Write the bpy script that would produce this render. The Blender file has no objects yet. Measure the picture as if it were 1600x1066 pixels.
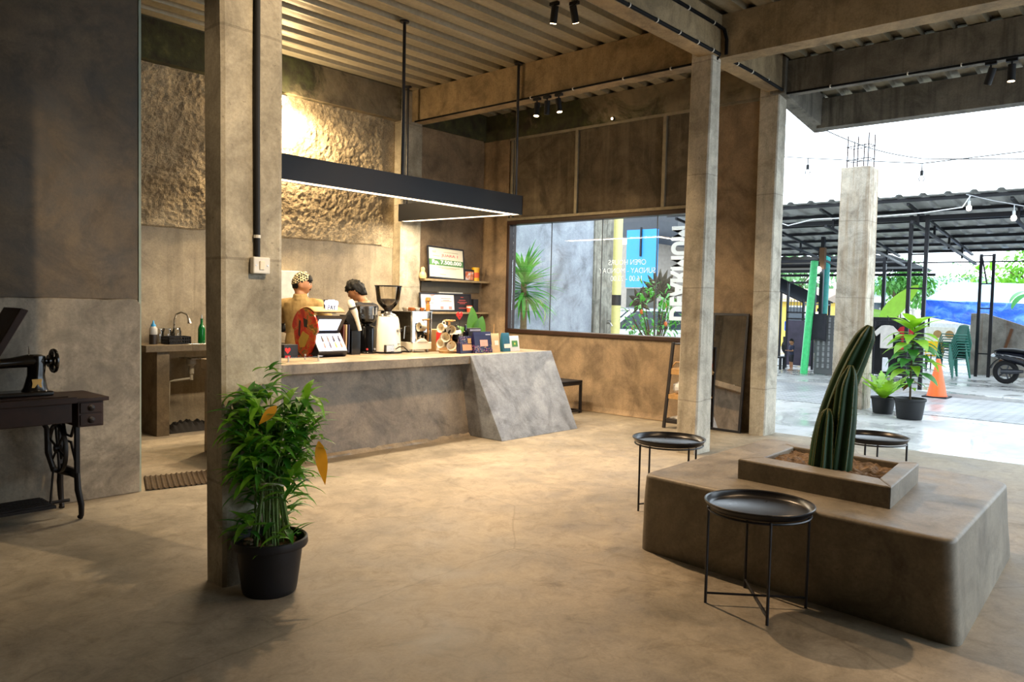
import bpy, bmesh, math, random
from mathutils import Vector, Matrix, Euler, noise
PI = math.pi
V = Vector
SC = bpy.context.scene
COL = SC.collection
random.seed(7)

# ------------------------------------------------------------------ colour and materials
def lin(c):
    return c / 12.92 if c <= 0.04045 else ((c + 0.055) / 1.055) ** 2.4
def rgb(h):
    h = h.lstrip('#')
    return tuple(lin(int(h[i:i + 2], 16) / 255) for i in (0, 2, 4)) + (1.0,)

class N:
    """a small node-tree writer"""
    def __init__(s, name):
        s.m = bpy.data.materials.new(name); s.m.use_nodes = True
        s.t = s.m.node_tree; s.b = s.t.nodes['Principled BSDF']; s.out = s.t.nodes['Material Output']
        s.tc = None
    def n(s, typ, **kw):
        x = s.t.nodes.new(typ)
        for k, v in kw.items():
            setattr(x, k, v)
        return x
    def link(s, a, b): s.t.links.new(a, b)
    def co(s, scale=(1, 1, 1), rot=(0, 0, 0), loc=(0, 0, 0)):
        if not s.tc: s.tc = s.n('ShaderNodeTexCoord')
        mp = s.n('ShaderNodeMapping'); mp.inputs['Scale'].default_value = scale
        mp.inputs['Rotation'].default_value = rot; mp.inputs['Location'].default_value = loc
        s.link(s.tc.outputs['Object'], mp.inputs['Vector']); return mp.outputs['Vector']
    def noise(s, scale, detail=4, rough=.55, dist=0, stretch=(1, 1, 1), loc=(0, 0, 0)):
        x = s.n('ShaderNodeTexNoise'); x.inputs['Scale'].default_value = scale
        x.inputs['Detail'].default_value = detail; x.inputs['Roughness'].default_value = rough
        x.inputs['Distortion'].default_value = dist
        s.link(s.co(stretch, loc=loc), x.inputs['Vector']); return x.outputs['Fac']
    def ramp(s, fac, stops):
        r = s.n('ShaderNodeValToRGB'); e = r.color_ramp.elements
        e[0].position, e[0].color = stops[0]; e[1].position, e[1].color = stops[-1]
        for p, c in stops[1:-1]:
            q = e.new(p); q.color = c
        s.link(fac, r.inputs['Fac']); return r.outputs['Color']
    def mix(s, fac, a, b, mode='MIX'):
        x = s.n('ShaderNodeMix', data_type='RGBA', blend_type=mode)
        for sock, v in ((x.inputs['Factor'], fac), (x.inputs[6], a), (x.inputs[7], b)):
            if isinstance(v, (int, float)): sock.default_value = v
            elif isinstance(v, tuple): sock.default_value = v
            else: s.link(v, sock)
        return x.outputs[2]
    def math(s, op, a, b=0.0):
        x = s.n('ShaderNodeMath', operation=op)
        for i, v in enumerate((a, b)):
            if isinstance(v, (int, float)): x.inputs[i].default_value = v
            else: s.link(v, x.inputs[i])
        return x.outputs[0]
    def sep(s):
        x = s.n('ShaderNodeSeparateXYZ'); s.link(s.co(), x.inputs[0]); return x.outputs
    def set(s, k, v):
        if isinstance(v, (int, float, tuple)): s.b.inputs[k].default_value = v
        else: s.link(v, s.b.inputs[k])
    def bump(s, h, strength=.3, dist=.02, normal=None):
        x = s.n('ShaderNodeBump'); x.inputs['Strength'].default_value = strength; x.inputs['Distance'].default_value = dist
        s.link(h, x.inputs['Height'])
        if normal: s.link(normal, x.inputs['Normal'])
        s.link(x.outputs[0], s.b.inputs['Normal']); return x.outputs[0]

MATS = {}
def plain(name, col, rough=.5, metal=0.0, spec=.5, var=.12, vscale=12, trans=0.0, bump=0.0, coat=0.0):
    """one colour with a little uneven wear"""
    if name in MATS: return MATS[name]
    k = N(name); c = rgb(col)
    f = k.noise(vscale, 4, .6)
    d = tuple(x * (1 - var) for x in c[:3]) + (1,); l = tuple(min(1, x * (1 + var)) for x in c[:3]) + (1,)
    k.set('Base Color', k.ramp(f, [(.3, d), (.7, l)])); k.set('Roughness', k.math('ADD', k.math('MULTIPLY', f, .16), rough - .08))
    k.set('Metallic', metal); k.set('Specular IOR Level', spec); k.set('Transmission Weight', trans)
    if coat: k.set('Coat Weight', coat)
    if bump: k.bump(k.noise(vscale * 6, 5), bump, .004)
    MATS[name] = k.m; return k.m
def leafy(name, col, rough=.4, metal=0.0, spec=.5, var=.3, vscale=7):
    """thin leaf: daylight partly shines through"""
    m = plain(name, col, rough, metal, spec, var, vscale); t = m.node_tree
    if not t.nodes.get('thin'):
        b = t.nodes['Principled BSDF']; o = t.nodes['Material Output']; tr = t.nodes.new('ShaderNodeBsdfTranslucent'); mx = t.nodes.new('ShaderNodeMixShader'); mx.name = 'thin'; mx.inputs[0].default_value = .32
        c = rgb(col); tr.inputs[0].default_value = (min(1, c[0] * 1.5), min(1, c[1] * 1.4), c[2], 1)
        t.links.new(b.outputs[0], mx.inputs[1]); t.links.new(tr.outputs[0], mx.inputs[2]); t.links.new(mx.outputs[0], o.inputs[0])
    return m
def glow(name, col, strength):
    if name in MATS: return MATS[name]
    k = N(name); k.set('Base Color', rgb(col)); k.set('Emission Color', rgb(col)); k.set('Emission Strength', strength)
    MATS[name] = k.m; return k.m
def concrete(name, cols, scale=1.0, rough=.75, bump=.25, streak=.0, streakcol='#2a2418', blot=.0, blotcol='#2a251c', seams=False, fine=.12, mott=.75, gloss=.0):
    """trowelled cement: two sizes of cloud, fine grain, optional run stains, blotches and shutter-board seams"""
    if name in MATS: return MATS[name]
    k = N(name)
    a = k.noise(1.1 * scale, 6, .62, .6); b = k.noise(5 * scale, 5, .6, .3, loc=(3, 1, 7)); g = k.noise(55, 4, .7)
    c = k.ramp(a, [(.3, rgb(cols[0])), (.5, rgb(cols[1])), (.7, rgb(cols[2]))])
    c = k.mix(.5, c, k.ramp(b, [(.3, rgb(cols[0])), (.7, rgb(cols[2]))]))
    mo = k.noise(2.3 * scale, 9, .68, .9, loc=(5, 7, 1)); c = k.mix(mott, c, k.ramp(mo, [(.34, (.38, .36, .34, 1)), (.5, (.92, .92, .92, 1)), (.66, (1.25, 1.23, 1.2, 1))]), 'MULTIPLY')
    c = k.mix(fine, c, k.ramp(g, [(.35, (0, 0, 0, 1)), (.65, (1, 1, 1, 1))]), 'OVERLAY')
    pit = k.noise(34, 2, .5, 0, loc=(2, 9, 4)); pf = k.ramp(pit, [(.70, (0, 0, 0, 1)), (.74, (1, 1, 1, 1))]); c = k.mix(k.math('MULTIPLY', pf, .35), c, rgb('#3d352a'))
    if streak:
        st = k.noise(3.2, 4, .6, 0, (2.6, 2.6, .16)); c = k.mix(k.math('MULTIPLY', k.ramp(st, [(.5, (0, 0, 0, 1)), (.68, (1, 1, 1, 1))]), streak), c, rgb(streakcol))
    if blot:
        bl = k.noise(1.7 * scale, 5, .65, 1.2, loc=(9, 4, 2)); c = k.mix(k.math('MULTIPLY', k.ramp(bl, [(.52, (0, 0, 0, 1)), (.64, (1, 1, 1, 1))]), blot), c, rgb(blotcol))
    h = k.math('ADD', k.math('MULTIPLY', b, .6), k.math('MULTIPLY', g, .4))
    if seams:
        z = k.sep()[2]; fr = k.math('FRACT', k.math('MULTIPLY', k.math('ADD', z, k.math('MULTIPLY', a, .06)), 1 / 1.15))
        ln = k.math('LESS_THAN', k.math('ABSOLUTE', k.math('SUBTRACT', fr, .5)), .006)
        c = k.mix(k.math('MULTIPLY', ln, .3), c, rgb('#3a3226')); h = k.math('SUBTRACT', h, k.math('MULTIPLY', ln, .6))
    k.set('Base Color', c)
    k.set('Roughness', k.math('ADD', k.math('MULTIPLY', b, .35), rough - .17) if not gloss else k.ramp(b, [(.35, (rough - gloss,) * 3 + (1,)), (.65, (rough,) * 3 + (1,))]))
    k.bump(h, bump, .02); MATS[name] = k.m; return k.m

# ------------------------------------------------------------------ geometry
def frames(pts):
    pts = [V(p) for p in pts]; n = len(pts); T = []
    for i in range(n):
        d = pts[min(i + 1, n - 1)] - pts[max(i - 1, 0)]
        T.append(d.normalized() if d.length > 1e-9 else V((0, 0, 1)))
    u = T[0].orthogonal().normalized(); U = []
    for t in T:
        u = (u - t * u.dot(t)); u = u.normalized() if u.length > 1e-6 else t.orthogonal().normalized(); U.append(u)
    return pts, T, U

class G:
    """collects shapes, links them as ONE mesh object"""
    def __init__(s): s.bm = bmesh.new(); s.mi = 0; s.sm = False
    def face(s, vs):
        try:
            f = s.bm.faces.new(vs); f.material_index = s.mi; f.smooth = s.sm; return f
        except ValueError: return None
    def mesh(s, verts, faces, mat=None, smooth=None):
        sm, mi = s.sm, s.mi
        if smooth is not None: s.sm = smooth
        if mat is not None: s.mi = mat
        vs = [s.bm.verts.new(v) for v in verts]
        for f in faces: s.face([vs[i] for i in f])
        s.sm, s.mi = sm, mi; return s
    def hexa(s, p, mat=None):
        return s.mesh(p, [(3, 2, 1, 0), (4, 5, 6, 7), (0, 1, 5, 4), (1, 2, 6, 5), (2, 3, 7, 6), (3, 0, 4, 7)], mat)
    def box(s, x0, x1, y0, y1, z0, z1, mat=None):
        return s.hexa([(x0, y0, z0), (x1, y0, z0), (x1, y1, z0), (x0, y1, z0), (x0, y0, z1), (x1, y0, z1), (x1, y1, z1), (x0, y1, z1)], mat)
    def obox(s, c, size, rot=(0, 0, 0), mat=None):
        M = (Euler(rot).to_matrix() if not isinstance(rot, Matrix) else rot.to_3x3()); c = V(c); x, y, z = (q / 2 for q in size)
        return s.hexa([c + M @ V(p) for p in ((-x, -y, -z), (x, -y, -z), (x, y, -z), (-x, y, -z), (-x, -y, z), (x, -y, z), (x, y, z), (-x, y, z))], mat)
    def tube(s, pts, r, n=8, caps=True, mat=None, smooth=True, flat=1.0):
        pts, T, U = frames(pts); rr = r if isinstance(r, (list, tuple)) else [r] * len(pts); vs = []; m = len(pts)
        for p, t, u, q in zip(pts, T, U, rr):
            w = t.cross(u)
            for k in range(n):
                a = 2 * PI * k / n; vs.append(p + u * (math.cos(a) * q) + w * (math.sin(a) * q * flat))
        fs = [(i * n + k, i * n + (k + 1) % n, (i + 1) * n + (k + 1) % n, (i + 1) * n + k) for i in range(m - 1) for k in range(n)]
        s.mesh(vs, fs, mat, smooth)
        if caps:
            b = len(s.bm.verts) - len(vs); s.bm.verts.ensure_lookup_table()
            mi = s.mi; s.mi = mi if mat is None else mat
            s.face([s.bm.verts[b + k] for k in reversed(range(n))]); s.face([s.bm.verts[b + (m - 1) * n + k] for k in range(n)]); s.mi = mi
        return s
    def bar(s, a, b, w, h=None, up=(0, 0, 1), mat=None):
        """a square-section bar from a to b"""
        a, b = V(a), V(b); t = (b - a); L = t.length; t.normalize(); up = V(up)
        if abs(t.dot(up)) > .99: up = V((1, 0, 0))
        x = t.cross(up).normalized(); z = x.cross(t); M = Matrix((x, t, z)).transposed()
        return s.obox((a + b) / 2, (w, L, h or w), M, mat)
    def lathe(s, prof, c=(0, 0, 0), n=28, M=None, mat=None, smooth=True):
        c = V(c); M = M or Matrix.Identity(3); vs = []; m = len(prof)
        for r, z in prof:
            for k in range(n):
                a = 2 * PI * k / n; vs.append(c + M @ V((max(r, 1e-5) * math.cos(a), max(r, 1e-5) * math.sin(a), z)))
        fs = [(i * n + k, i * n + (k + 1) % n, (i + 1) * n + (k + 1) % n, (i + 1) * n + k) for i in range(m - 1) for k in range(n)]
        return s.mesh(vs, fs, mat, smooth)
    def prism(s, poly, h, M=None, mat=None, smooth=False):
        """a flat outline (x, y) pushed along z by h, then placed by M"""
        M = M or Matrix.Identity(4); n = len(poly)
        vs = [M @ V((x, y, 0)) for x, y in poly] + [M @ V((x, y, h)) for x, y in poly]
        return s.mesh(vs, [tuple(reversed(range(n))), tuple(range(n, 2 * n))] + [(i, (i + 1) % n, n + (i + 1) % n, n + i) for i in range(n)], mat, smooth)
    def ball(s, c, r, n=14, mat=None, M=None, fn=None):
        c = V(c); r = r if isinstance(r, (tuple, list)) else (r,) * 3; vs = []; M = M or Matrix.Identity(3); m = max(6, n // 2 + 2)
        for i in range(m + 1):
            ph = -PI / 2 + PI * i / m
            for k in range(n):
                a = 2 * PI * k / n; d = V((math.cos(ph) * math.cos(a), math.cos(ph) * math.sin(a), math.sin(ph)))
                q = fn(d) if fn else 1.0; vs.append(c + M @ V((d.x * r[0] * q, d.y * r[1] * q, d.z * r[2] * q)))
        fs = [(i * n + k, i * n + (k + 1) % n, (i + 1) * n + (k + 1) % n, (i + 1) * n + k) for i in range(m) for k in range(n)]
        return s.mesh(vs, fs, mat, True)
    def rings(s, rs, n=24, mat=None, caps=True):
        """rings: (centre, half-x vector, half-y vector)"""
        vs = []; m = len(rs)
        for c, ax, ay in rs:
            for k in range(n):
                a = 2 * PI * k / n; vs.append(V(c) + V(ax) * math.cos(a) + V(ay) * math.sin(a))
        fs = [(i * n + k, i * n + (k + 1) % n, (i + 1) * n + (k + 1) % n, (i + 1) * n + k) for i in range(m - 1) for k in range(n)]
        if caps: fs += [tuple(reversed(range(n))), tuple(range((m - 1) * n, m * n))]
        return s.mesh(vs, fs, mat, True)
    def grid(s, nx, ny, f, mat=None, smooth=True):
        vs = [f(i / nx, j / ny) for j in range(ny + 1) for i in range(nx + 1)]; w = nx + 1
        return s.mesh(vs, [(j * w + i, j * w + i + 1, (j + 1) * w + i + 1, (j + 1) * w + i) for j in range(ny) for i in range(nx)], mat, smooth)
    def leaf(s, base, d, L, W, droop=.4, up=(0, 0, 1), n=6, fold=.25, wave=0.0, mat=None, shape=1.0, ripple=0):
        """one lance-shaped leaf that leaves `base` along d and bends down"""
        p = V(base); d = V(d).normalized(); up = V(up); vs = []; side = d.cross(up)
        side = side.normalized() if side.length > 1e-4 else V((1, 0, 0)); st = L / n
        for i in range(n + 1):
            t = i / n; w = W * .5 * (math.sin(PI * min(1, t ** .75 * .97 + .03)) ** shape) if 0 < t < 1 else (W * .06 if t == 0 else .0005)
            if ripple: w *= 1 + .22 * (1 if i % 2 else -1) * ripple
            nrm = side.cross(d).normalized(); e = nrm * (w * fold + (wave * W * math.sin(i * 2.1) if wave else 0))
            vs += [p + side * w + e, p, p - side * w + e]
            p = p + d * st; ax = side; d = (Matrix.Rotation(-droop / n, 3, ax) @ d).normalized()
        fs = []
        for i in range(n):
            a = i * 3; fs += [(a, a + 1, a + 4, a + 3), (a + 1, a + 2, a + 5, a + 4)]
        return s.mesh(vs, fs, mat, True)
    def build(s, name, mats, parent=None, bevel=0.0, seg=2, sharp=35, origin=None, remesh=0.0, smooth_it=0, solid=0.0):
        if origin is not None: bmesh.ops.translate(s.bm, vec=-V(origin), verts=s.bm.verts[:])
        bmesh.ops.recalc_face_normals(s.bm, faces=s.bm.faces[:])
        me = bpy.data.meshes.new(name); s.bm.to_mesh(me); s.bm.free()
        for m in (mats if isinstance(mats, (list, tuple)) else [mats]): me.materials.append(m)
        if sharp and any(p.use_smooth for p in me.polygons): me.set_sharp_from_angle(angle=math.radians(sharp))
        o = bpy.data.objects.new(name, me); COL.objects.link(o)
        if origin is not None and not parent: o.location = origin
        if parent: o.parent = parent
        if solid:
            q = o.modifiers.new('solid', 'SOLIDIFY'); q.thickness = solid; q.offset = 0
        if remesh:
            q = o.modifiers.new('skin', 'REMESH'); q.mode = 'VOXEL'; q.voxel_size = remesh; q.use_smooth_shade = True
            if smooth_it:
                q = o.modifiers.new('soft', 'SMOOTH'); q.iterations = smooth_it; q.factor = .5
        if bevel:
            q = o.modifiers.new('bevel', 'BEVEL'); q.width = bevel; q.segments = seg; q.limit_method = 'ANGLE'; q.angle_limit = math.radians(40)
        return o

def thing(name, label, cat, loc=(0, 0, 0), rz=0.0, group=None):
    o = bpy.data.objects.new(name, None); COL.objects.link(o); o.empty_display_size = .05
    o.location = loc; o.rotation_euler = (0, 0, rz); return tag(o, label, cat, group)
def tag(o, label, cat, group=None, kind=None):
    o['label'] = label; o['category'] = cat
    if group: o['group'] = group
    if kind: o['kind'] = kind
    return o
def struct(o, label=None):
    o['kind'] = 'structure'
    if label: o['label'] = label
    return o
def part_label(o, label): o['label'] = label; return o
def dup(root, label, loc=None, rz=None, group=None):
    r = root.copy(); COL.objects.link(r)
    if loc is not None: r.location = loc
    if rz is not None: r.rotation_euler = (0, 0, rz)
    r['label'] = label
    if group: r['group'] = group
    for ch in list(root.children):
        c = ch.copy(); COL.objects.link(c); c.parent = r
        for g in list(ch.children):
            d = g.copy(); COL.objects.link(d); d.parent = c
    return r
def text(name, body, size, mat, parent, loc, xdir, ydir, depth=.002, align='CENTER', sx=1.0, bold=0.0, fit=None):
    """raised lettering: xdir is the reading direction, ydir the top of the letters"""
    cu = bpy.data.curves.new(name, 'FONT'); cu.body = body; cu.size = size; cu.align_x = align; cu.align_y = 'CENTER'; cu.extrude = depth / 2; cu.offset = bold
    t = bpy.data.objects.new(name, cu); me = bpy.data.meshes.new_from_object(t); bpy.data.objects.remove(t)
    if fit:
        xs = [v.co.x for v in me.vertices]; yv = [v.co.y for v in me.vertices]; w, h = max(xs) - min(xs), max(yv) - min(yv)
        for v in me.vertices: v.co.x = (v.co.x - (max(xs) + min(xs)) / 2) * fit[0] / w; v.co.y = (v.co.y - (max(yv) + min(yv)) / 2) * fit[1] / h
    x = V(xdir).normalized() * sx; y = V(ydir).normalized(); z = V(xdir).normalized().cross(y)
    M = Matrix((x, y, z)).transposed().to_4x4(); M.translation = V(loc); me.transform(M)
    me.materials.clear(); me.materials.append(mat); me.name = name
    o = bpy.data.objects.new(name, me); COL.objects.link(o); o.parent = parent; return o
def circle(r, n=20, a0=0.0, a1=2 * PI, c=(0, 0)):
    full = abs(a1 - a0 - 2 * PI) < 1e-6; k = n if full else n - 1
    return [(c[0] + r * math.cos(a0 + (a1 - a0) * i / k), c[1] + r * math.sin(a0 + (a1 - a0) * i / k)) for i in range(n)]
def basis(x, y, z, o):
    M = Matrix((V(x), V(y), V(z))).transposed().to_4x4(); M.translation = V(o); return M
XZ = lambda o: basis((1, 0, 0), (0, 0, 1), (0, -1, 0), o)      # outline in x-z, pushed towards -y
YZ = lambda o: basis((0, 1, 0), (0, 0, 1), (1, 0, 0), o)       # outline in y-z, pushed towards +x
# ------------------------------------------------------------------ camera
cam = bpy.data.cameras.new('camera'); cam.sensor_width = 36; cam.lens = 1222.42 / 1600 * 36; cam.clip_end = 300
co = bpy.data.objects.new('camera', cam); COL.objects.link(co); SC.camera = co
yaw, pit, rol = (math.radians(a) for a in (41.7154, 2.78674, 1.29043))
cf = V((math.cos(yaw) * math.cos(pit), math.sin(yaw) * math.cos(pit), -math.sin(pit))); cr = V((math.sin(yaw), -math.cos(yaw), 0)); cu_ = cr.cross(cf)
cr, cu_ = cr * math.cos(rol) + cu_ * math.sin(rol), -cr * math.sin(rol) + cu_ * math.cos(rol)
co.matrix_world = basis(cr, cu_, -cf, (0, 0, 1.5))

# ------------------------------------------------------------------ materials of the building
M_FLOOR = None
def floor_mat():
    k = N('polished_cement_floor')
    a = k.noise(.55, 6, .6, .8); b = k.noise(2.6, 6, .62, .5, loc=(4, 2, 0)); g = k.noise(60, 3, .7)
    c = k.ramp(a, [(.32, rgb('#827a6b')), (.5, rgb('#a0978a')), (.68, rgb('#b2aa9c'))])
    c = k.mix(.55, c, k.ramp(b, [(.3, rgb('#605847')), (.55, rgb('#8f846f')), (.75, rgb('#aa9e88'))]))
    st = k.noise(1.3, 6, .7, 1.4, loc=(1, 8, 0)); c = k.mix(k.math('MULTIPLY', k.ramp(st, [(.58, (0, 0, 0, 1)), (.7, (1, 1, 1, 1))]), .5), c, rgb('#5e513d'))
    pale = k.noise(1.8, 5, .7, 1.0, loc=(7, 3, 1)); c = k.mix(k.math('MULTIPLY', k.ramp(pale, [(.6, (0, 0, 0, 1)), (.74, (1, 1, 1, 1))]), .18), c, rgb('#c8bda8'))
    d1 = k.noise(7, 9, .72, 1.1, loc=(3, 3, 0)); c = k.mix(.65, c, k.ramp(d1, [(.3, (.55, .53, .5, 1)), (.5, (.96, .96, .96, 1)), (.68, (1.16, 1.15, 1.13, 1))]), 'MULTIPLY')
    sp = k.noise(24, 3, .6, .4, loc=(1, 6, 0)); c = k.mix(k.math('MULTIPLY', k.ramp(sp, [(.68, (0, 0, 0, 1)), (.73, (1, 1, 1, 1))]), .3), c, rgb('#4a4030'))
    cell = k.n('ShaderNodeTexVoronoi', feature='DISTANCE_TO_EDGE'); cell.inputs['Scale'].default_value = .23; wv = k.mix(.10, k.co((1, 1, 0)), k.noise(1.6, 4, .6, .5), 'ADD'); k.link(wv, cell.inputs['Vector']); c = k.mix(k.math('MULTIPLY', k.math('LESS_THAN', cell.outputs['Distance'], .0012), .22), c, rgb('#463c2c'))
    c = k.mix(.07, c, k.ramp(g, [(.35, (0, 0, 0, 1)), (.65, (1, 1, 1, 1))]), 'OVERLAY')
    k.set('Base Color', c); k.set('Roughness', k.ramp(b, [(.3, (.46,) * 3 + (1,)), (.7, (.68,) * 3 + (1,))])); k.set('Specular IOR Level', .25)
    k.bump(k.math('ADD', b, k.math('MULTIPLY', g, .15)), .10, .02); return k.m
def mossy_mat():
    k = N('mossy_concrete')
    a = k.noise(1.4, 6, .6, .5); b = k.noise(6, 5, .6); m = k.noise(1.2, 6, .7, .9, loc=(2, 2, 5))
    c = k.ramp(a, [(.3, rgb('#5d5344')), (.5, rgb('#83775f')), (.7, rgb('#9a8c72'))]); c = k.mix(.4, c, k.ramp(b, [(.3, rgb('#4e4535')), (.7, rgb('#988a70'))]))
    x, y, z = k.sep()
    reach = k.ramp(k.math('ADD', k.math('MULTIPLY', k.math('SUBTRACT', k.math('MAXIMUM', k.math('MULTIPLY', k.math('SUBTRACT', y, 6.0), k.math('GREATER_THAN', x, 7.6)), k.math('MULTIPLY', k.math('SUBTRACT', 6.6, x), k.math('GREATER_THAN', y, 8))), .2), .14), m), [(.48, (0, 0, 0, 1)), (.62, (1, 1, 1, 1))])
    c = k.mix(k.math('MULTIPLY', reach, .85), c, k.ramp(b, [(.35, rgb('#10130a')), (.6, rgb('#2f3a16')), (.75, rgb('#565a2c'))]))
    k.set('Base Color', c); k.set('Roughness', .85); k.bump(b, .35, .03); return k.m
M_FLOOR = floor_mat()
M_MOSS = mossy_mat()
M_COL = concrete('board_marked_concrete', ('#8d8573', '#a9a08c', '#c0b6a2'), 1.2, .8, .25, .25, '#5c523f', .25, '#675e4a', True, mott=.6)
M_COLG = concrete('pale_column_concrete', ('#a39c8c', '#bdb5a4', '#d2cab9'), 1.4, .8, .25, .35, '#6b6252', .2, '#756c5b', True, mott=.55)
M_BEAM = concrete('beam_concrete', ('#7c6a4d', '#9b8664', '#b39d7b'), .9, .8, .2, .3, '#4a3f2d', .15, '#4b4233')
M_BEAMG = concrete('grey_beam_concrete', ('#5a554d', '#716c63', '#847f74'), .9, .8, .2, .7, '#332f2a', .2, '#3a362f')
M_WALL = concrete('brown_trowelled_wall', ('#6b5842', '#8a745a', '#a28b6e'), .8, .8, .2, .2, '#463a2a', .3, '#54462f')
M_PANEL = concrete('dark_wall_panel', ('#3d352a', '#5b5040', '#7c6f5a'), .9, .8, .2, .35, '#8d7f68', .5, '#332b20')
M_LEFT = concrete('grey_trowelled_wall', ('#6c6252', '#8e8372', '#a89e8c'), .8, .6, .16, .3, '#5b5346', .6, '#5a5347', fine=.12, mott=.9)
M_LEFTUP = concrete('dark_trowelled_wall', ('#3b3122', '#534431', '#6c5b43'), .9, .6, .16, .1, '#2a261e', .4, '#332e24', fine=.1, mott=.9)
M_SMOOTH = concrete('smooth_back_wall', ('#877a68', '#a29378', '#b8a98f'), .9, .7, .15, .5, '#6d614d', .15, '#6b604d', mott=.5)
M_ROUGH = concrete('rough_cast_plaster', ('#8a7a60', '#ab9a7c', '#c0af91'), 1.2, .9, .9, 0, '#000000', .25, '#5b4d36', fine=.35)
M_COUNTER = concrete('bar_cement', ('#6b5f50', '#877a67', '#a19380'), 1.1, .55, .12, .1, '#3d382f', .3, '#46413a')
M_WING = concrete('daylight_blue_cement', ('#66696e', '#858a91', '#a5aab2'), 1.0, .5, .12, .25, '#8d9096', .35, '#4d4e50')  # the daylight's blue cast on the end panel is put into this colour
M_TOP = concrete('bar_top_cement', ('#80705a', '#9d8c73', '#b5a58b'), 1.2, .4, .1, 0, '#000000', .2, '#6a5b45')
M_BENCH = concrete('bench_cement', ('#645d50', '#7c7465', '#958c7c'), 1.0, .5, .12, .1, '#574d3e', .25, '#5b5142')
M_BLACK = plain('black_powder_coat', '#15141a', .42, .0, .5, .2)
M_BLACKM = plain('black_paint_matt', '#101014', .6, .0, .4, .2)
M_GALV = plain('galvanised_strip', '#8b8371', .45, .5, .5, .2)
M_WHITE = plain('white_plastic', '#ddd9ce', .4)
M_CABLE = plain('black_cable', '#08080a', .75, 0, .2)
M_LAMPGLOW = glow('warm_lamp_glow', '#ffdca8', 14)
M_STRIP = glow('warm_strip_glow', '#ffe2b8', 5)
M_STEEL = plain('brushed_steel', '#b9b6b0', .28, .95, .5, .08)
M_DECK = None
def deck_mat():
    k = N('galvanised_roof_deck'); a = k.noise(2.2, 5, .6, .2, (.25, 2, 1)); b = k.noise(22, 4, .6)
    k.set('Base Color', k.mix(.3, k.ramp(a, [(.3, rgb('#8f8770')), (.7, rgb('#bdb39c'))]), k.ramp(b, [(.3, rgb('#6b6452')), (.7, rgb('#aea48e'))])))
    k.set('Metallic', .3); k.set('Roughness', k.math('ADD', k.math('MULTIPLY', a, .3), .34)); return k.m
M_DECK = deck_mat()

# ------------------------------------------------------------------ ground and floor
g = G(); g.box(-5, 9.2, -6, 9, -.2, 0); struct(g.build('floor', M_FLOOR))
def yard_mat(pavers):
    k = N('wet_pavers' if pavers else 'wet_yard_cement')
    a = k.noise(.5, 6, .6, .8); b = k.noise(3.5, 5, .6, .3)
    c = k.ramp(a, [(.3, rgb('#96989a')), (.7, rgb('#c4c4c2'))]); c = k.mix(.4, c, k.ramp(b, [(.3, rgb('#8b8d90')), (.7, rgb('#cdccc8'))])); h = b
    if pavers:
        br = k.n('ShaderNodeTexBrick'); k.link(k.co((1, 1, 1), (0, 0, .78)), br.inputs['Vector']); br.inputs['Scale'].default_value = 2.4
        for q, v in (('Color1', rgb('#8d9096')), ('Color2', rgb('#a6a8ab')), ('Mortar', rgb('#45474a'))): br.inputs[q].default_value = v
        br.inputs['Mortar Size'].default_value = .035
        c = k.mix(.75, c, br.outputs['Color']); h = k.math('SUBTRACT', k.math('MULTIPLY', b, .3), k.math('MULTIPLY', br.outputs['Fac'], .7))
    k.set('Base Color', c); wet = k.noise(.8, 5, .6, .9, loc=(5, 1, 0))
    k.set('Roughness', k.ramp(wet, [(.42, ((.28 if pavers else .12),) * 3 + (1,)), (.6, (.55,) * 3 + (1,))])); k.set('Specular IOR Level', .6)
    k.bump(h, .12, .02); return k.m
M_YARD = yard_mat(False); M_PAVE = yard_mat(True)
g = G(); g.box(9.2, 60, -60, 60, -.3, -.006); g.box(-60, 9.2, 9, 60, -.3, -.006); g.box(-60, 9.2, -60, -6, -.3, -.006); g.box(-60, -5, -6, 9, -.3, -.006); struct(g.build('ground', M_YARD))
g = G(); g.box(12.6, 15.7, -10, 9.3, -.05, 0); struct(g.build('path', M_PAVE))
g = G(); g.box(15.7, 15.95, -10, 9.3, -.05, .05); struct(g.build('kerb', M_YARD), 'low cement kerb at the far edge of the pavers')

# ------------------------------------------------------------------ columns and beams
def col(base, top, z0, z1, mat, label):
    g = G(); b = [V((x, y, z0)) for x, y in base]; t = [V((x, y, z1)) for x, y in top]; n = 12; rows = []
    for i in range(n + 1):
        k = i / n; rows.append([b[j].lerp(t[j], k) for j in range(4)])
    vs = []; per = []
    for i, r in enumerate(rows):
        for j in range(4):
            p, q = r[j], r[(j + 1) % 4]
            for m in range(3):
                v = p.lerp(q, (0.06, .5, .94)[m]); o = noise.noise(v * 3.1) * .006
                vs.append(v + V((o, o * .7, 0)))
    w = 12
    g.mesh(vs, [(i * w + k, i * w + (k + 1) % w, (i + 1) * w + (k + 1) % w, (i + 1) * w + k) for i in range(n) for k in range(w)] + [tuple(range(n * w, n * w + w))])
    return struct(g.build('column', mat), label)
def rect(x0, x1, y0, y1): return [(x0, y0), (x1, y0), (x1, y1), (x0, y1)]
col(rect(1.985, 2.325, 3.72, 3.90), rect(1.945, 2.295, 3.72, 3.90), 0, 4.45, M_COL, 'concrete column behind the bamboo plant')
col(rect(7.12, 7.45, 3.83, 4.06), rect(7.27, 7.44, 3.86, 4.10), 0, 4.45, M_COLG, 'concrete column standing clear of the mirror wall')
col(rect(8.83, 9.16, 3.86, 4.06), rect(8.93, 9.14, 3.87, 4.12), 0, 4.37, M_COLG, 'concrete column at the end of the window wall')
col(rect(7.22, 7.60, 8.58, 8.8), rect(7.22, 7.60, 8.58, 8.8), 0, 4.45, M_COL, 'concrete column beside the award shelves')
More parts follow.
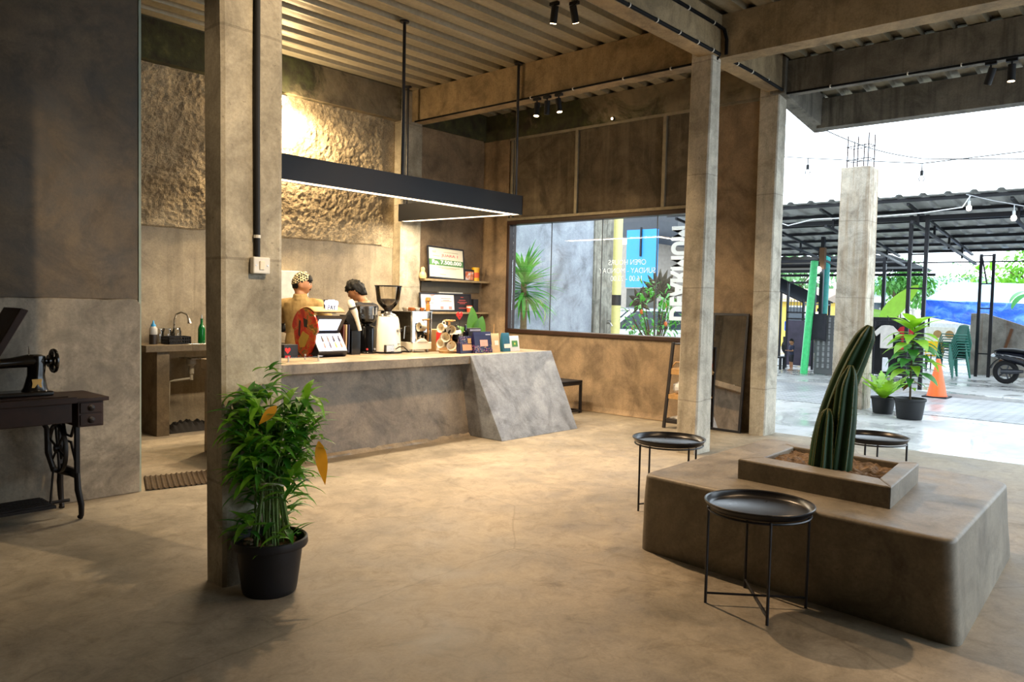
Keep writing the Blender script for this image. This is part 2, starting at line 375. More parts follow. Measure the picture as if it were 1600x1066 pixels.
def beam(x0, x1, y0, y1, z0, z1, mat, label):
    g = G(); along_x = (x1 - x0) > (y1 - y0); n = 24
    def pt(i, j):
        k = i / n; x = x0 + (x1 - x0) * k if along_x else (x0, x1, x1, x0)[j]; y = (y0, y1, y1, y0)[j] if along_x else y0 + (y1 - y0) * k; z = (z0, z0, z1, z1)[j]
        o = noise.noise(V((x * 2, y * 2, z * 3))) * .006; return V((x, y, z)) + V((0 if along_x else o, o if along_x else 0, o))
    vs = [pt(i, j) for i in range(n + 1) for j in range(4)]
    g.mesh(vs, [(i * 4 + j, i * 4 + (j + 1) % 4, i * 4 + 4 + (j + 1) % 4, i * 4 + 4 + j) for i in range(n) for j in range(4)] + [(0, 1, 2, 3), tuple(n * 4 + j for j in range(4))])
    return struct(g.build('beam', mat), label)
beam(7.39, 7.62, -4, 8.6, 4.03, 4.46, M_BEAM, 'concrete beam over the column with black conduit')
beam(8.96, 9.14, -4, 4.1, 4.01, 4.375, M_BEAMG, 'grey stained beam along the open side')
beam(10.05, 10.25, -4, 3.86, 3.80, 4.17, M_BEAMG, 'outermost grey eaves beam')
beam(-5, 9.0, 3.84, 4.02, 4.04, 4.46, M_BEAM, 'concrete beam running over the row of columns')
g = G(); g.hexa([(8.9, 3.8, 4.0), (10.3, 3.8, 3.8), (10.3, 3.98, 3.8), (8.9, 3.98, 4.0), (8.9, 3.8, 4.42), (10.3, 3.8, 4.18), (10.3, 3.98, 4.18), (8.9, 3.98, 4.42)]); struct(g.build('beam', M_BEAMG, bevel=.01), 'cantilever beam sloping to the eaves')
beam(-1, 7.25, 8.6, 8.85, 4.02, 4.46, M_MOSS, 'mossy beam over the rough back wall')
beam(7.58, 8.97, 8.6, 8.85, 4.02, 4.46, M_MOSS, 'mossy beam over the award shelves')
beam(8.93, 9.12, 4.1, 8.7, 4.0, 4.39, M_MOSS, 'mossy beam over the shop window')

# ------------------------------------------------------------------ corrugated roof decks
def deck(x0, x1, y0, y1, z0, z1, per=.3):
    """ribs run along x; z0 at x0, z1 at x1; the upper surface closes the roof"""
    g = G(); y = y0; prof = []
    while y < y1:
        for dy, dz in ((0, 0), (.165, 0), (.185, .055), (.205, .06), (.265, .06), (.285, .055)): prof.append((y + dy * per / .3, dz))
        for d2 in (.05, .11): prof.append((y + d2 * per / .3, .006 if d2 < .1 else 0))
        y += per
    prof = sorted(prof)
    for xa, xb, za, zb in ((x0, x1, z0, z1),):
        vs = [(xa, yy, za + dz) for yy, dz in prof] + [(xb, yy, zb + dz) for yy, dz in prof]; n = len(prof)
        g.mesh(vs, [(i, i + 1, n + i + 1, n + i) for i in range(n - 1)])
        g.hexa([(xa, y0, za + .065), (xb, y0, zb + .065), (xb, y, zb + .065), (xa, y, za + .065), (xa, y0, za + .12), (xb, y0, zb + .12), (xb, y, zb + .12), (xa, y, za + .12)])
    return struct(g.build('ceiling', M_DECK, sharp=0))
deck(-5, 7.5, -6, 8.9, 4.46, 4.46)
deck(7.5, 9.06, -6, 8.9, 4.455, 4.385)
deck(9.06, 10.4, -6, 3.9, 4.375, 4.16)

# ------------------------------------------------------------------ walls
g = G(); g.box(9.03, 9.12, 4.1, 8.9, 4.30, 4.50); struct(g.build('wall_leak_stop', M_BEAMG))  # box added to stop sky light leaking through the roof ribs
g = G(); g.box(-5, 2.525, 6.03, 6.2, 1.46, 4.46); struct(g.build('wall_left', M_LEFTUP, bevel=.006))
g = G(); n = 60
pts = [(-5 + 7.54 * i / n, 1.462 + .012 * noise.noise(V((i * .7, 0, 0)))) for i in range(n)] + [(2.46, 1.47), (2.50, 1.463), (2.535, 1.43), (2.53, 0)]
g.prism([(-5, 0)] + pts, .19, XZ((0, 6.2, 0))); struct(g.build('wall_left_lower', M_LEFT, bevel=.008))
g = G(); g.box(2.527, 2.545, 6.026, 6.05, 0, 4.46); struct(g.build('trim_1', plain('corner_bead', '#8f9a8a', .5)))
# back wall: smooth below 2.26 m, rough-cast above
g = G(); g.box(.5, 7.3, 8.75, 8.95, 0, 4.46); struct(g.build('wall_back', M_SMOOTH))
g = G(); nx, nz = 420, 120
def rough(u, v):
    x = .6 + 6.63 * u; z = 2.255 + 1.77 * v; p = V((x, 0, z))
    e = .03 * noise.noise(p * 1.5) if v > 0 else 0
    d = .022 + .005 * noise.noise(p * 4) + .009 * noise.noise(p * 10) + .008 * noise.noise(p * 22) + .003 * noise.noise(p * 50)
    if v == 0: z += .035 * noise.noise(V((x * 3, 0, 5)))
    lim = 7.0 + .06 * noise.noise(V((0, 3, z * 3)))
    return V((x, 8.745 - (max(.004, d) if 0 < v else -.002) * (1 if x < lim else .12), z))
g.grid(nx, nz, rough, smooth=False); struct(g.build('wall_back_rough', M_ROUGH, sharp=0))
g = G(); g.box(.35, .5, 6.2, 8.95, 0, 4.46); struct(g.build('wall_kitchen_light_stop', M_SMOOTH))  # out of view; added to close the kitchen side against light
g = G(); g.box(-5.15, -5, -6, 6.2, 0, 4.46); struct(g.build('wall_far_left_light_stop', M_LEFTUP))  # unseen wall added to keep this side of the room dark
g = G(); g.box(-5.15, 3.2, -3.7, -3.5, 0, 4.46); struct(g.build('wall_near_light_stop', M_LEFTUP))  # unseen wall behind the camera, added to hold daylight off the left side
g = G(); g.box(7.55, 9.05, 8.65, 8.85, 0, 4.1); struct(g.build('wall_end', M_WALL))
# window wall
WX = 8.95; WY0, WY1, WZ0, WZ1 = 4.72, 8.11, 1.045, 2.75
g = G(); g.box(WX, 9.1, 4.05, 8.7, 0, WZ0); g.box(WX, 9.1, WY1, 8.7, WZ0, 4.05); g.box(WX, 9.1, 4.05, WY0, WZ0, 4.05); struct(g.build('wall_window', M_WALL))
g = G(); g.box(WX + .02, 9.1, WY0, WY1, WZ1, 4.05); struct(g.build('wall_window_upper', M_PANEL))
for i, (y0, y1, z0, z1) in enumerate(((4.1, 8.1, 3.965, 4.005), (4.72, 8.13, 2.752, 2.795), (6.80, 6.85, 2.795, 3.965), (5.375, 5.425, 2.795, 3.965), (8.03, 8.07, 2.795, 3.965))):
    g = G(); g.box(WX - .012, WX + .03, y0, y1, z0, z1); struct(g.build('trim_%d' % (i + 2), M_GALV, bevel=.003))
# floor-to-wall cove of rough mortar along the window wall
g = G(); g.grid(60, 3, lambda u, v: V((WX - .06 * (1 - v) ** 2 * (1 + .6 * noise.noise(V((u * 30, v, 0)))), 4.1 + 4.5 * u, .005 + .07 * v ** 2))); struct(g.build('baseboard_window', M_WALL))

# ------------------------------------------------------------------ the window
M_WOOD = plain('dark_brown_wood', '#2e1a10', .4, 0, .5, .3, 20)
def glass_mat(name='thin_glass', tint=(1, 1, 1, 1), refl=.5):
    k = N(name); t = k.t; tr = k.n('ShaderNodeBsdfTransparent'); tr.inputs[0].default_value = tint; gl = k.n('ShaderNodeBsdfGlossy'); gl.inputs['Roughness'].default_value = .02
    fr = k.n('ShaderNodeFresnel'); fr.inputs[0].default_value = 1.45; mx = k.n('ShaderNodeMixShader')
    k.link(k.math('MULTIPLY', fr.outputs[0], refl), mx.inputs[0]); k.link(tr.outputs[0], mx.inputs[1]); k.link(gl.outputs[0], mx.inputs[2]); k.link(mx.outputs[0], k.out.inputs[0]); return k.m
M_GLASS = glass_mat()
win = bpy.data.objects.new('window_1', None); COL.objects.link(win); win.location = (WX, 6.4, WZ0); struct(win, 'wide shop window with dark wooden frame'); wo = (WX, 6.4, WZ0)
g = G(); f = .06
g.box(WX - .03, 9.08, WY0, WY1, WZ0, WZ0 + f); g.box(WX - .03, 9.08, WY0, WY1, WZ1 - f, WZ1); g.box(WX - .03, 9.08, WY1 - f, WY1, WZ0 + f, WZ1 - f); g.box(WX - .03, 9.08, WY0, WY0 + f, WZ0 + f, WZ1 - f)
g.build('window_frame', M_WOOD, win, bevel=.008, origin=wo)
ys = [WY1 - f, 7.287, 6.38, 5.50, WY0 + f]
for a, b in zip(ys, ys[1:]):
    g = G(); g.box(9.0, 9.006, b + .004, a - .004, WZ0 + f, WZ1 - f); g.build('pane', M_GLASS, win, origin=wo)
    if a < 8: g = G(); g.box(8.997, 9.009, a - .005, a + .005, WZ0 + f, WZ1 - f); g.build('seam', plain('glass_seam', '#3c3f42', .4), win, origin=wo)
k = N('white_vinyl'); t_ = k.n('ShaderNodeBsdfTranslucent'); t_.inputs[0].default_value = (.95, .97, .95, 1); d_ = k.n('ShaderNodeBsdfDiffuse'); d_.inputs[0].default_value = (.93, .94, .93, 1); x_ = k.n('ShaderNodeMixShader'); x_.inputs[0].default_value = .6; k.link(d_.outputs[0], x_.inputs[1]); k.link(t_.outputs[0], x_.inputs[2]); k.link(x_.outputs[0], k.out.inputs[0]); M_VINYL = k.m
text('window_lettering', 'DEARMUM', .3, M_VINYL, win, (.062, 5.15 - 6.4, 1.93 - WZ0), (0, 0, 1), (0, -1, 0), .002, bold=.014, fit=(1.22, .285))
for s_, z_ in (('OPEN HOURS', 2.085), ('SUNDAY - MONDAY', 1.972), ('16.00 - 23.00', 1.865)):
    text('window_lettering', s_, .105, M_VINYL, win, (.062, 5.97 - 6.4, z_ - WZ0), (0, 1, 0), (0, 0, 1), .002, sx=.94)
# ------------------------------------------------------------------ bar counter
t = thing('bar_counter', 'long grey cement bar with a slanted end panel tinted daylight blue', 'counter', (5, 6.6, 0)); O = (5, 6.6, 0)
g = G(); g.box(3.6, 6.23, 6.15, 7.2, .81, .9); g.hexa([(6.23, 6.15, .81), (7.72, 6.24, .81), (7.78, 7.2, .81), (6.23, 7.2, .81), (6.23, 6.15, .9), (7.76, 6.25, .9), (7.8, 7.2, .9), (6.23, 7.2, .9)])
part_label(g.build('worktop', M_TOP, t, bevel=.004, origin=O), 'cement bar top')
g = G(); g.hexa([(3.63, 6.16, 0), (6.25, 6.15, 0), (6.25, 6.6, 0), (3.63, 6.6, 0), (3.63, 6.32, .81), (6.25, 6.31, .81), (6.25, 6.6, .81), (3.63, 6.6, .81)])
g.box(3.63, 3.8, 6.6, 7.18, 0, .81)
g.build('front_wall', M_COUNTER, t, origin=O)
g = G(); g.grid(60, 2, lambda u, v: V((3.66 + 2.55 * u, 6.125 - .03 * noise.noise(V((u * 20, v, 0))) + .035 * v, .04 * v)))
g.build('skirting', M_TOP, t, origin=O)
g = G(); g.hexa([(6.215, 5.65, 0), (7.56, 5.645, 0), (7.7, 7.1, 0), (6.215, 7.1, 0), (6.205, 6.146, .905), (7.765, 6.247, .905), (7.75, 7.1, .81), (6.215, 7.1, .81)])
part_label(g.build('end_panel', M_WING, t, bevel=.006, origin=O), 'slanted cement end panel with daylight blue in its colour')

# ------------------------------------------------------------------ hanging lamp box
t = thing('hanging_lamp', 'long black box lamp hung on rods above the bar', 'lamp', (5.5, 6.5, 2.6)); O = (5.5, 6.5, 2.6)
M_LB = plain('lamp_box_black', '#17181d', .5, .1, .4, .1)
g = G(); g.box(3.55, 7.4, 6.47, 6.485, 2.6, 2.835); g.box(3.55, 7.4, 6.615, 6.63, 2.6, 2.835); g.box(3.55, 7.4, 6.485, 6.615, 2.82, 2.835); g.box(3.55, 3.565, 6.485, 6.615, 2.6, 2.82)
g.build('housing', M_LB, t, origin=O)
g = G(); g.hexa([(7.39, 6.47, 2.6), (7.4, 6.47, 2.6), (7.25, 8.5, 2.6), (7.235, 8.5, 2.6), (7.39, 6.47, 2.835), (7.4, 6.47, 2.835), (7.25, 8.5, 2.835), (7.235, 8.5, 2.835)])
g.hexa([(7.25, 6.63, 2.6), (7.265, 6.63, 2.6), (7.115, 8.5, 2.6), (7.1, 8.5, 2.6), (7.25, 6.63, 2.835), (7.265, 6.63, 2.835), (7.115, 8.5, 2.835), (7.1, 8.5, 2.835)])
g.hexa([(7.26, 6.63, 2.82), (7.395, 6.63, 2.82), (7.24, 8.5, 2.82), (7.11, 8.5, 2.82), (7.26, 6.63, 2.835), (7.395, 6.63, 2.835), (7.24, 8.5, 2.835), (7.11, 8.5, 2.835)]); g.box(7.1, 7.25, 8.49, 8.5, 2.6, 2.835)
part_label(g.build('return_arm', M_LB, t, origin=O), 'shorter black box returning to the wall')
g = G(); g.box(3.57, 7.385, 6.486, 6.614, 2.604, 2.612); g.hexa([(7.267, 6.63, 2.604), (7.388, 6.63, 2.604), (7.234, 8.48, 2.604), (7.117, 8.48, 2.604), (7.267, 6.63, 2.612), (7.388, 6.63, 2.612), (7.234, 8.48, 2.612), (7.117, 8.48, 2.612)])
g.build('diffuser', M_STRIP, t, origin=O)
for x, y in ((5.5, 6.53), (7.345, 6.54), (7.19, 8.44)):
    g = G(); g.tube([(x, y, 2.835), (x, y, 4.46)], .018, 10); g.tube([(x, y, 4.445), (x, y, 4.462)], .05, 12); g.build('hanging_rod', M_BLACK, t, origin=O)

# ------------------------------------------------------------------ switch and conduit on the first column
t = thing('light_switch', 'white single rocker switch on the concrete column', 'switch', (2.17, 3.70, 1.665)); O = (2.17, 3.70, 1.665)
g = G(); g.box(2.122, 2.218, 3.683, 3.72, 1.622, 1.708); g.build('plate', M_WHITE, t, bevel=.006, origin=O)
g = G(); g.obox((2.17, 3.681, 1.665), (.028, .008, .046), (.06, 0, 0)); g.build('rocker', plain('switch_rocker', '#e6d9c0', .4), t, bevel=.003, origin=O)
for x in (2.138, 2.202): g = G(); g.tube([(x, 3.684, 1.665), (x, 3.680, 1.665)], .0035, 8); g.build('screw', M_STEEL, t, origin=O)
t = thing('cable_conduit', 'black conduit running down the column to the switch', 'conduit', (2.15, 3.70, 1.71)); O = (2.15, 3.70, 1.71)
g = G(); g.tube([(2.157, 3.706, 1.70), (2.15, 3.706, 2.4), (2.142, 3.706, 4.44)], .0145, 10); g.build('pipe', M_BLACKM, t, origin=O)
g = G(); g.tube([(2.155, 3.706, 1.806), (2.155, 3.706, 1.822)], .018, 10); g.build('clip', M_WHITE, t, origin=O)

# ------------------------------------------------------------------ treadle sewing machine
M_IRON = plain('black_cast_iron', '#120d0d', .5, .35, .5, .3)
M_OAK = plain('dark_stained_oak', '#28170f', .5, 0, .25, .35, 9)
M_ENAMEL = plain('black_enamel', '#120e0b', .18, .1, .6, .2)
t = thing('sewing_machine', 'antique black treadle sewing machine on its wooden table', 'sewing machine', (1.5, 5.7, 0)); O = (1.5, 5.7, 0)
g = G(); g.box(.9, 1.9, 5.46, 5.93, .785, .825); g.box(1.9, 2.10, 5.47, 5.92, .79, .815); g.box(.95, 1.86, 5.5, 5.9, .825, .831)
g.build('tabletop', M_OAK, t, bevel=.008, origin=O)
g = G(); g.box(.95, 1.88, 5.5, 5.52, .655, .785); g.box(.95, 1.88, 5.87, 5.89, .655, .785); g.build('apron', M_OAK, t, bevel=.004, origin=O)
g = G(); g.box(1.915, 2.075, 5.5, 5.88, .62, .79); dr = g.build('drawer_case', M_OAK, t, bevel=.004, origin=O)
for z in (.665, .745):
    g = G(); g.box(1.928, 2.062, 5.492, 5.5, z - .034, z + .034); d = g.build('drawer', M_OAK, t, bevel=.003, origin=O)
    g = G(); g.lathe([(.022, 0), (.022, .006), (.012, .01), (.015, .022), (0, .026)], (1.995, 5.492, z), 14, Matrix(((1, 0, 0), (0, 0, -1), (0, 1, 0)))); g.build('knob', M_IRON, d, origin=O)
for x, sg in ((1.93, 1), (1.02, -1)):
    g = G()
    for y, fy in ((5.56, -.03), (5.86, .03)):
        g.bar((x, y, .30), (x, y, .785), .035, .028); g.tube([(x, y, .31), (x, y + fy * .5, .2), (x + .012 * sg, y + fy * 1.3, .1), (x + .015 * sg, y + fy, .03), (x + .01 * sg, y + fy * .6, .012)], [.02, .022, .02, .017, .02], 8)
    g.bar((x, 5.56, .30), (x, 5.86, .30), .022, .06); g.bar((x, 5.56, .72), (x, 5.86, .72), .02, .03); g.tube([(x, 5.57, .36), (x, 5.66, .5), (x, 5.76, .5), (x, 5.85, .36)], .011, 6); g.tube([(x, 5.57, .68), (x, 5.66, .54), (x, 5.76, .54), (x, 5.85, .68)], .011, 6)
    g.build('side_frame', M_IRON, t, bevel=.003, origin=O)
g = G(); g.bar((1.02, 5.72, .64), (1.78, 5.72, .64), .03, .035); g.tube([(1.78, 5.72, .64), (1.80, 5.72, .60), (1.80, 5.71, .44), (1.83, 5.7, .32), (1.93, 5.7, .28)], .016, 8); g.tube([(1.78, 5.72, .64), (1.86, 5.7, .70), (1.93, 5.7, .72)], .014, 8); g.build('cross_frame', M_IRON, t, origin=O)
RX = Matrix(((0, 0, 1), (1, 0, 0), (0, 1, 0)))
g = G(); g.lathe([(.148, -.012), (.165, -.012), (.168, 0), (.165, .012), (.148, .012), (.146, 0), (.148, -.012)], (1.865, 5.72, .46), 32, RX); g.lathe([(0, -.02), (.025, -.02), (.025, .02), (0, .02)], (1.865, 5.72, .46), 16, RX)
for k in range(6): a = k * PI / 3 + .3; g.tube([(1.865, 5.72, .46), (1.865, 5.72 + .15 * math.cos(a), .46 + .15 * math.sin(a))], .008, 6)
g.build('flywheel', M_IRON, t, origin=O)
g = G(); g.box(1.06, 1.80, 5.55, 5.82, .095, .115)
for k in range(7): g.box(1.08, 1.78, 5.565 + k * .037, 5.58 + k * .037, .115, .125)
g.tube([(1.02, 5.7, .1), (1.93, 5.7, .1)], .012, 8); g.tube([(1.79, 5.63, .11), (1.83, 5.69, .34)], .007, 6); g.build('treadle', M_IRON, t, origin=O)
g = G(); g.hexa([(1.30, 5.53, .84), (1.34, 5.53, .83), (1.34, 5.87, .83), (1.30, 5.87, .84), (1.60, 5.53, 1.40), (1.645, 5.53, 1.385), (1.645, 5.87, 1.385), (1.60, 5.87, 1.40)]); part_label(g.build('folding_leaf', M_OAK, t, bevel=.006, origin=O), 'raised wooden leaf of the table')
g = G(); g.obox((1.60, 5.69, .845), (.42, .17, .03)); hd = g.build('machine_head', M_ENAMEL, t, bevel=.008, origin=O)
g = G(); g.rings([((1.72, 5.69, .85), (.085, 0, 0), (0, .06, 0)), ((1.725, 5.69, .88), (.07, 0, 0), (0, .048, 0)), ((1.73, 5.69, .96), (.052, 0, 0), (0, .042, 0)), ((1.735, 5.69, 1.04), (.055, 0, 0), (0, .044, 0)), ((1.735, 5.69, 1.085), (.05, 0, 0), (0, .04, 0)), ((1.735, 5.69, 1.095), (.02, 0, 0), (0, .02, 0))], 20)
g.rings([((1.76, 5.69, 1.05), (0, 0, .045), (0, .042, 0)), ((1.68, 5.69, 1.055), (0, 0, .042), (0, .04, 0)), ((1.58, 5.69, 1.045), (0, 0, .033), (0, .033, 0)), ((1.48, 5.69, 1.04), (0, 0, .032), (0, .03, 0)), ((1.44, 5.69, 1.04), (0, 0, .04), (0, .034, 0)), ((1.40, 5.69, 1.03), (0, 0, .05), (0, .034, 0))], 20)
g.rings([((1.41, 5.69, 1.075), (.035, 0, 0), (0, .032, 0)), ((1.41, 5.69, .96), (.035, 0, 0), (0, .032, 0)), ((1.41, 5.69, .93), (.02, 0, 0), (0, .02, 0))], 16); g.tube([(1.41, 5.69, .95), (1.41, 5.69, .86)], .005, 6); g.build('arm', M_ENAMEL, hd, origin=O)
g = G(); g.tube([(1.78, 5.69, 1.05), (1.815, 5.69, 1.05)], .016, 10); g.tube([(1.80, 5.69, 1.05), (1.825, 5.69, 1.05)], .04, 18); g.lathe([(.06, -.008), (.078, -.01), (.082, 0), (.078, .01), (.06, .008), (.058, 0), (.06, -.008)], (1.835, 5.69, 1.05), 26, RX)
for k in range(5): a = k * PI * .4; g.tube([(1.832, 5.69, 1.05), (1.835, 5.69 + .06 * math.cos(a), 1.05 + .06 * math.sin(a))], .008, 6)
g.build('handwheel', M_ENAMEL, hd, origin=O)
g = G(); g.prism([(-.03, -.028), (.03, -.028), (.025, 0), (.03, .028), (-.03, .028), (-.025, 0)], .004, XZ((1.722, 5.648, .91))); g.build('badge', plain('brass_badge', '#a98245', .35, .7), hd, origin=O)
g = G(); g.tube([(1.69, 5.69, 1.09), (1.69, 5.69, 1.15)], .0035, 6); g.build('spool_pin', M_STEEL, hd, origin=O)

# ------------------------------------------------------------------ washing-up corner
M_SINKC = concrete('dark_sink_cement', ('#4b4132', '#665945', '#7f705a'), 1.3, .7, .2, .3, '#3a3022', .3, '#41372a')
t = thing('sink_counter', 'rough cement sink counter in the passage', 'sink', (4.4, 8.5, 0)); O = (4.4, 8.5, 0)
g = G(); g.box(3.52, 4.02, 8.22, 8.735, .9, .97); g.box(4.62, 5.4, 8.22, 8.735, .9, .97); g.box(4.02, 4.62, 8.22, 8.3, .9, .97); g.box(4.02, 4.62, 8.64, 8.735, .9, .97); g.build('worktop', M_SINKC, t, bevel=.004, origin=O)
g = G(); g.box(3.645, 3.78, 8.25, 8.735, 0, .9); g.build('pillar', M_SINKC, t, bevel=.004, origin=O)
g = G(); g.box(5.2, 5.35, 8.25, 8.735, 0, .9); g.build('pillar', M_SINKC, t, bevel=.004, origin=O)
g = G()
g.box(4.0, 4.64, 8.28, 8.66, .97, .976); g.box(4.05, 4.59, 8.33, 8.61, .80, .81); g.build('basin', M_STEEL, t, bevel=.003, origin=O)
g = G(); g.tube([(4.02, 8.66, .975), (4.02, 8.66, 1.22), (4.03, 8.63, 1.29), (4.06, 8.57, 1.315), (4.09, 8.5, 1.29), (4.10, 8.47, 1.23)], .011, 10); g.tube([(4.10, 8.475, 1.245), (4.105, 8.465, 1.19)], [.014, .026], 12); part_label(g.build('faucet', M_STEEL, t, origin=O), 'chrome gooseneck tap')
g = G(); g.lathe([(.05, .8), (.05, .74), (.03, .72), (.03, .63), (.02, .62), (.02, .56), (0, .56)], (4.12, 8.46, 0), 16); g.tube([(4.12, 8.46, .58), (3.95, 8.5, .56), (3.90, 8.52, .55), (3.90, 8.55, .12)], .013, 8); part_label(g.build('drain_pipe', plain('grey_plastic_pipe', '#a39c8c', .5), t, origin=O), 'pale plastic drain pipe')
g = G(); g.grid(40, 14, lambda u, v: V((3.82 + .62 * u, 8.32 + .33 * v, .003 + max(0, .10 * math.sin(PI * v) * math.sin(PI * min(1, u * 1.1)) ** .5 * (1 + .5 * noise.noise(V((u * 8, v * 5, 1)))) + .014 * math.sin(u * 60) * math.sin(PI * v)))))
tag(g.build('rubber_mat', plain('dark_rubber', '#17130f', .8, var=.4), origin=(4.1, 8.5, 0)), 'crumpled dark rubber mat under the sink counter', 'mat')
M_RIB = plain('ribbed_mat_brown', '#4b3d2b', .9, var=.4, vscale=30)
g = G(); A, B, C_, D = V((2.57, 6.0, 0)), V((3.22, 5.86, 0)), V((3.40, 6.30, 0)), V((2.75, 6.46, 0))
g.grid(200, 8, lambda u, v: A.lerp(B, u).lerp(D.lerp(C_, u), v) + V((0, 0, .006 + .009 * max(0, math.sin(u * 105)) + .004 * noise.noise(V((u * 9, v * 3, 0))))))
tag(g.build('floor_mat', M_RIB, origin=(3, 6.2, 0), solid=.004), 'ribbed brown floor mat in the kitchen passage', 'mat')
t = thing('squeeze_bottle', 'small squeeze bottle with blue cap beside the sink', 'bottle', (3.70, 8.46, .97))
g = G(); g.lathe([(0, 0), (.042, 0), (.042, .09), (.04, .11)], n=18); part_label(g.build('base', plain('dark_label', '#2a2018', .5), t), 'dark lower half')
g = G(); g.lathe([(.04, .10), (.042, .12), (.042, .165), (.028, .19), (.02, .195)], n=18); g.build('body', plain('milky_plastic', '#b9b8b4', .45), t)
g = G(); g.lathe([(.026, .185), (.026, .205), (.012, .225), (.006, .255), (0, .257)], n=14); g.build('cap', plain('blue_plastic', '#3e9cd6', .4), t)
M_CLEAR = glass_mat('clear_jar_glass', (.94, .94, .93, 1), 1.8)
for i, (x, y, s, lb) in enumerate(((3.82, 8.60, 1.0, 'glass jar draining between the squeeze bottle and basket'), (3.92, 8.62, 1.1, 'glass jar standing behind the middle of the black basket'), (4.02, 8.60, 1.05, 'glass jar draining close to the tap'))):
    t = thing('glass_jar', lb, 'jar', (x, y, .976 if x > 4 else .97), 0, 'glass jars by the sink')
    g = G(); g.lathe([(.045 * s, 0), (.047 * s, .01), (.047 * s, .12), (.038 * s, .145), (.038 * s, .165), (.035 * s, .165), (.035 * s, .145), (.044 * s, .118), (.044 * s, .012), (0, .01)], n=20); g.build('body', M_CLEAR, t)
    g = G(); g.lathe([(.0385 * s, .150), (.0405 * s, .152), (.0385 * s, .158)], n=20); g.build('rim', M_CLEAR, t)
t = thing('plastic_basket', 'small black slotted basket on the sink counter', 'basket', (3.93, 8.42, .97))
g = G(); g.box(-.12, .12, -.09, .09, .0, .006)
for a, b in (((-.12, -.09), (.12, -.09)), ((.12, -.09), (.12, .09)), ((.12, .09), (-.12, .09)), ((-.12, .09), (-.12, -.09))):
    for z in (.01, .045, .08): g.bar((a[0], a[1], z), (b[0], b[1], z), .006, .01)
    for k in range(11): f = k / 10; x, y = a[0] + (b[0] - a[0]) * f, a[1] + (b[1] - a[1]) * f; g.bar((x, y, 0), (x, y, .085), .007)
g.build('body', M_BLACKM, t)
t = thing('glass_bottle', 'green glass bottle with metal pourer on the sink edge', 'bottle', (4.22, 8.45 - .03, .976))
g = G(); g.lathe([(0, 0), (.038, 0), (.04, .01), (.04, .15), (.034, .18), (.015, .215), (.013, .26), (.016, .262), (.016, .27), (0, .27)], n=20); k = N('green_bottle_glass'); k.set('Base Color', rgb('#0f7a35')); k.set('Roughness', .08); k.set('Transmission Weight', .35); g.build('body', k.m, t)
g = G(); g.lathe([(.009, .268), (.008, .29), (.004, .315), (0, .316)], n=12); g.build('pourer', M_STEEL, t)
t = thing('wall_dispenser', 'white paper dispenser on the wall behind the staff', 'dispenser', (5.5, 8.7, 1.48))
g = G(); g.box(-.22, .12, -.10, .045, 0, .36); g.build('body', M_WHITE, t, bevel=.012)
g = G(); g.prism([(-.0, .01), (.07, .0), (.10, .05), (.115, .18), (.10, .31), (.07, .36), (0, .35)], .15, XZ((.12, .04, 0))); g.build('side_cover', plain('pale_blue_plastic', '#c3d3da', .4), t, bevel=.005)
t = thing('wall_floodlight', 'small floodlight under the mossy beam on the rough wall', 'lamp', (5.3, 8.66, 3.93))
g = G(); g.obox((0, -.05, 0), (.16, .04, .12), (.5, 0, 0)); g.box(-.02, .02, -.05, .06, -.01, .01); g.build('housing', M_BLACK, t, bevel=.006)
g = G(); g.obox((0, -.062, -.024), (.13, .006, .09), (.5, 0, 0)); g.build('lens', M_LAMPGLOW, t)

# ------------------------------------------------------------------ things on the bar
Z = .9
M_CREAM = plain('cream_enamel', '#efe6d4', .35, var=.04)
M_CARD = plain('brown_card', '#b58e5f', .8)
# lit display stand
t = thing('display_stand', 'lit product display stand with round red side panel', 'display', (4.75, 6.9, Z)); O = (4.75, 6.9, Z)
M_DB = plain('display_black', '#0d0e1c', .3, var=.1)
prof = [(6.73, .9), (7.15, .9), (7.15, 1.16), (6.97, 1.16), (6.83, 1.31), (7.12, 1.34), (7.15, 1.15)]
g = G(); g.prism([(6.76, .9), (7.12, .9), (7.14, 1.32), (6.74, 1.325), (6.865, 1.15), (6.85, 1.135), (6.715, .955), (6.72, .945)], .36, YZ((4.60, 0, 0))); g.build('cabinet', M_DB, t, bevel=.004, origin=O)
side = [(6.95 + .235 * math.cos(a) * (1.0 if math.sin(a) > 0 else .82), 1.165 + (.235 if math.sin(a) > 0 else .26) * math.sin(a)) for a in [2 * PI * k / 40 for k in range(40)]]
k = N('red_printed_panel'); z_ = k.noise(9, 4, .6, 1.2); k.set('Base Color', k.ramp(z_, [(.36, rgb('#8f1d12')), (.5, rgb('#b02a17')), (.57, rgb('#a8622a')), (.62, rgb('#3c3a1c')), (.68, rgb('#b8892f'))])); k.set('Roughness', .3)
g = G(); g.prism(side, .016, YZ((4.583, 0, 0))); sp = g.build('side_panel', k.m, t, origin=O)
for sh, cz, col_ in (([(6.90, 1.28), (6.97, 1.30), (6.96, 1.21), (6.90, 1.20)], 0, '#1c1c1a'), ([(7.02, 1.27), (7.05, 1.27), (7.06, 1.12), (7.03, 1.10)], 0, '#26201a'), ([(6.86, 1.12), (6.98, 1.16), (7.06, 1.06), (7.03, .99), (6.94, 1.0)], 0, '#a98a35')):
    g = G(); g.prism(sh, .002, YZ((4.581, 0, 0))); g.build('print', plain('print_' + col_[1:], col_, .4), sp, origin=O)
g = G(); g.grid(2, 14, lambda u, v: V((4.585 + .375 * u, 6.78 + .30 * v, 1.325 + .085 * math.sin(PI * (.12 + .8 * v)) ** .8))); part_label(g.build('hood', plain('tan_board', '#b99363', .6), t, origin=O, solid=.012), 'arched tan top board')
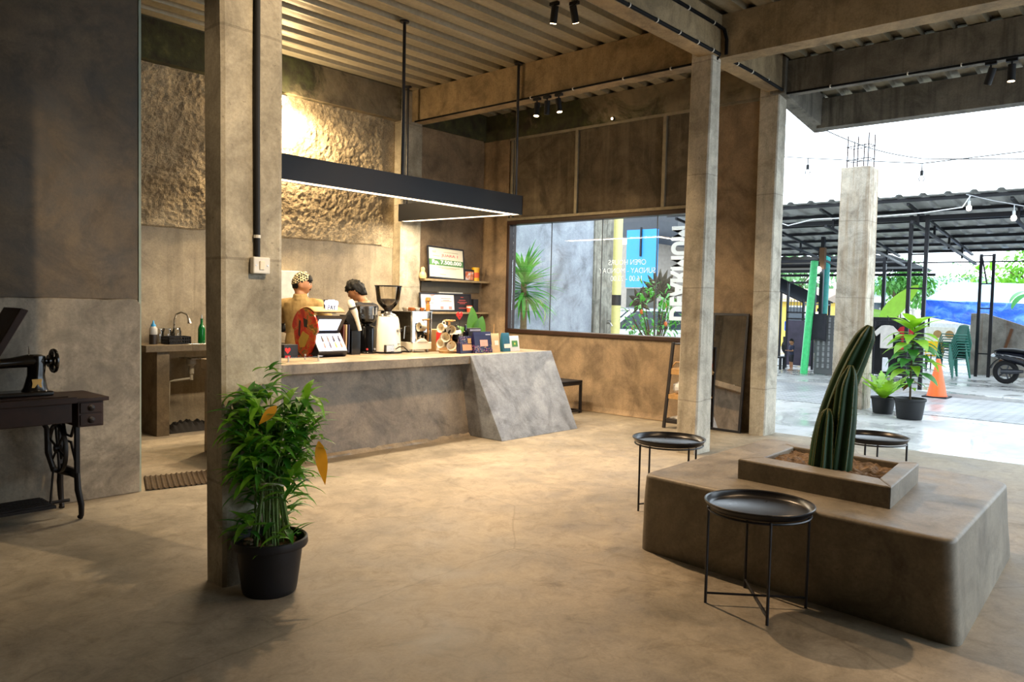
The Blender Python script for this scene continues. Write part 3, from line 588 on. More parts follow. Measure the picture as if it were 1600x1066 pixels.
S0, S1, S2, S3 = V((4.635, 6.843, 1.175)), V((4.905, 6.843, 1.175)), V((4.905, 6.763, 1.287)), V((4.635, 6.763, 1.287))
def panel_on(a, b, c, d, off): nrm = (b - a).cross(d - a).normalized(); return [p + nrm * off for p in (a, b, c, d)]
M_SCREEN = glow('screen_white_glow', '#dfeaff', 1.6)
g = G(); q = panel_on(S0, S1, S2, S3, .004); g.mesh(q + panel_on(S0, S1, S2, S3, -.004), [(0, 1, 2, 3), (7, 6, 5, 4), (0, 4, 5, 1), (1, 5, 6, 2), (2, 6, 7, 3), (3, 7, 4, 0)]); g.build('light_box', M_SCREEN, t, origin=O)
T0, T1, T2, T3 = V((4.61, 6.728, .965)), V((4.95, 6.728, .965)), V((4.95, 6.85, 1.135)), V((4.61, 6.85, 1.135))
g = G(); q = panel_on(T0, T1, T2, T3, .005); g.mesh(q + panel_on(T0, T1, T2, T3, -.003), [(0, 1, 2, 3), (7, 6, 5, 4), (0, 4, 5, 1), (1, 5, 6, 2), (2, 6, 7, 3), (3, 7, 4, 0)]); tr = g.build('lit_tray', glow('tray_white_glow', '#f2f2ff', .8), t, origin=O)
cols_ = ('#1a1b22', '#9b8f8a', '#14163a', '#1b2440', '#c78b86', '#3d3a58', '#d9a13f', '#b86f5c'); nrm = (T1 - T0).cross(T3 - T0).normalized(); upv = (T3 - T0).normalized()
for j in range(2):
    for i in range(4):
        p = T0.lerp(T1, .26 + i * .20).lerp(T3.lerp(T2, .26 + i * .20), .66 - j * .36) + nrm * .013
        g = G(); g.tube([p - upv * .03, p + upv * .012], .009, 8); g.tube([p + upv * .012, p + upv * .036], .006, 8); tag(g.build('vape_pen', plain('pen_' + cols_[j * 4 + i][1:], cols_[j * 4 + i], .3), origin=p), ('black', 'silver grey', 'navy', 'dark blue', 'pink', 'violet grey', 'amber', 'copper')[j * 4 + i] + ' pocket device on the lit tray, %s row, %s from the red panel' % (('upper', 'lower')[j], ('first', 'second', 'third', 'fourth')[i]), 'vape', 'devices on the lit display tray')
g = G()
for x, z, r in ((4.765, 1.455, .028), (4.80, 1.462, .03), (4.84, 1.462, .03), (4.875, 1.455, .028)): g.prism(circle(r, 18, c=(x, z)), .016, XZ((0, 6.83, 0)))
g.box(4.75, 4.89, 6.814, 6.83, 1.375, 1.455); lg = g.build('topper', glow('sign_white_glow', '#f4f0ff', 1.5), t, origin=O)
text('topper_letters', 'PAY', .075, M_BLACKM, lg, (4.82 - O[0], 6.812 - O[1], 1.412 - O[2]), (1, 0, 0), (0, 0, 1), .004, bold=.001, fit=(.10, .05))
g = G(); g.box(4.745, 4.885, 6.832, 6.85, 1.35, 1.49); g.build('topper_back', M_DB, t, origin=O)
# black box with heart, acrylic stand
t = thing('small_box', 'small black box with a red heart beside the column', 'box', (4.40, 6.95, Z))
g = G(); g.box(-.09, .07, -.06, .06, 0, .13); g.build('carton', plain('charcoal_card', '#23242a', .6), t, bevel=.003)
g = G(); g.prism([(0, -.035), (.03, -.005), (.033, .015), (.018, .026), (0, .014), (-.018, .026), (-.033, .015), (-.03, -.005)], .003, XZ((-.05, -.061, .075))); g.build('heart', plain('red_print', '#d32a22', .5), t)
t = thing('acrylic_stand', 'low clear acrylic stand on the bar edge', 'stand', (4.25, 6.5, Z))
g = G(); g.box(-.25, .17, -.12, .1, .04, .046); g.build('shelf', M_CLEAR, t)
for x, y in ((.13, -.10), (-.2, -.1), (.1, .08)): g = G(); g.box(x - .006, x + .006, y - .006, y + .006, 0, .055); g.build('foot', M_WHITE, t)
# leaning boards, bin with bottle
for i, (x, cl, lb) in enumerate(((5.02, '#5a2a22', 'dark red folder leaning beside the display stand'), (5.055, '#c8a67c', 'tan folder leaning between two dark folders'), (5.09, '#23233f', 'navy folder leaning against the black bin'))):
    g = G(); g.obox((0, .1, .15), (.014, .26, .30), (-.12, 0.10, 0)); tag(g.build('folder', plain('folder_' + cl[1:], cl, .5), bevel=.002), lb, 'folder', 'folders on the bar').location = (x - .035, 6.86, Z + .017)
t = thing('straw_bin', 'tall black holder with slanted sides on the bar', 'holder', (5.20, 6.97, Z))
g = G(); g.box(-.058, .06, -.07, .10, 0, .26); g.hexa([(-.058, -.07, .26), (.06, -.07, .26), (.06, .1, .26), (-.058, .1, .26), (-.10, .03, .43), (-.02, .03, .43), (-.02, .1, .43), (-.10, .1, .43)]); g.build('body', plain('gloss_black', '#08080a', .12, var=.1), t, bevel=.003)
t = thing('white_bottle', 'white slim bottle leaning out of the black holder', 'bottle', (5.175, 6.86, 1.165))
g = G(); ax = [V((.03, -.02, .0)), V((-.01, -.005, .14)), V((-.03, .0, .2)), V((-.055, .01, .25)), V((-.07, .015, .30)), V((-.075, .02, .33))]; g.tube(ax, [.02, .024, .036, .04, .04, .025], 16); g.build('body', plain('ivory_plastic', '#e8e2cf', .35, var=.04), t)
g = G(); g.tube([V((-.048, .008, .232)), V((-.056, .011, .254))], .0408, 16); g.build('band', plain('dark_print', '#33302b', .5), t)
# black grinder
t = thing('coffee_grinder', 'black grinder with a clear hopper and paper label', 'coffee grinder', (5.46, 7.06, Z))
g = G(); g.lathe([(0, 0), (.12, 0), (.122, .015), (.112, .03), (.112, .27), (.10, .3), (.06, .31), (.055, .33), (0, .33)], n=28); g.build('body', plain('gloss_black', '#08080a', .12, var=.1), t)
M_HOP = glass_mat('hopper_plastic', (.97, .96, .94, 1), 1.4)
g = G(); g.lathe([(.04, .325), (.085, .345), (.112, .385), (.112, .525), (.108, .525), (.108, .387), (.08, .35), (.04, .33)], n=28); g.build('hopper', M_HOP, t)
g = G(); g.lathe([(0, .525), (.114, .525), (.114, .538), (0, .54)], n=28); g.build('lid', plain('hopper_lid', '#57504a', .4), t)
M_BEAN = plain('coffee_beans', '#2a140c', .5, var=.5, vscale=90, bump=.6)
g = G(); g.lathe([(.04, .333), (.078, .352), (.09, .365), (0, .37)], n=24); g.build('beans', M_BEAN, t)
g = G(); g.mesh([(.0, -.1135, .43), (.085, -.078, .43), (.085, -.078, .515), (.0, -.1135, .515)], [(0, 1, 2, 3)]); g.build('label', M_WHITE, t, solid=.002)
g = G(); g.tube([(.03, -.11, .05), (.03, -.12, .05)], .012, 12); g.build('knob', M_STEEL, t)
g = G(); g.tube([(-.06, -.09, .05), (-.064, -.104, .05)], .012, 12); g.build('knob', plain('red_button', '#b4271c', .4), t)
# white grinder
t = thing('coffee_grinder', 'tall cream grinder with a hopper full of beans', 'coffee grinder', (5.70, 6.98, Z))
g = G(); g.lathe([(0, 0), (.165, 0), (.168, .012), (.165, .02)], n=36); g.build('base', M_BLACKM, t)
g = G(); rs = []
for z, a, b in ((.018, .165, .14), (.06, .163, .14), (.12, .16, .135), (.22, .155, .13), (.33, .142, .12), (.39, .128, .11), (.415, .115, .10)): rs.append(((0, 0, z), (a, 0, 0), (0, b, 0)))
g.rings(rs, 36); g.build('body', M_CREAM, t, sharp=50)
g = G(); g.lathe([(.10, .415), (.10, .425), (.085, .44), (.045, .455), (.04, .47), (0, .47)], n=28); g.build('collar', M_STEEL, t)
g = G(); g.lathe([(.035, .465), (.045, .49), (.10, .545), (.128, .59), (.150, .755), (.146, .755), (.124, .592), (.096, .549), (.04, .493)], n=36); g.build('hopper', M_HOP, t)
g = G(); g.lathe([(.038, .47), (.044, .495), (.095, .551), (.12, .592), (.122, .605), (.08, .615), (0, .618)], n=32); g.build('beans', M_BEAN, t)
g = G(); g.lathe([(0, .756), (.155, .754), (.157, .765), (0, .77)], n=32); g.build('lid', M_BLACKM, t)
for dz, w in ((.268, .05), (.256, .06), (.244, .06), (.105, .035)): g = G(); g.box(.055 - w / 2, .055 + w / 2, -.138 + .035 * (dz - .1), -.130 + .035 * (dz - .1), dz, dz + .006); g.build('print', plain('dark_print', '#33302b', .5), t)
g = G(); g.box(-.135, -.02, -.15, -.10, .02, .10); g.build('plate', M_STEEL, t, bevel=.006)
g = G(); g.tube([(.0, -.145, .05), (.04, -.16, .075), (.1, -.16, .075), (.17, -.15, .03), (.22, -.12, .008), (.24, .1, .008)], .006, 8); g.build('cord', M_CABLE, t)
# espresso machine
t = thing('espresso_machine', 'white espresso machine with mirrored side panel', 'coffee machine', (5.95, 6.85, Z)); O = (5.95, 6.85, Z)
M_EW = plain('ivory_enamel', '#d9d3c4', .3, var=.04)
g = G(); g.box(5.95, 6.24, 6.83, 7.45, .935, 1.02); g.prism([(6.0, 1.02), (6.19, 1.02), (6.12, 1.06), (6.07, 1.06)], .02, XZ((0, 6.845, 0))); g.build('base', M_EW, t, bevel=.006, origin=O)
g = G(); g.box(5.955, 6.235, 6.846, 6.86, 1.015, 1.372); part_label(g.build('mirror_panel', plain('mirror_steel', '#c9cbcf', .04, 1, .5, .02), t, origin=O), 'polished mirror side panel')
g = G(); g.box(5.94, 5.958, 6.835, 6.86, 1.02, 1.375); g.box(6.228, 6.242, 6.835, 6.87, 1.02, 1.375); g.build('corner_post', M_STEEL, t, origin=O)
g = G(); g.box(5.96, 6.235, 6.86, 7.43, 1.02, 1.37); g.build('body', plain('machine_dark', '#2c2922', .25, .4), t, origin=O)
g = G(); g.box(5.93, 6.25, 6.83, 7.46, 1.37, 1.38); g.build('top_tray', M_STEEL, t, origin=O)
for x, y in ((5.98, 6.87), (6.21, 6.87), (5.98, 7.4), (6.21, 7.4)): g = G(); g.lathe([(.018, 0), (.022, .012), (.016, .018), (.016, .035)], (x, y, .9), 14); g.build('foot', M_STEEL, t, origin=O)
for y in (7.05, 7.28):
    g = G(); g.tube([(5.96, y, 1.16), (5.92, y, 1.16), (5.90, y, 1.13)], .028, 12); h = g.build('group_head', M_STEEL, t, origin=O); g = G(); g.tube([(5.90, y, 1.12), (5.80, y, 1.11)], .013, 10); g.build('portafilter_handle', M_BLACKM, h, origin=O)
g = G(); g.tube([(5.95, 6.95, 1.2), (5.91, 6.93, 1.2), (5.90, 6.93, 1.06)], .006, 8); g.build('steam_wand', M_STEEL, t, origin=O)
for i in range(6):
    c = ('#c9702c', '#e6dcc8')[i % 2]; x, y = 5.985 + .075 * (i % 3) + .02, 6.92 + .12 * (i // 3)
    g = G(); g.lathe([(0, 0), (.022, 0), (.034, .02), (.036, .04), (.032, .04), (.02, .006), (0, .005)], n=16); o = tag(g.build('espresso_cup', plain('cup_' + c[1:], c, .3)), ('orange' if i % 2 == 0 else 'cream') + ' little cup on the machine top, %s from the grinder, %s row' % (('first', 'second', 'third')[i % 3], ('front', 'rear')[i // 3]), 'cup', 'cups on the espresso machine'); o.location = (x, y, 1.38)
# cardboard box behind the mugs
t = thing('cardboard_box', 'brown cardboard box with red triangle behind the mug tree', 'box', (6.58, 7.0, Z))
g = G(); g.box(-.21, .13, -.1, .1, 0, .26); g.build('carton', M_CARD, t, bevel=.004)
g = G(); g.prism([(0, .08), (.09, .08), (.0, -.06)], .003, XZ((-.205, -.1, .15))); g.build('triangle', plain('red_print', '#d32a22', .5), t)
g = G(); g.prism([(0, 0), (.05, .0), (.04, .06), (.05, .1), (.02, .13), (.0, .09), (.01, .05)], .003, XZ((-.2, -.1, .01))); g.build('figure', M_WHITE, t)
# mug tree
t = thing('mug_tree', 'wooden mug tree on a round base', 'mug tree', (6.36, 6.66, Z))
M_BIRCH = plain('pale_wood', '#b98d54', .5, var=.2, vscale=20)
g = G(); g.lathe([(0, 0), (.115, 0), (.118, .01), (.115, .022), (0, .024)], n=32); g.build('base', M_BIRCH, t)
g = G(); g.tube([(0, 0, .02), (0, 0, .37)], .014, 12); g.build('pole', M_BIRCH, t)
pegs = [((-.55, -.8, 0), .27, 1), ((-.8, -.45, 0), .185, 1), ((.35, -.9, 0), .17, 1), ((-.5, -.8, 0), .085, 1), ((-1, .1, 0), .27, 0), ((-1, .15, 0), .09, 0), ((.9, -.3, 0), .21, 0)]
for d, z, _ in pegs:
    d = V(d).normalized(); g = G(); g.tube([(0, 0, z), d * .075 + V((0, 0, z + .03))], .006, 8); g.build('peg', M_BIRCH, t)
g = G(); g.tube([(-.09, 0, .375), (.09, 0, .375)], .010, 8); g.tube([(0, -.06, .375), (0, .06, .375)], .012, 8); g.build('top_bar', M_BIRCH, t)
M_MUGB = plain('mug_black', '#141312', .25, var=.1); M_MUGI = plain('mug_cream', '#efe6d2', .35, var=.06)
ml = ('top black mug facing out on the mug tree', 'black mug on the mug tree nearest the espresso machine', 'black mug on the mug tree beside the navy pouch', 'lowest black mug facing out on the mug tree', 'cream sided mug high on the machine side of the tree', 'cream sided mug low on the machine side of the tree', 'little cup with leaf sprig on the pouch side of the tree')
for i, (d, z, _) in enumerate(pegs):
    d = V(d).normalized(); up = V((0, 0, 1)); y = (up.cross(d)).normalized(); zx = d.cross(y); s = (1, 1, 1, 1, .95, .95, .62)[i]
    m = thing('mug', ml[i], 'mug', V((6.36, 6.66, Z + z + .012)) + d * .062, 0, 'mugs on the mug tree')
    m.rotation_mode = 'QUATERNION'; tilt = (d + V((0, 0, -.12 if i < 4 else .1))).normalized(); m.rotation_quaternion = V((0, 0, 1)).rotation_difference(tilt if i not in (4, 5) else V((-.9, -.1, .1)).normalized())
    g = G(); g.lathe([(0, -.01), (.036 * s, -.01), (.047 * s, .0), (.058 * s, .07), (.059 * s, .082), (.057 * s, .082)], n=24); g.build('body', M_MUGB if i < 4 else M_MUGI, m)
    g = G(); g.lathe([(.057 * s, .083), (.054 * s, .081), (.044 * s, .006), (0, .0)], n=24); part_label(g.build('lining', M_MUGI, m), 'cream inside')
    g = G(); g.tube([(.052 * s, 0, .065), (.082 * s, 0, .062), (.088 * s, 0, .035), (.075 * s, 0, .012), (.046 * s, 0, .01)], .006, 8); g.build('handle', M_MUGB if i < 4 else M_MUGI, m)
# coffee pouches
def pouch(x, y, w, h, d, mat, label, extra=(), rz=0.0, name='coffee_pouch'):
    t = thing(name, label, 'pouch', (x, y, Z), rz, 'coffee pouches on the bar end')
    g = G(); rs = []
    for k in range(9):
        f = k / 8; dep = d * (1 - f) ** .7 + .004; ww = w * (1 - .04 * math.sin(PI * f)); a = []
        rs.append([V((-ww / 2, -dep / 2 + dep * 0, h * f)), V((0, -dep / 2 * 1.12, h * f)), V((ww / 2, -dep / 2, h * f)), V((ww / 2 - .01 * (1 - f), 0, h * f)), V((ww / 2, dep / 2, h * f)), V((0, dep / 2, h * f)), V((-ww / 2, dep / 2, h * f)), V((-ww / 2 + .01 * (1 - f), 0, h * f))])
    vs = [p for r in rs for p in r]; g.mesh(vs, [(i * 8 + k, i * 8 + (k + 1) % 8, (i + 1) * 8 + (k + 1) % 8, (i + 1) * 8 + k) for i in range(8) for k in range(8)] + [tuple(range(8)), tuple(range(64, 72))], None, False)
    g.build('bag', mat, t, bevel=.002)
    for nm, (x0, x1, z0, z1), m_ in extra:
        def yy(z): f = z / h; return -(d * (1 - f) ** .7 + .004) / 2 * 1.12 - .0025
        g = G(); g.mesh([(x0, yy(z0), z0), (x1, yy(z0), z0), (x1, yy(z1), z1), (x0, yy(z1), z1)], [(0, 1, 2, 3)]); g.build(nm, m_, t, solid=.0015)
    return t
k = N('navy_patterned_foil'); vo = k.n('ShaderNodeTexVoronoi'); vo.inputs['Scale'].default_value = 60; k.link(k.co(), vo.inputs[0]); zz = k.sep()[2]
k.set('Base Color', k.mix(k.math('MULTIPLY', k.math('LESS_THAN', zz, .095), k.math('LESS_THAN', vo.outputs['Distance'], .36)), rgb('#1a1b45'), k.mix(.55, vo.outputs['Color'], rgb('#b05a2c')))); k.set('Roughness', .35); M_NAVY = k.m
k = N('navy_dotted_foil'); vo = k.n('ShaderNodeTexVoronoi'); vo.inputs['Scale'].default_value = 75; k.link(k.co(), vo.inputs[0]); zz = k.sep()[2]
k.set('Base Color', k.mix(k.math('MULTIPLY', k.math('GREATER_THAN', zz, .11), k.math('LESS_THAN', vo.outputs['Distance'], .3)), rgb('#191940'), k.mix(.5, vo.outputs['Color'], rgb('#a5622f')))); k.set('Roughness', .4); M_NAVY2 = k.m
M_TAN = plain('tan_label', '#c79a76', .6); M_PAPER = plain('paper_label', '#e8e2d6', .6, var=.05); M_SIL = plain('silver_print', '#9fa0b5', .4)
pouch(6.44, 6.48, .20, .20, .07, M_NAVY2, 'navy pouch with a tan label beside the mugs', (('label', (-.065, .085, .035, .105), M_TAN), ('sticker', (.03, .085, .115, .175), plain('ochre_label', '#b28a52', .6))), name='coffee_pouch')
pouch(6.69, 6.45, .30, .25, .09, M_NAVY, 'large navy pouch with gold pattern on the bar', (('label', (-.06, .07, .08, .155), plain('pink_label', '#d7a89a', .6)), ('print', (.05, .13, .21, .222), M_SIL)))
pouch(6.945, 6.48, .165, .225, .07, plain('kraft_paper', '#cfb48a', .7, var=.1), 'kraft paper pouch between navy and teal pouches', (('label', (-.03, .045, .085, .14), M_PAPER),), .12)
pouch(7.125, 6.47, .15, .23, .07, plain('teal_foil', '#1b5f78', .4), 'teal pouch with white label on the bar end', (('label', (-.055, .065, .045, .095), M_PAPER),), .08)
pouch(7.31, 6.50, .19, .19, .07, plain('white_foil', '#dcdfe2', .5, var=.04), 'white pouch with green square label on the bar end', (('label', (-.05, .055, .055, .13), plain('green_label', '#4c8a4e', .6)), ('print', (-.012, .015, .08, .105), plain('yellow_print', '#c9cf5a', .6))))
g = G(); g.box(6.60, 6.66, 6.64, 6.68, Z, Z + .25); g.tube([(6.63, 6.66, Z + .25), (6.63, 6.66, Z + .33)], [.02, .012], 10); tag(g.build('dark_bottle', plain('gloss_black', '#08080a', .12), bevel=.01, origin=(6.63, 6.66, Z)), 'square black bottle behind the dotted navy pouch', 'bottle')
t = thing('black_carton', 'flat black carton standing behind the large navy pouch', 'box', (6.76, 6.66, Z)); g = G(); g.box(-.1, .1, -.035, .035, 0, .285); g.build('carton', plain('charcoal_card', '#23242a', .6), t, bevel=.003); g = G(); g.box(-.09, .09, -.037, -.035, .25, .272); g.build('stripe', M_SIL, t)
t = thing('heart_pick', 'red smiling heart on a stick behind the pouches', 'ornament', (6.66, 6.80, Z)); g = G(); g.tube([(0, 0, 0), (0, 0, .40)], .004, 6); g.lathe([(.03, 0), (.035, .1), (.03, .1), (.026, .01), (0, .01)], n=14); g.build('stick', M_BLACKM, t)
g = G(); g.prism([(0, -.055), (.048, -.005), (.052, .025), (.028, .045), (0, .025), (-.028, .045), (-.052, .025), (-.048, -.005)], .014, XZ((0, .007, .435))); h = g.build('heart', plain('red_print', '#d32a22', .5), t, bevel=.004)
g = G()
for x in (-.018, .018): g.tube([(x, -.008, .445), (x, -.011, .445)], .004, 8)
g.tube([(-.016, -.009, .425), (0, -.009, .417), (.016, -.009, .425)], .0025, 6); g.build('face', M_BLACKM, h)
M_LEAFG = leafy('broad_leaf_green', '#3f6f22', .4, var=.25, vscale=10)
t = thing('leafy_plant', 'broad leaved green plant in a pot behind the pouches', 'plant', (7.06, 6.95, Z))
g = G(); g.lathe([(0, 0), (.06, 0), (.075, .12), (.07, .12), (.06, .1), (0, .1)], n=20); g.build('pot', M_BLACKM, t)
g = G(); g.leaf((-.08, -.02, .14), (.15, -.12, 1), .42, .21, .5, (0, -1, .3), 8, .12, mat=0, shape=.8); g.leaf((-.02, -.03, .14), (.5, -.2, .9), .34, .2, .6, (0, -1, .3), 8, .12, shape=.8); g.leaf((.02, 0, .1), (1.0, -.3, .75), .36, .16, 1.0, (0, -.6, 1), 8, .12); g.leaf((0, 0, .1), (-.6, .2, .9), .30, .14, .8, (0, -1, .4), 8, .1); g.leaf((.03, 0, .1), (1.3, .2, .45), .40, .14, .4, (0, -.8, 1), 8, .1); g.build('leaves', M_LEAFG, t)
g = G()
for d in ((-.08, -.02), (-.02, -.03), (.02, 0), (0, 0), (.03, 0)): g.tube([(0, 0, .06), (d[0], d[1], .15)], .005, 6)
g.build('stems', plain('stem_green', '#4f6a2b', .5), t)
g = G(); g.tube([(0, 0, 0), (.012, 0, .33)], .0035, 6); tag(g.build('wooden_stick', M_BIRCH, origin=(0, 0, 0)), 'thin wooden stick standing near the kraft pouch', 'stick').location = (7.16, 6.70, Z)

# ------------------------------------------------------------------ shelves by the corner
M_SHELF = plain('shelf_cement', '#a08a68', .6, var=.2)
for z, lb in ((1.825, 'upper wall shelf holding the framed award'), (1.345, 'lower wall shelf holding the triple frame')):
    t = thing('wall_shelf', lb, 'shelf', (8.15, 8.65, z - .03), 0, 'wall shelves by the corner'); g = G(); g.box(-.55, .76, -.20, .0, 0, .03); g.build('board', M_SHELF, t, bevel=.003)
    for x in (-.42, .60): g = G(); g.box(x - .01, x + .01, -.16, 0, -.015, 0); g.box(x - .01, x + .01, -.012, 0, -.13, 0); g.build('bracket', M_BLACKM, t)
g = G(); g.box(7.66, 8.88, 8.63, 8.65, 1.64, 1.79); tag(g.build('wall_board', plain('grey_board', '#5f594d', .7), origin=(8.2, 8.64, 1.65)), 'grey board fixed under the upper shelf', 'board')
g = G(); g.box(8.0, 8.50, 8.615, 8.65, 1.60, 1.64); tag(g.build('paper_strip', M_WHITE, origin=(8.2, 8.62, 1.6)), 'white card strip between the two shelves', 'card')
g = G(); g.box(7.70, 8.86, 8.632, 8.65, .92, 1.31); tag(g.build('wall_board', plain('grey_board', '#5f594d', .7), origin=(8.2, 8.64, .92)), 'grey board fixed under the lower shelf', 'board')
def frame(name, label, x0, x1, z0, h, y, lean, mats, dx=0.0):
    t = thing(name, label, 'picture frame', ((x0 + x1) / 2, y, z0)); w = (x1 - x0) / 2; t.rotation_euler = (-lean, dx, 0)
    g = G(); b = .022
    g.box(-w, w, -.012, .012, 0, b); g.box(-w, w, -.012, .012, h - b, h); g.box(-w, -w + b, -.012, .012, b, h - b); g.box(w - b, w, -.012, .012, b, h - b); g.build('frame', M_BLACK, t, bevel=.002); return t, w, b
t, w, b = frame('award_frame', 'black framed award reading JUARA 1 on the upper shelf', 7.68, 8.42, 1.83, .475, 8.50, .12, None, .03)
g = G(); g.box(-w + b, w - b, -.004, .006, b, .475 - b); pp = g.build('certificate', plain('cream_paper', '#f0e6cd', .6, var=.03), t)
g = G(); g.box(-w + b, w - b, -.006, -.004, .195, .285); g.build('green_band', plain('green_band', '#5a8a52', .6), pp)
text('award_letters', 'Rp. 7.500.000', .085, plain('white_print', '#fbfaf4', .6, var=.02), pp, (.01, -.008, .238), (1, 0, 0), (0, 0, 1), .002, fit=(.60, .075), bold=.003)
text('award_letters', 'JUARA 1', .07, plain('pale_red_print', '#d98a86', .6), pp, (.07, -.006, .345), (1, 0, 0), (0, 0, 1), .002, fit=(.34, .052), bold=.002)
g = G()
for x, z, ww in ((-.24, .40, .08), (-.24, .385, .06), (-.2, .335, .13), (.1, .40, .3), (.05, .17, .44), (.05, .155, .3), (-.28, .06, .05), (-.08, .065, .12)): g.box(x - ww / 2, x + ww / 2, -.0055, -.004, z - .004, z + .004)
g.build('fine_print', plain('grey_print', '#b8a48a', .6), pp)
t, w, b = frame('triple_frame', 'wide black frame with two white sheets and a dark one', 7.53, 8.58, 1.352, .27, 8.50, .10, None)
for i, (x0, x1, cl) in enumerate(((-w + b, -.17, '#f5efe8'), (-.165, .16, '#f7f0ea'), (.165, w - b, '#231a1c'))):
    g = G(); g.box(x0, x1, -.004, .006, b, .27 - b); pp = g.build('sheet', plain('sheet_' + cl[1:], cl, .6, var=.03), t); g = G(); c = (x0 + x1) / 2
    for z, ww in (((.20, .14), (.18, .2), (.12, .16)), ((.19, .2), (.165, .13), (.15, .22)), ((.215, .06), (.17, .14), (.14, .2), (.12, .12), (.05, .16)))[i]: g.box(c - ww / 2, c + ww / 2, -.0055, -.004, z - .004, z + .005)
    if i == 1: g.box(c - .12, c - .06, -.0055, -.004, .03, .075); g.box(c + .05, c + .11, -.0055, -.004, .03, .075)
    if i == 0: g.prism([(c + .0, .24), (c + .12, .245), (c + .05, .215)], .0015, XZ((0, -.004, 0)))
    g.build('print', plain(('rose_print', 'rose_print', 'red_white_print')[i], ('#d8938c', '#d8938c', '#c2524d')[i], .6), pp)
t = thing('wooden_figure', 'small pale wooden bird figure beside the framed award', 'figurine', (7.60, 8.53, 1.825)); g = G(); g.lathe([(0, 0), (.045, 0), (.055, .03), (.05, .07), (.03, .10), (.034, .13), (.03, .155), (0, .17)], n=18); g.build('body', plain('pale_figure_wood', '#d7b27c', .5), t); g = G(); g.ball((.02, -.012, .135), (.022, .022, .035), 12); g.build('face_patch', M_BLACKM, t)
t = thing('photo_frame', 'small photo frame beside the yellow tin on the shelf', 'picture frame', (8.53, 8.52, 1.825)); g = G(); g.box(-.10, .10, -.01, .01, 0, .17); g.build('frame', M_BLACK, t); k = N('portrait_print'); k.set('Base Color', k.ramp(k.noise(14, 3), [(.35, rgb('#e6ebee')), (.5, rgb('#d98a63')), (.65, rgb('#b84a2c'))])); g = G(); g.box(-.085, .085, -.012, -.01, .012, .14); g.build('photo', k.m, t)
t = thing('yellow_tin', 'yellow tin with red label on the upper shelf', 'tin', (8.695, 8.54, 1.825)); M_YEL = plain('yellow_tin', '#e0a81e', .35); g = G(); g.lathe([(0, 0), (.06, 0), (.06, .18), (0, .18)], n=22); g.build('can', M_YEL, t); g = G(); g.lathe([(.0, .18), (.063, .18), (.063, .21), (0, .212)], n=22); g.build('lid', M_YEL, t); g = G(); g.lathe([(.0605, .05), (.0612, .055), (.0612, .125), (.0605, .13)], n=22); g.build('label', plain('orange_red_label', '#d2562c', .5), t)
t = thing('red_cup', 'small red cup in front of the dark framed sheet', 'cup', (8.50, 8.465, 1.345)); g = G(); g.lathe([(0, 0), (.04, 0), (.048, .1), (.045, .1), (.038, .008), (0, .006)], n=20); g.build('body', plain('coral_cup', '#e0603a', .4), t); g = G(); g.lathe([(.044, .06), (.0465, .062), (.0475, .085), (.046, .087)], n=20); g.build('stripe', M_PAPER, t)
g = G(); g.box(-.05, .05, -.03, .03, 0, .2); o = tag(g.build('dark_box', plain('charcoal_card', '#23242a', .6), bevel=.003), 'narrow dark box at the corner end of the lower shelf', 'box'); o.location = (8.70, 8.55, 1.345)
t = thing('wooden_toy', 'small turned wooden toy beside the column on the lower shelf', 'figurine', (7.655, 8.47, 1.345)); g = G(); g.lathe([(0, 0), (.03, 0), (.03, .1), (.02, .11), (.02, .14), (.04, .16), (.035, .2), (0, .21)], n=16); g.build('body', plain('orange_wood', '#a8702f', .5), t)
# ------------------------------------------------------------------ cement planter bench and cactus
t = thing('planter_bench', 'big rounded cement bench with a square planter on top', 'bench', (4.8, 1.6, 0)); O = (4.8, 1.6, 0)
def rrect(c, r, n=6):
    out = []; m = len(c)
    for i in range(m):
        p, a, b = V(c[i]).to_2d(), V(c[i - 1]).to_2d(), V(c[(i + 1) % m]).to_2d(); d0 = (a - p).normalized() * r; d1 = (b - p).normalized() * r
        for k in range(n + 1):
            f = k / n; out.append(((1 - f) ** 2) * (p + d0) + 2 * f * (1 - f) * p + f * f * (p + d1))
    return out
B0 = [(4.10, 2.575, 0), (3.905, .765, 0), (5.70, .86, 0), (6.0, 2.60, 0)]; B1 = [(4.045, 2.52, 0), (3.865, .80, 0), (5.50, .86, 0), (5.93, 2.56, 0)]
def inset(ps, d):
    c = sum((V((p.x, p.y, 0)) for p in ps), V()) / len(ps); return [(V((p.x, p.y, 0)) + (c - V((p.x, p.y, 0))).normalized() * d).to_2d() for p in ps]
lo, hi = rrect(B0, .075), rrect(B1, .075); n = len(lo); rows = []
ZB = .487
for i in range(9): f = i / 8; rows.append([(a.lerp(b, f), ZB * f * .955) for a, b in zip(lo, hi)])
for d, z in ((.0, .468), (.004, .477), (.012, .484), (.024, ZB), (.05, ZB + .001)): rows.append([(p, z) for p in inset(hi, d)])
vs = []
for r in rows:
    for p, z in r:
        q = V((p.x, p.y, z)); o = noise.noise(q * 2.2) * .014 + noise.noise(q * 7) * .004; c = V((4.9, 1.7, z)); d = (q - c); d.z = 0; q = q + d.normalized() * o + V((0, 0, (.006 * noise.noise(q * 3) if z > .44 else 0))); q.z = max(q.z, 0); vs.append(q)
g = G(); g.mesh(vs, [(i * n + k, i * n + (k + 1) % n, (i + 1) * n + (k + 1) % n, (i + 1) * n + k) for i in range(len(rows) - 1) for k in range(n)] + [tuple((len(rows) - 1) * n + k for k in range(n))], None, True); g.build('base', M_BENCH, t, origin=O, sharp=50)
zt = .605; PO = [(4.345, 2.055), (4.25, 1.175), (5.06, 1.25), (5.09, 2.085)]; PI_ = [(4.52, 1.965), (4.43, 1.285), (4.965, 1.34), (5.01, 1.985)]
g = G()
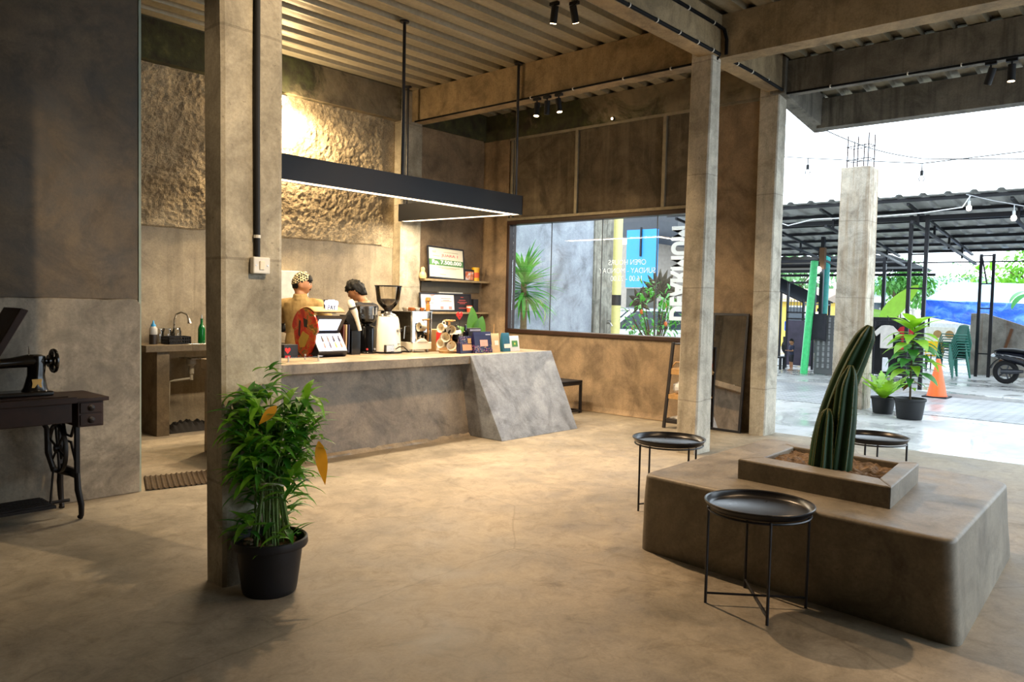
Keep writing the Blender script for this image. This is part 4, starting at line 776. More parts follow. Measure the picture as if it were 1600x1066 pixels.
for i in range(4):
    j = (i + 1) % 4; a, b, c, d = PO[i], PO[j], PI_[j], PI_[i]
    g.hexa([(*a, .47), (*b, .47), (*c, .47), (*d, .47), (*a, zt), (*b, zt), (*c, zt), (*d, zt)])
part_label(g.build('planter_rim', M_BENCH, t, bevel=.008, origin=O), 'raised square cement rim')
g = G(); pa = [V((*p, 0)) for p in PI_]
def soil(u, v):
    p = pa[0].lerp(pa[1], u).lerp(pa[3].lerp(pa[2], u), v); h = .572 + .012 * noise.noise(p * 6) + .022 * noise.noise(p * 17) + .012 * noise.noise(p * 40); return V((p.x, p.y, h))
g.grid(80, 80, soil, smooth=False); M_SOIL = plain('crumbly_soil', '#75604a', .95, var=.5, vscale=30, bump=.8); g.build('soil', M_SOIL, t, origin=O, sharp=0)
# cactus
M_CACT = plain('cactus_green', '#1d3f1f', .5, 0, .4, .3, 5); M_AREO = plain('cactus_ridge_fuzz', '#77733c', .9)
def cactus_stem(pts, rads, ribs=6, tw=.25):
    """ribbed column: returns skin and the fuzzy rib crests"""
    pts = [V(p) for p in pts]; P = []; R = []
    seg = 10
    for i in range(len(pts) - 1):
        for k in range(seg):
            f = k / seg; p0, p1, p2, p3 = pts[max(i - 1, 0)], pts[i], pts[i + 1], pts[min(i + 2, len(pts) - 1)]
            P.append(.5 * ((2 * p1) + (p2 - p0) * f + (2 * p0 - 5 * p1 + 4 * p2 - p3) * f * f + (3 * p1 - p0 - 3 * p2 + p3) * f ** 3)); R.append(rads[i] + (rads[i + 1] - rads[i]) * f)
    P.append(pts[-1]); R.append(rads[-1]); pp, T, U = frames(P); n = ribs * 8; vs = []; cr_ = [[] for _ in range(ribs)]
    for i, (p, tt, u, r) in enumerate(zip(pp, T, U, R)):
        w = tt.cross(u)
        for k in range(n):
            a = 2 * PI * k / n; rib = abs(math.cos(a * ribs / 2)); q = r * (.62 + .38 * rib ** 1.3); aa = a + tw * i / len(pp); d = u * math.cos(aa) + w * math.sin(aa); vs.append(p + d * q)
            if k % 8 == 0: cr_[k // 8].append(p + d * (r * 1.005))
    g = G(); m = len(pp); g.mesh(vs, [(i * n + k, i * n + (k + 1) % n, (i + 1) * n + (k + 1) % n, (i + 1) * n + k) for i in range(m - 1) for k in range(n)] + [tuple(range((m - 1) * n, m * n))], None, True); return g, cr_
t = thing('cactus', 'three stemmed dark green column cactus growing in the cement planter', 'cactus', (4.62, 1.57, .55)); O = (4.62, 1.57, .55)
def stem(lb, pts, rads, ribs, tw):
    g, cr_ = cactus_stem(pts, rads, ribs, tw); o = g.build('stem', M_CACT, t, origin=O, sharp=0); part_label(o, lb); g = G()
    for c in cr_:
        g.tube(c, .0015, 4)
        for i in range(2, len(c) - 1, 2):
            for s in range(3): d = V((random.uniform(-1, 1), random.uniform(-1, 1), random.uniform(-1, 1))).normalized(); g.tube([c[i], c[i] + d * .011], [.0011, .0003], 3, False)
    g.build('rib_spines', M_AREO, o, origin=O, sharp=0)
stem('leaning tallest stem', [(4.68, 1.685, .50), (4.685, 1.665, .72), (4.695, 1.63, .90), (4.71, 1.585, 1.07), (4.728, 1.532, 1.23), (4.742, 1.487, 1.35), (4.75, 1.465, 1.415)], [.078, .08, .078, .075, .068, .054, .014], 6, .2)
stem('shorter upright stem in the middle', [(4.63, 1.57, .50), (4.635, 1.56, .70), (4.64, 1.552, .87), (4.645, 1.545, 1.05), (4.648, 1.535, 1.13), (4.65, 1.53, 1.185)], [.068, .068, .066, .058, .04, .01], 6, .3)
stem('lowest stem', [(4.555, 1.635, .50), (4.56, 1.63, .72), (4.563, 1.625, .84), (4.565, 1.622, .905), (4.566, 1.62, .932)], [.07, .056, .046, .032, .006], 7, .1)

# ------------------------------------------------------------------ tray tables
M_TRAY = plain('black_tray_enamel', '#0f0f14', .3, .0, .5, .15)
def tray_table(loc, rz, label):
    t = thing('tray_table', label, 'side table', loc, rz, 'round black tray tables'); R_ = .268
    g = G(); g.lathe([(0, .497), (R_ - .035, .497), (R_ - .022, .505), (R_ - .012, .528), (R_ - .004, .532), (R_, .530), (R_, .524), (R_ - .006, .524), (R_ - .016, .5), (R_ - .03, .491), (0, .491)], n=64); g.build('tray', M_TRAY, t)
    q = .248
    for k in range(4):
        a = PI / 4 + k * PI / 2; p = V((q * math.cos(a), q * math.sin(a), 0)); g = G(); g.tube([p, p + V((0, 0, .492))], .0075, 8); g.build('leg', M_BLACK, t)
    g = G(); d = q * math.sqrt(.5)
    g.tube([(d, d, .045), (-d, -d, .045)], .006, 8); g.tube([(d, -d, .052), (-d, d, .052)], .006, 8); g.build('cross_brace', M_BLACK, t)
    g = G(); g.tube([(q * math.cos(a), q * math.sin(a), .484) for a in [2 * PI * k / 40 for k in range(41)]], .006, 6, False); g.build('ring', M_BLACK, t)
    g = G(); g.tube([(R_, 0, .515), (R_ + .018, 0, .512)], .008, 8); g.build('catch', M_BLACK, t); return t
t1 = tray_table((3.74, 1.647, 0), -.14, 'black tray table standing against the front of the cement bench')
dup(t1, 'black tray table near the concrete column beyond the bench corner', (5.08, 2.95, 0), .35)
dup(t1, 'black tray table beyond the cactus, half hidden by the bench', (6.42, 1.93, 0), .9)

# ------------------------------------------------------------------ tied bamboo-like plant in the black pot
PX, PY = 2.135, 3.53
t = thing('potted_plant', 'bushy tied green cane plant in a black pot by the column', 'plant', (PX, PY, 0))
g = G(); g.lathe([(0, 0), (.128, 0), (.133, .006), (.138, .03), (.158, .19), (.162, .235), (.186, .24), (.190, .25), (.188, .28), (.181, .285), (.172, .28), (.165, .25), (.15, .2)], n=48); part_label(g.build('pot', plain('worn_black_pot', '#16161a', .45, 0, .4, .4, 7), t), 'black plastic pot')
g = G(); g.grid(20, 20, lambda u, v: V(((u - .5) * .32 * math.sqrt(max(0, 1 - 2 * (v - .5) ** 2)), (v - .5) * .32 * math.sqrt(max(0, 1 - 2 * (u - .5) ** 2)), .235 + .02 * noise.noise(V((u * 9, v * 9, 2))) + .01 * noise.noise(V((u * 30, v * 30, 2)))))); g.build('soil', M_SOIL, t)
rd = random.Random(11); canes = []; gs = G()
for i in range(30):
    a = rd.uniform(0, 2 * PI); r0 = rd.uniform(.02, .12); r1 = rd.uniform(.03, .075); r2 = rd.uniform(.05, .20); h = rd.uniform(.75, 1.02) if i % 4 else rd.uniform(.55, .7)
    a2 = a + rd.uniform(-.5, .5)
    P = [V((r0 * math.cos(a), r0 * math.sin(a), .24)), V((r1 * math.cos(a), r1 * math.sin(a), .55)), V((r2 * .6 * math.cos(a2), r2 * .6 * math.sin(a2), h * .8)), V((r2 * math.cos(a2), r2 * math.sin(a2), h))]
    canes.append((P, a2)); gs.tube(P, [.006, .005, .004, .003], 6)
    for k in range(5): gs.tube([P[0].lerp(P[1], .15 + .2 * k) - V((0, 0, .003)), P[0].lerp(P[1], .15 + .2 * k) + V((0, 0, .003))], .007, 6)
part_label(gs.build('canes', plain('cane_green', '#5f7a35', .5, var=.4, vscale=20), t), 'slender jointed canes')
g1 = G(); g2 = G()
def bunch(p, a, k_, sc, lowfrac=0):
    for k in range(k_):
        aa = a + rd.uniform(-1.9, 1.9); el = rd.uniform(-.15, .95); d = V((math.cos(aa) * math.cos(el), math.sin(aa) * math.cos(el), math.sin(el)))
        (g1 if rd.random() < .62 else g2).leaf(p + V((rd.uniform(-.02, .02), rd.uniform(-.02, .02), rd.uniform(-.04, .03))), d, rd.uniform(.13, .20) * sc, rd.uniform(.030, .050) * sc, rd.uniform(.4, 1.5), n=5, fold=.28)
for P, a in canes:
    top = P[3]; bunch(top, a, 8, 1.0); bunch(P[2].lerp(P[3], .55), a, 6, 1.0); bunch(P[2].lerp(P[3], .15), a, 2, .95)
    if rd.random() < .6: bunch(P[1].lerp(P[2], .55), a, 2, 1.0)
for k in range(22):
    a = rd.uniform(0, 2 * PI); bunch(V((.12 * math.cos(a), .12 * math.sin(a), rd.uniform(.28, .43))), a, 3, .85)
for (x, y, z), k_ in (((-.02, -.02, 1.06), 9), ((-.03, 0, 1.12), 7), ((.14, -.04, .98), 6)): bunch(V((x, y, z)), 0, k_, .8)
g1.leaf((.05, -.05, .58), (1, -.75, .1), .30, .03, .2, n=8); g2.leaf((-.06, -.06, .73), (-.9, .3, -.45), .26, .062, .5, n=8)
M_LF1 = leafy('cane_leaf_green', '#6ea531', .4, 0, .5, .4, 6); M_LF2 = leafy('deep_leaf_green', '#3d7a2a', .4, 0, .5, .35, 6)
g1.build('bright_leaves', M_LF1, t, sharp=0); g2.build('dark_leaves', M_LF2, t, sharp=0)
g = G(); g.leaf((.15, -.20, .78), (.10, -.12, -.95), .23, .06, .2, (-.5, -.85, 0), 8, .12); g.leaf((-.09, -.20, .98), (-.5, .1, -.5), .12, .045, .3, (-.5, -.85, .2), 6, .1); part_label(g.build('yellow_leaves', leafy('yellow_leaf', '#c98f1f', .5, var=.25), t, sharp=0), 'withered yellow leaves')
g = G(); g.tube([(.082 * math.cos(a), .082 * math.sin(a), .56 + .01 * math.sin(a * 2)) for a in [2 * PI * k / 24 for k in range(25)]], .006, 6, False); g.tube([(.05, -.065, .56), (.10, -.11, .585), (.14, -.13, .57)], .006, 6); part_label(g.build('tie', plain('white_string', '#cfc8ba', .7), t), 'white tie round the canes')
for k in range(7):
    a = k * .9; o = None
g = G()
for k in range(9): a = rd.uniform(0, 6.28); g.ball((.11 * math.cos(a), .11 * math.sin(a), .255), (.028, .022, .018), 8, fn=lambda d: 1 + .25 * noise.noise(d * 2.3))
g.build('pebbles', plain('pot_pebbles', '#6a5a48', .8), t)

# ------------------------------------------------------------------ stool, ladder shelf, mirror by the window wall
t = thing('stool', 'black square stool tucked beside the slanted bar end', 'stool', (8.49, 6.66, 0)); w, d = .235, .21
g = G(); g.box(-w, w, -d, d, .425, .452); g.build('seat', M_BLACKM, t, bevel=.004)
for x in (-w + .018, w - .018):
    for y in (-d + .018, d - .018): g = G(); g.box(x - .016, x + .016, y - .016, y + .016, 0, .425); g.build('leg', M_BLACK, t)
g = G()
for y in (-d + .018, d - .018): g.box(-w + .03, w - .03, y - .014, y + .014, .02, .045); g.box(-w + .03, w - .03, y - .014, y + .014, .39, .42)
for x in (-w + .018, w - .018): g.box(x - .014, x + .014, -d + .03, d - .03, .02, .045); g.box(x - .014, x + .014, -d + .03, d - .03, .39, .42)
g.build('rails', M_BLACK, t)
t = thing('ladder_shelf', 'dark tapering ladder shelf half hidden by the column', 'shelf', (8.64, 4.83, 0))
M_DKW = plain('dark_shelf_wood', '#1f1712', .45, var=.3)
top = .10; bot = .155
for sx, sy in ((-1, 1), (1, 1), (-1, -1), (1, -1)): g = G(); g.bar((sx * .19, sy * bot, 0), (sx * .12, sy * top, 1.06), .036, .03); g.build('leg', M_DKW, t, bevel=.003)
for z in (.12, .42, .72, 1.05):
    f = z / 1.06; w = .19 + (.12 - .19) * f + .01; d = bot + (top - bot) * f; g = G(); g.box(-w, w, -d, d, z - .02, z); 
    if z < 1: g.box(-w, -w + .02, -d, d, z - .055, z - .02); g.box(w - .02, w, -d, d, z - .055, z - .02)
    g.build('shelf_board', plain('pale_wood', '#b98d54', .5) if .2 < z < 1 else M_DKW, t, bevel=.002)
t = thing('woven_tray', 'shallow pale wooden tray with a handle on the ladder shelf', 'tray', (8.63, 4.83, .72)); g = G(); g.box(-.14, .14, -.13, .13, 0, .02); g.build('base', plain('pale_wood', '#b98d54', .5), t, bevel=.004); g = G(); g.tube([(-.12, -.11, .02), (-.12, -.05, .10), (-.12, .05, .10), (-.12, .11, .02)], .009, 8); g.build('handle', plain('pale_wood', '#b98d54', .5), t)
t = thing('paper_bag', 'crumpled white paper bundle on the middle ladder shelf', 'bag', (8.6, 4.84, .42)); g = G(); g.ball((0, 0, .075), (.10, .10, .08), 20, fn=lambda d: 1 + .22 * noise.noise(d * 3)); g.build('bundle', plain('crumpled_paper', '#d8d5d2', .7), t)
t = thing('magazine', 'magazine lying on the lowest ladder shelf', 'magazine', (8.62, 4.83, .12)); g = G(); g.box(-.12, .12, -.11, .11, 0, .012); k = N('magazine_print'); k.set('Base Color', k.ramp(k.noise(20, 3), [(.4, rgb('#8d8a85')), (.6, rgb('#d9d4cc'))])); g.build('cover', k.m, t); g = G(); g.box(-.118, .118, -.108, .108, -.0, .001); g.build('pages', M_PAPER, t)
t = thing('floor_mirror', 'tall black framed mirror leaning on the wall beside the column', 'mirror', (8.78, 4.37, 0)); t.rotation_euler = (0, .095, 0)
w, h, b = .235, 1.44, .03
g = G(); g.box(-.012, .012, -w, w, 0, b); g.box(-.012, .012, -w, w, h - b, h); g.box(-.012, .012, -w, -w + b, b, h - b); g.box(-.012, .012, w - b, w, b, h - b); g.build('frame', M_BLACK, t, bevel=.002)
k = N('mirror_silver'); k.set('Base Color', (.85, .85, .85, 1)); k.set('Metallic', 1.0); k.set('Roughness', .015)
g = G(); g.box(-.004, .004, -w + b, w - b, b, h - b); part_label(g.build('mirror_glass', k.m, t), 'silvered glass')
g = G(); g.box(.005, .011, -w + .01, w - .01, .01, h - .01); g.build('back_board', M_BLACKM, t)

# ------------------------------------------------------------------ conduits and spotlights on the beams
def conduit(label, pts, clips, r=.018):
    t = thing('cable_conduit', label, 'conduit', pts[0]); o = V(pts[0]); g = G(); g.tube([V(p) - o for p in pts], r, 8); g.build('pipe', M_CABLE, t)
    for c, ax in clips: g = G(); ax = V(ax).normalized(); c = V(c) - o; g.tube([c - ax * .006, c + ax * .006], r + .006, 10); g.build('clip', M_WHITE, t)
conduit('black conduit with white clips along the lower edge of the long beam', [(2.6, 3.835, 4.065), (7.36, 3.835, 4.06), (7.36, 3.86, 4.02), (7.36, 4.15, 4.018)], [((x, 3.835, 4.063), (1, 0, 0)) for x in (4.6, 5.2, 5.7, 6.15, 6.55, 6.9, 7.2)])
conduit('black conduit high on the long beam bending down to the column', [(2.6, 3.832, 4.33), (7.30, 3.832, 4.33), (7.372, 3.80, 4.30), (7.38, 3.775, 4.2), (7.38, 3.775, 4.05)], [((x, 3.832, 4.33), (1, 0, 0)) for x in (5.2, 6.0, 6.7, 7.2)])
conduit('black cable under the beam towards the track spotlights', [(7.37, 4.15, 4.02), (7.37, 6.5, 4.02), (7.375, 8.5, 4.02)], [((7.37, y, 4.02), (0, 1, 0)) for y in (4.4, 5.0, 5.7, 6.35)], .012)
conduit('black conduit along the beam between the two pale columns', [(7.62, 3.835, 4.06), (8.2, 3.835, 4.06), (8.98, 3.83, 4.03)], [((x, 3.835, 4.06), (1, 0, 0)) for x in (7.75, 8.1, 8.5)])
conduit('thin black cable under the grey beam on the open side', [(8.955, 3.8, 4.0), (8.955, 2.5, 3.995), (8.955, -1, 3.995)], [((8.955, y, 4.0), (0, 1, 0)) for y in (3.3, 2.5, 2.0)], .012)
def spot(name, label, loc, aim, group, lit=True, energy=60, size=60, stem_=.10, col_=(1, .70, .38), blend=.6):
    t = thing(name, label, 'spotlight', loc, 0, group); d = (V(aim) - V(loc)).normalized(); g = G(); g.box(-.02, .02, -.05, .05, -.03, 0); g.build('adapter', M_BLACKM, t)
    c = V((0, 0, -.03 - stem_)); g = G(); g.tube([(0, 0, -.03), c], .009, 8); g.build('stem', M_BLACKM, t)
    g = G(); g.tube([c - d * .07, c + d * .09], .036, 16); g.build('head', M_BLACKM, t)
    g = G(); g.tube([c + d * .088, c + d * .094], .031, 16); part_label(g.build('lens', M_LAMPGLOW if lit else M_BLACK, t), 'glowing lens' if lit else 'dark lens')
    if lit and energy:
        L = bpy.data.lights.new(name, 'SPOT'); L.energy = energy; L.color = col_; L.spot_size = math.radians(size); L.spot_blend = blend; L.shadow_soft_size = .035
        o = bpy.data.objects.new('spot_light', L); COL.objects.link(o); o.parent = t; o.location = c + d * .11; o.rotation_mode = 'QUATERNION'; o.rotation_quaternion = V((0, 0, -1)).rotation_difference(d)
    return t
ES = 150
spot('track_spotlight', 'lit spotlight under the beam aimed at the bar end, nearest the rods', (7.43, 6.30, 4.02), (7.0, 6.2, .8), 'spotlights under the beam by the bar', True, ES * .5, 70)
spot('track_spotlight', 'unlit looking spotlight in the middle of the trio under the beam', (7.43, 6.14, 4.02), (7.6, 6.4, 1.5), 'spotlights under the beam by the bar', False)
spot('track_spotlight', 'lit spotlight of the trio under the beam farthest from the rods', (7.43, 5.96, 4.02), (7.5, 5.4, .6), 'spotlights under the beam by the bar', True, ES * .5, 75)
spot('ceiling_spotlight', 'lit ceiling spotlight cropped by the picture top, nearer the bar', (6.08, 4.96, 4.46), (6.6, 5.9, .6), 'ceiling spotlights over the floor', True, ES * .8, 70, .08)
spot('ceiling_spotlight', 'lit ceiling spotlight cropped by the picture top, nearer the long beam', (6.19, 4.80, 4.46), (8.2, 5.2, .4), 'ceiling spotlights over the floor', True, ES * .8, 70, .08)
spot('track_spotlight', 'unlit spotlight hanging askew under the grey eaves side beam', (9.06, 1.76, 4.01), (9.6, 2.6, 1.5), 'spotlights under the grey beam', False)
spot('track_spotlight', 'spotlight pointing straight down under the grey eaves side beam', (9.06, 1.58, 4.01), (9.1, 1.58, 0), 'spotlights under the grey beam', True, 20, 60)
t = thing('small_sensor', 'tiny white sensor lamp on the strip above the window panels', 'sensor', (8.93, 6.20, 4.02)); g = G(); g.tube([(0, 0, 0), (-.03, 0, .02)], .02, 10); g.build('body', M_BLACKM, t); g = G(); g.ball((-.035, 0, .012), .016, 10); g.build('lens', M_LAMPGLOW, t)
# ------------------------------------------------------------------ people
def skin_mat(name, col):
    k = N(name); k.set('Base Color', k.ramp(k.noise(14, 3), [(.3, rgb(col[0])), (.7, rgb(col[1]))])); k.set('Roughness', .5); k.set('Subsurface Weight', .06); k.set('Subsurface Radius', (.02, .008, .004)); return k.m
M_SKIN = skin_mat('tan_skin', ('#9a6a48', '#ad7a55'))
M_HAIR = plain('black_hair', '#0a0807', .6, 0, .25, .4, 60, bump=.4)
def ga(x, s): return math.exp(-(x / s) ** 2)
def head_fn(d):
    q = 1.0; f = max(0, d.x)
    q += .20 * ga(d.y, .13) * ga(d.z + .14, .17) * (f ** 3)                                   # nose
    q -= .05 * (ga(d.y - .36, .14) + ga(d.y + .36, .14)) * ga(d.z - .06, .11) * f             # eye sockets
    q += .035 * ga(d.z - .22, .10) * ga(d.y, .45) * f                                          # brow
    q += .05 * ga(d.z + .42, .08) * ga(d.y, .22) * f                                           # lips
    q += .07 * ga(d.z + .72, .16) * ga(d.y, .35) * f                                           # chin
    q -= .10 * ga(d.z + .62, .25) * ga(abs(d.y) - .75, .35)                                    # jaw narrows
    q += .05 * ga(d.x + .8, .4) * ga(d.z - .2, .5)                                             # back of skull
    return q
HR = (.098, .077, .122)
def person(label, loc, rz, H, head_yaw, head_pitch, clothes, hair_fn, arms, cap=None, head_scale=1.0, lean=0.0, sit=0, head_off=(0, 0, 0), hair_mat=None, group=None, kid=False, face_hair=False):
    """local frame: +x the way the chest faces, +y the left side, 1.72 m tall before scaling by H"""
    t = thing('person', label, 'person', loc, rz, group); s = H / 1.72; S = lambda p: V(p) * s
    def lp(p):                                                                                 # the trunk leans forward above the hips
        p = V(p); z = max(0, p.z - .92); return V((p.x + z * math.sin(lean), p.y, p.z - z * (1 - math.cos(lean))))
    hc = lp((.02, 0, 1.605)) + V(head_off); HM = Euler((0, head_pitch, head_yaw)).to_matrix()
    g = G(); torso = [(.90, .105, .155, 0), (.98, .105, .15, 0), (1.08, .10, .138, .005), (1.2, .112, .155, .008), (1.32, .115, .172, .005), (1.40, .095, .165, -.005), (1.45, .07, .10, -.01), (1.48, .055, .06, -.005)]
    g.rings([(S(lp((x, 0, z))), (a * s, 0, 0), (0, b * s, 0)) for z, a, b, x in torso], 24)
    neck0, neck1 = lp((-.008, 0, 1.42)), hc + HM @ V((-.02, 0, -.06)); g.tube([S(neck0), S(neck0.lerp(neck1, .5)), S(neck1)], [.062 * s, .055 * s, .055 * s], 16)
    M3 = HM; g.ball(S(hc), tuple(r * s * head_scale for r in HR), 40, M=M3, fn=head_fn)
    for sy in (1, -1): g.ball(S(hc + HM @ V((-.008 * head_scale, sy * .077 * head_scale, -.005))), tuple(x * s * head_scale for x in (.022, .010, .034)), 12, M=M3)
    for sy in (1, -1):
        g.tube([S((0, sy * .085, .93)), S((.01, sy * .09, .70)), S((.015, sy * .09, .49)), S((-.005, sy * .09, .34)), S((-.015, sy * .09, .09))], [.088 * s, .075 * s, .055 * s, .056 * s, .036 * s], 16)
        g.rings([(S((-.05, sy * .092, .03)), (0, .03 * s, 0), (0, 0, .03 * s)), (S((.0, sy * .094, .05)), (0, .036 * s, 0), (0, 0, .05 * s)), (S((.09, sy * .10, .03)), (0, .042 * s, 0), (0, 0, .03 * s)), (S((.17, sy * .104, .018)), (0, .036 * s, 0), (0, 0, .018 * s)), (S((.195, sy * .104, .016)), (0, .016 * s, 0), (0, 0, .010 * s))], 14)
    for sy, (el, wr, hd) in zip((1, -1), arms):
        sh = lp((-.005, sy * .185, 1.39)); el, wr, hd = V(el), V(wr), V(hd)
        g.tube([S(lp((0, sy * .12, 1.40))), S(sh), S(sh.lerp(el, .5)), S(el), S(el.lerp(wr, .35)), S(wr)], [.055 * s, .056 * s, .046 * s, .039 * s, .038 * s, .026 * s], 14)
        d = (hd - wr).normalized(); sd = d.cross(V((0, 0, 1))); sd = sd.normalized() if sd.length > .1 else V((0, 1, 0)); nn = sd.cross(d)
        pc = wr + d * .05; g.rings([(S(wr), sd * .024 * s, nn * .018 * s), (S(wr + d * .03), sd * .036 * s, nn * .017 * s), (S(wr + d * .085), sd * .042 * s, nn * .014 * s), (S(wr + d * .098), sd * .036 * s, nn * .009 * s)], 14)
        for k, (o, L) in enumerate(((.033, .066), (.012, .076), (-.010, .071), (-.031, .055))):
            b = wr + d * .09 + sd * o; g.tube([S(b), S(b + d * L * .45 - nn * .006), S(b + d * L * .75 - nn * .022), S(b + d * L * .86 - nn * .044)], [.0095 * s, .009 * s, .0082 * s, .0068 * s], 8)
        b = wr + d * .03 + sd * .034; g.tube([S(b), S(b + sd * .022 + d * .02 - nn * .008), S(b + sd * .026 + d * .052 - nn * .018)], [.013 * s, .011 * s, .008 * s], 8)
    body = g.build('body', M_SKIN, t, remesh=max(.006, .0075 * s) if not kid else .006, smooth_it=2)
    # clothes
    for nm, mt, spec in clothes:
        g = G()
        if spec[0] == 'top':
            _, z0, sl, loose, collar = spec
            rr = [(z0, .105, .152, 0)] + [r for r in torso if z0 + .03 < r[0] < 1.47]
            g.rings([(S(lp((x, 0, z))), ((a + loose) * s, 0, 0), (0, (b + loose) * s, 0)) for z, a, b, x in rr], 28)
            for sy, (el, wr, hd) in zip((1, -1), arms):
                sh = lp((-.005, sy * .185, 1.39)); el, wr = V(el), V(wr); P = [lp((0, sy * .10, 1.40)), sh, sh.lerp(el, .5), el, el.lerp(wr, .5), wr.lerp(el, .06)]; k = sl
                g.tube([S(p) for p in P[:k]] + ([S(P[k - 1].lerp(P[k], .5))] if k < 6 else []), [x * s for x in (.062, .070, .064, .056, .050, .040)[:k]] + ([.058 * s] if k < 6 else []), 18)
            if collar: g.tube([S(lp((-.03, 0, 1.435))), S(lp((-.03, 0, 1.475))), S(lp((-.035, 0, 1.50)))], [.088 * s, .076 * s, .074 * s], 20)
        elif spec[0] == 'trousers':
            _, zl = spec
            g.rings([(S((0, 0, z)), (a * s, 0, 0), (0, b * s, 0)) for z, a, b in ((.80, .105, .155), (.90, .118, .168), (.99, .115, .160), (1.03, .112, .156))], 26)
            for sy in (1, -1):
                P = [((0, sy * .085, .90), .098), ((.008, sy * .09, .70), .090), ((.012, sy * .09, .49), .072), ((-.003, sy * .09, .30), .068), ((-.012, sy * .09, .09), .06)]
                P = [p for p in P if p[0][2] >= zl - .01]; g.tube([S(p) for p, r in P], [r * s for p, r in P], 16)
        elif spec[0] == 'sleeve':
            _, a, b = spec
            for sy, (el, wr, hd) in zip((1, -1), arms):
                sh = lp((-.005, sy * .185, 1.39)); el, wr = V(el), V(wr); g.tube([S(sh.lerp(el, a)), S(el), S(el.lerp(wr, b))], [.064 * s, .052 * s, .046 * s], 16)
        elif spec[0] == 'shoes':
            for sy in (1, -1):
                g.rings([(S((-.065, sy * .092, .04)), (0, .028 * s, 0), (0, 0, .04 * s)), (S((-.02, sy * .094, .055)), (0, .044 * s, 0), (0, 0, .055 * s)), (S((.09, sy * .10, .04)), (0, .050 * s, 0), (0, 0, .04 * s)), (S((.18, sy * .104, .026)), (0, .045 * s, 0), (0, 0, .026 * s)), (S((.215, sy * .104, .022)), (0, .02 * s, 0), (0, 0, .018 * s))], 16)
        g.build(nm, mt, t, remesh=.009, smooth_it=3) if spec[0] != 'shoes' else g.build(nm, mt, t)
    if hair_fn:
        g = G(); g.ball(S(hc), tuple(r * s * head_scale for r in HR), 56, M=M3, fn=hair_fn); g.build('hair', hair_mat or M_HAIR, t, sharp=0)
    if cap:
        g = G(); g.ball(S(hc), tuple(r * s * head_scale for r in HR), 56, M=M3, fn=cap[1]); part_label(g.build('cap', cap[0], t), cap[2])
    hp = lambda d, q=1.0: hc + HM @ V((d[0] * HR[0] * q, d[1] * HR[1] * q, d[2] * HR[2] * q)) * head_scale
    def onface(y, z, off=1.0):
        d = V((math.sqrt(max(.01, 1 - y * y - z * z)), y, z)); return hp(d, head_fn(d) * off)
    for sy in (1, -1):
        g = G(); g.ball(S(onface(sy * .36, .055, .985)), .009 * s * head_scale, 10); e = g.build('eye', plain('eye_white', '#d9d2c8', .3), t); g = G(); g.ball(S(onface(sy * .36, .055, 1.065)), .0055 * s * head_scale, 8); g.build('iris', M_BLACKM, e)
        g = G(); g.tube([S(onface(sy * .18, .20, 1.03)), S(onface(sy * .36, .25, 1.03)), S(onface(sy * .55, .19, 1.03))], .0045 * s * head_scale, 6); g.build('eyebrow', M_HAIR, t)
    g = G(); g.tube([S(onface(-.2, -.45, 1.0)), S(onface(0, -.44, 1.01)), S(onface(.2, -.45, 1.0))], .0055 * s * head_scale, 6); g.build('lips', plain('lip_tone', '#7d4436', .5), t)
    if face_hair:
        g = G(); g.tube([S(onface(-.24, -.40, 1.01)), S(onface(-.1, -.345, 1.015)), S(onface(.1, -.345, 1.015)), S(onface(.24, -.40, 1.01))], .0052 * s, 6); g.build('moustache', M_HAIR, t)
    return t
M_TANS = None
k = N('mustard_tan_cloth'); k.set('Base Color', k.ramp(k.noise(16, 4), [(.3, rgb('#8c7040')), (.7, rgb('#a78a56'))])); k.set('Roughness', .85); k.bump(k.noise(9, 3, .5, 0, (1, 1, .35)), .7, .03); M_TANS = k.m
M_BTEE = plain('black_cotton', '#0e0d10', .85, var=.3, bump=.2); M_JEANS = plain('dark_trousers', '#14141a', .85)
k = N('black_cream_check'); ch = k.n('ShaderNodeTexChecker'); ch.inputs['Scale'].default_value = 46; k.link(k.co((1, 1, 1), (0.4, .5, .3)), ch.inputs[0]); ch.inputs['Color1'].default_value = rgb('#161310'); ch.inputs['Color2'].default_value = rgb('#dcc99a'); k.link(ch.outputs[0], k.b.inputs['Base Color']); k.set('Roughness', .8); M_CHECK = k.m
def hair_short(d):
    edge = d.z > -.48 + .62 * min(1, max(0, (d.x + .45) / .6)) + .34 * min(1, max(0, (d.x - .15) / .4)); side = True
    return (1.06 + .05 * noise.noise(d * 9)) if edge and side else .86
def cap_fn(d): return (1.13 + .02 * noise.noise(d * 4)) if d.z > .14 + .30 * max(0, d.x) - .34 * max(0, -d.x) else .84
def hair_quiff(d):
    q = hair_short(d)
    if d.x > .62 and d.z > .30: q = 1.20 + .06 * noise.noise(d * 12)
    return q
def hair_tousled(d):
    if d.z > -.62 + .72 * min(1, max(0, (d.x + .5) / .55)) + .20 * min(1, max(0, (d.x - .2) / .4)): return 1.22 + .16 * noise.noise(d * 4.2) + .09 * noise.noise(d * 11)
    return .86
a1 = (((.16, .30, 1.14), (.38, .20, 1.04), (.47, .16, 1.03)), ((.12, -.33, 1.14), (.36, -.27, 1.06), (.45, -.23, 1.05)))
person('man in a tan shirt and checked cap standing behind the bar', (4.94, 7.56, 0), math.radians(38), 1.775, math.radians(-80), math.radians(4),
       [('undershirt_sleeve', M_BTEE, ('sleeve', .42, .3)), ('trousers', M_JEANS, ('trousers', .09)), ('shirt', M_TANS, ('top', .90, 3, .022, True)), ('shoes', M_BLACKM, ('shoes',))], hair_quiff, a1, (M_CHECK, cap_fn, 'black and cream checked cap'), face_hair=True)
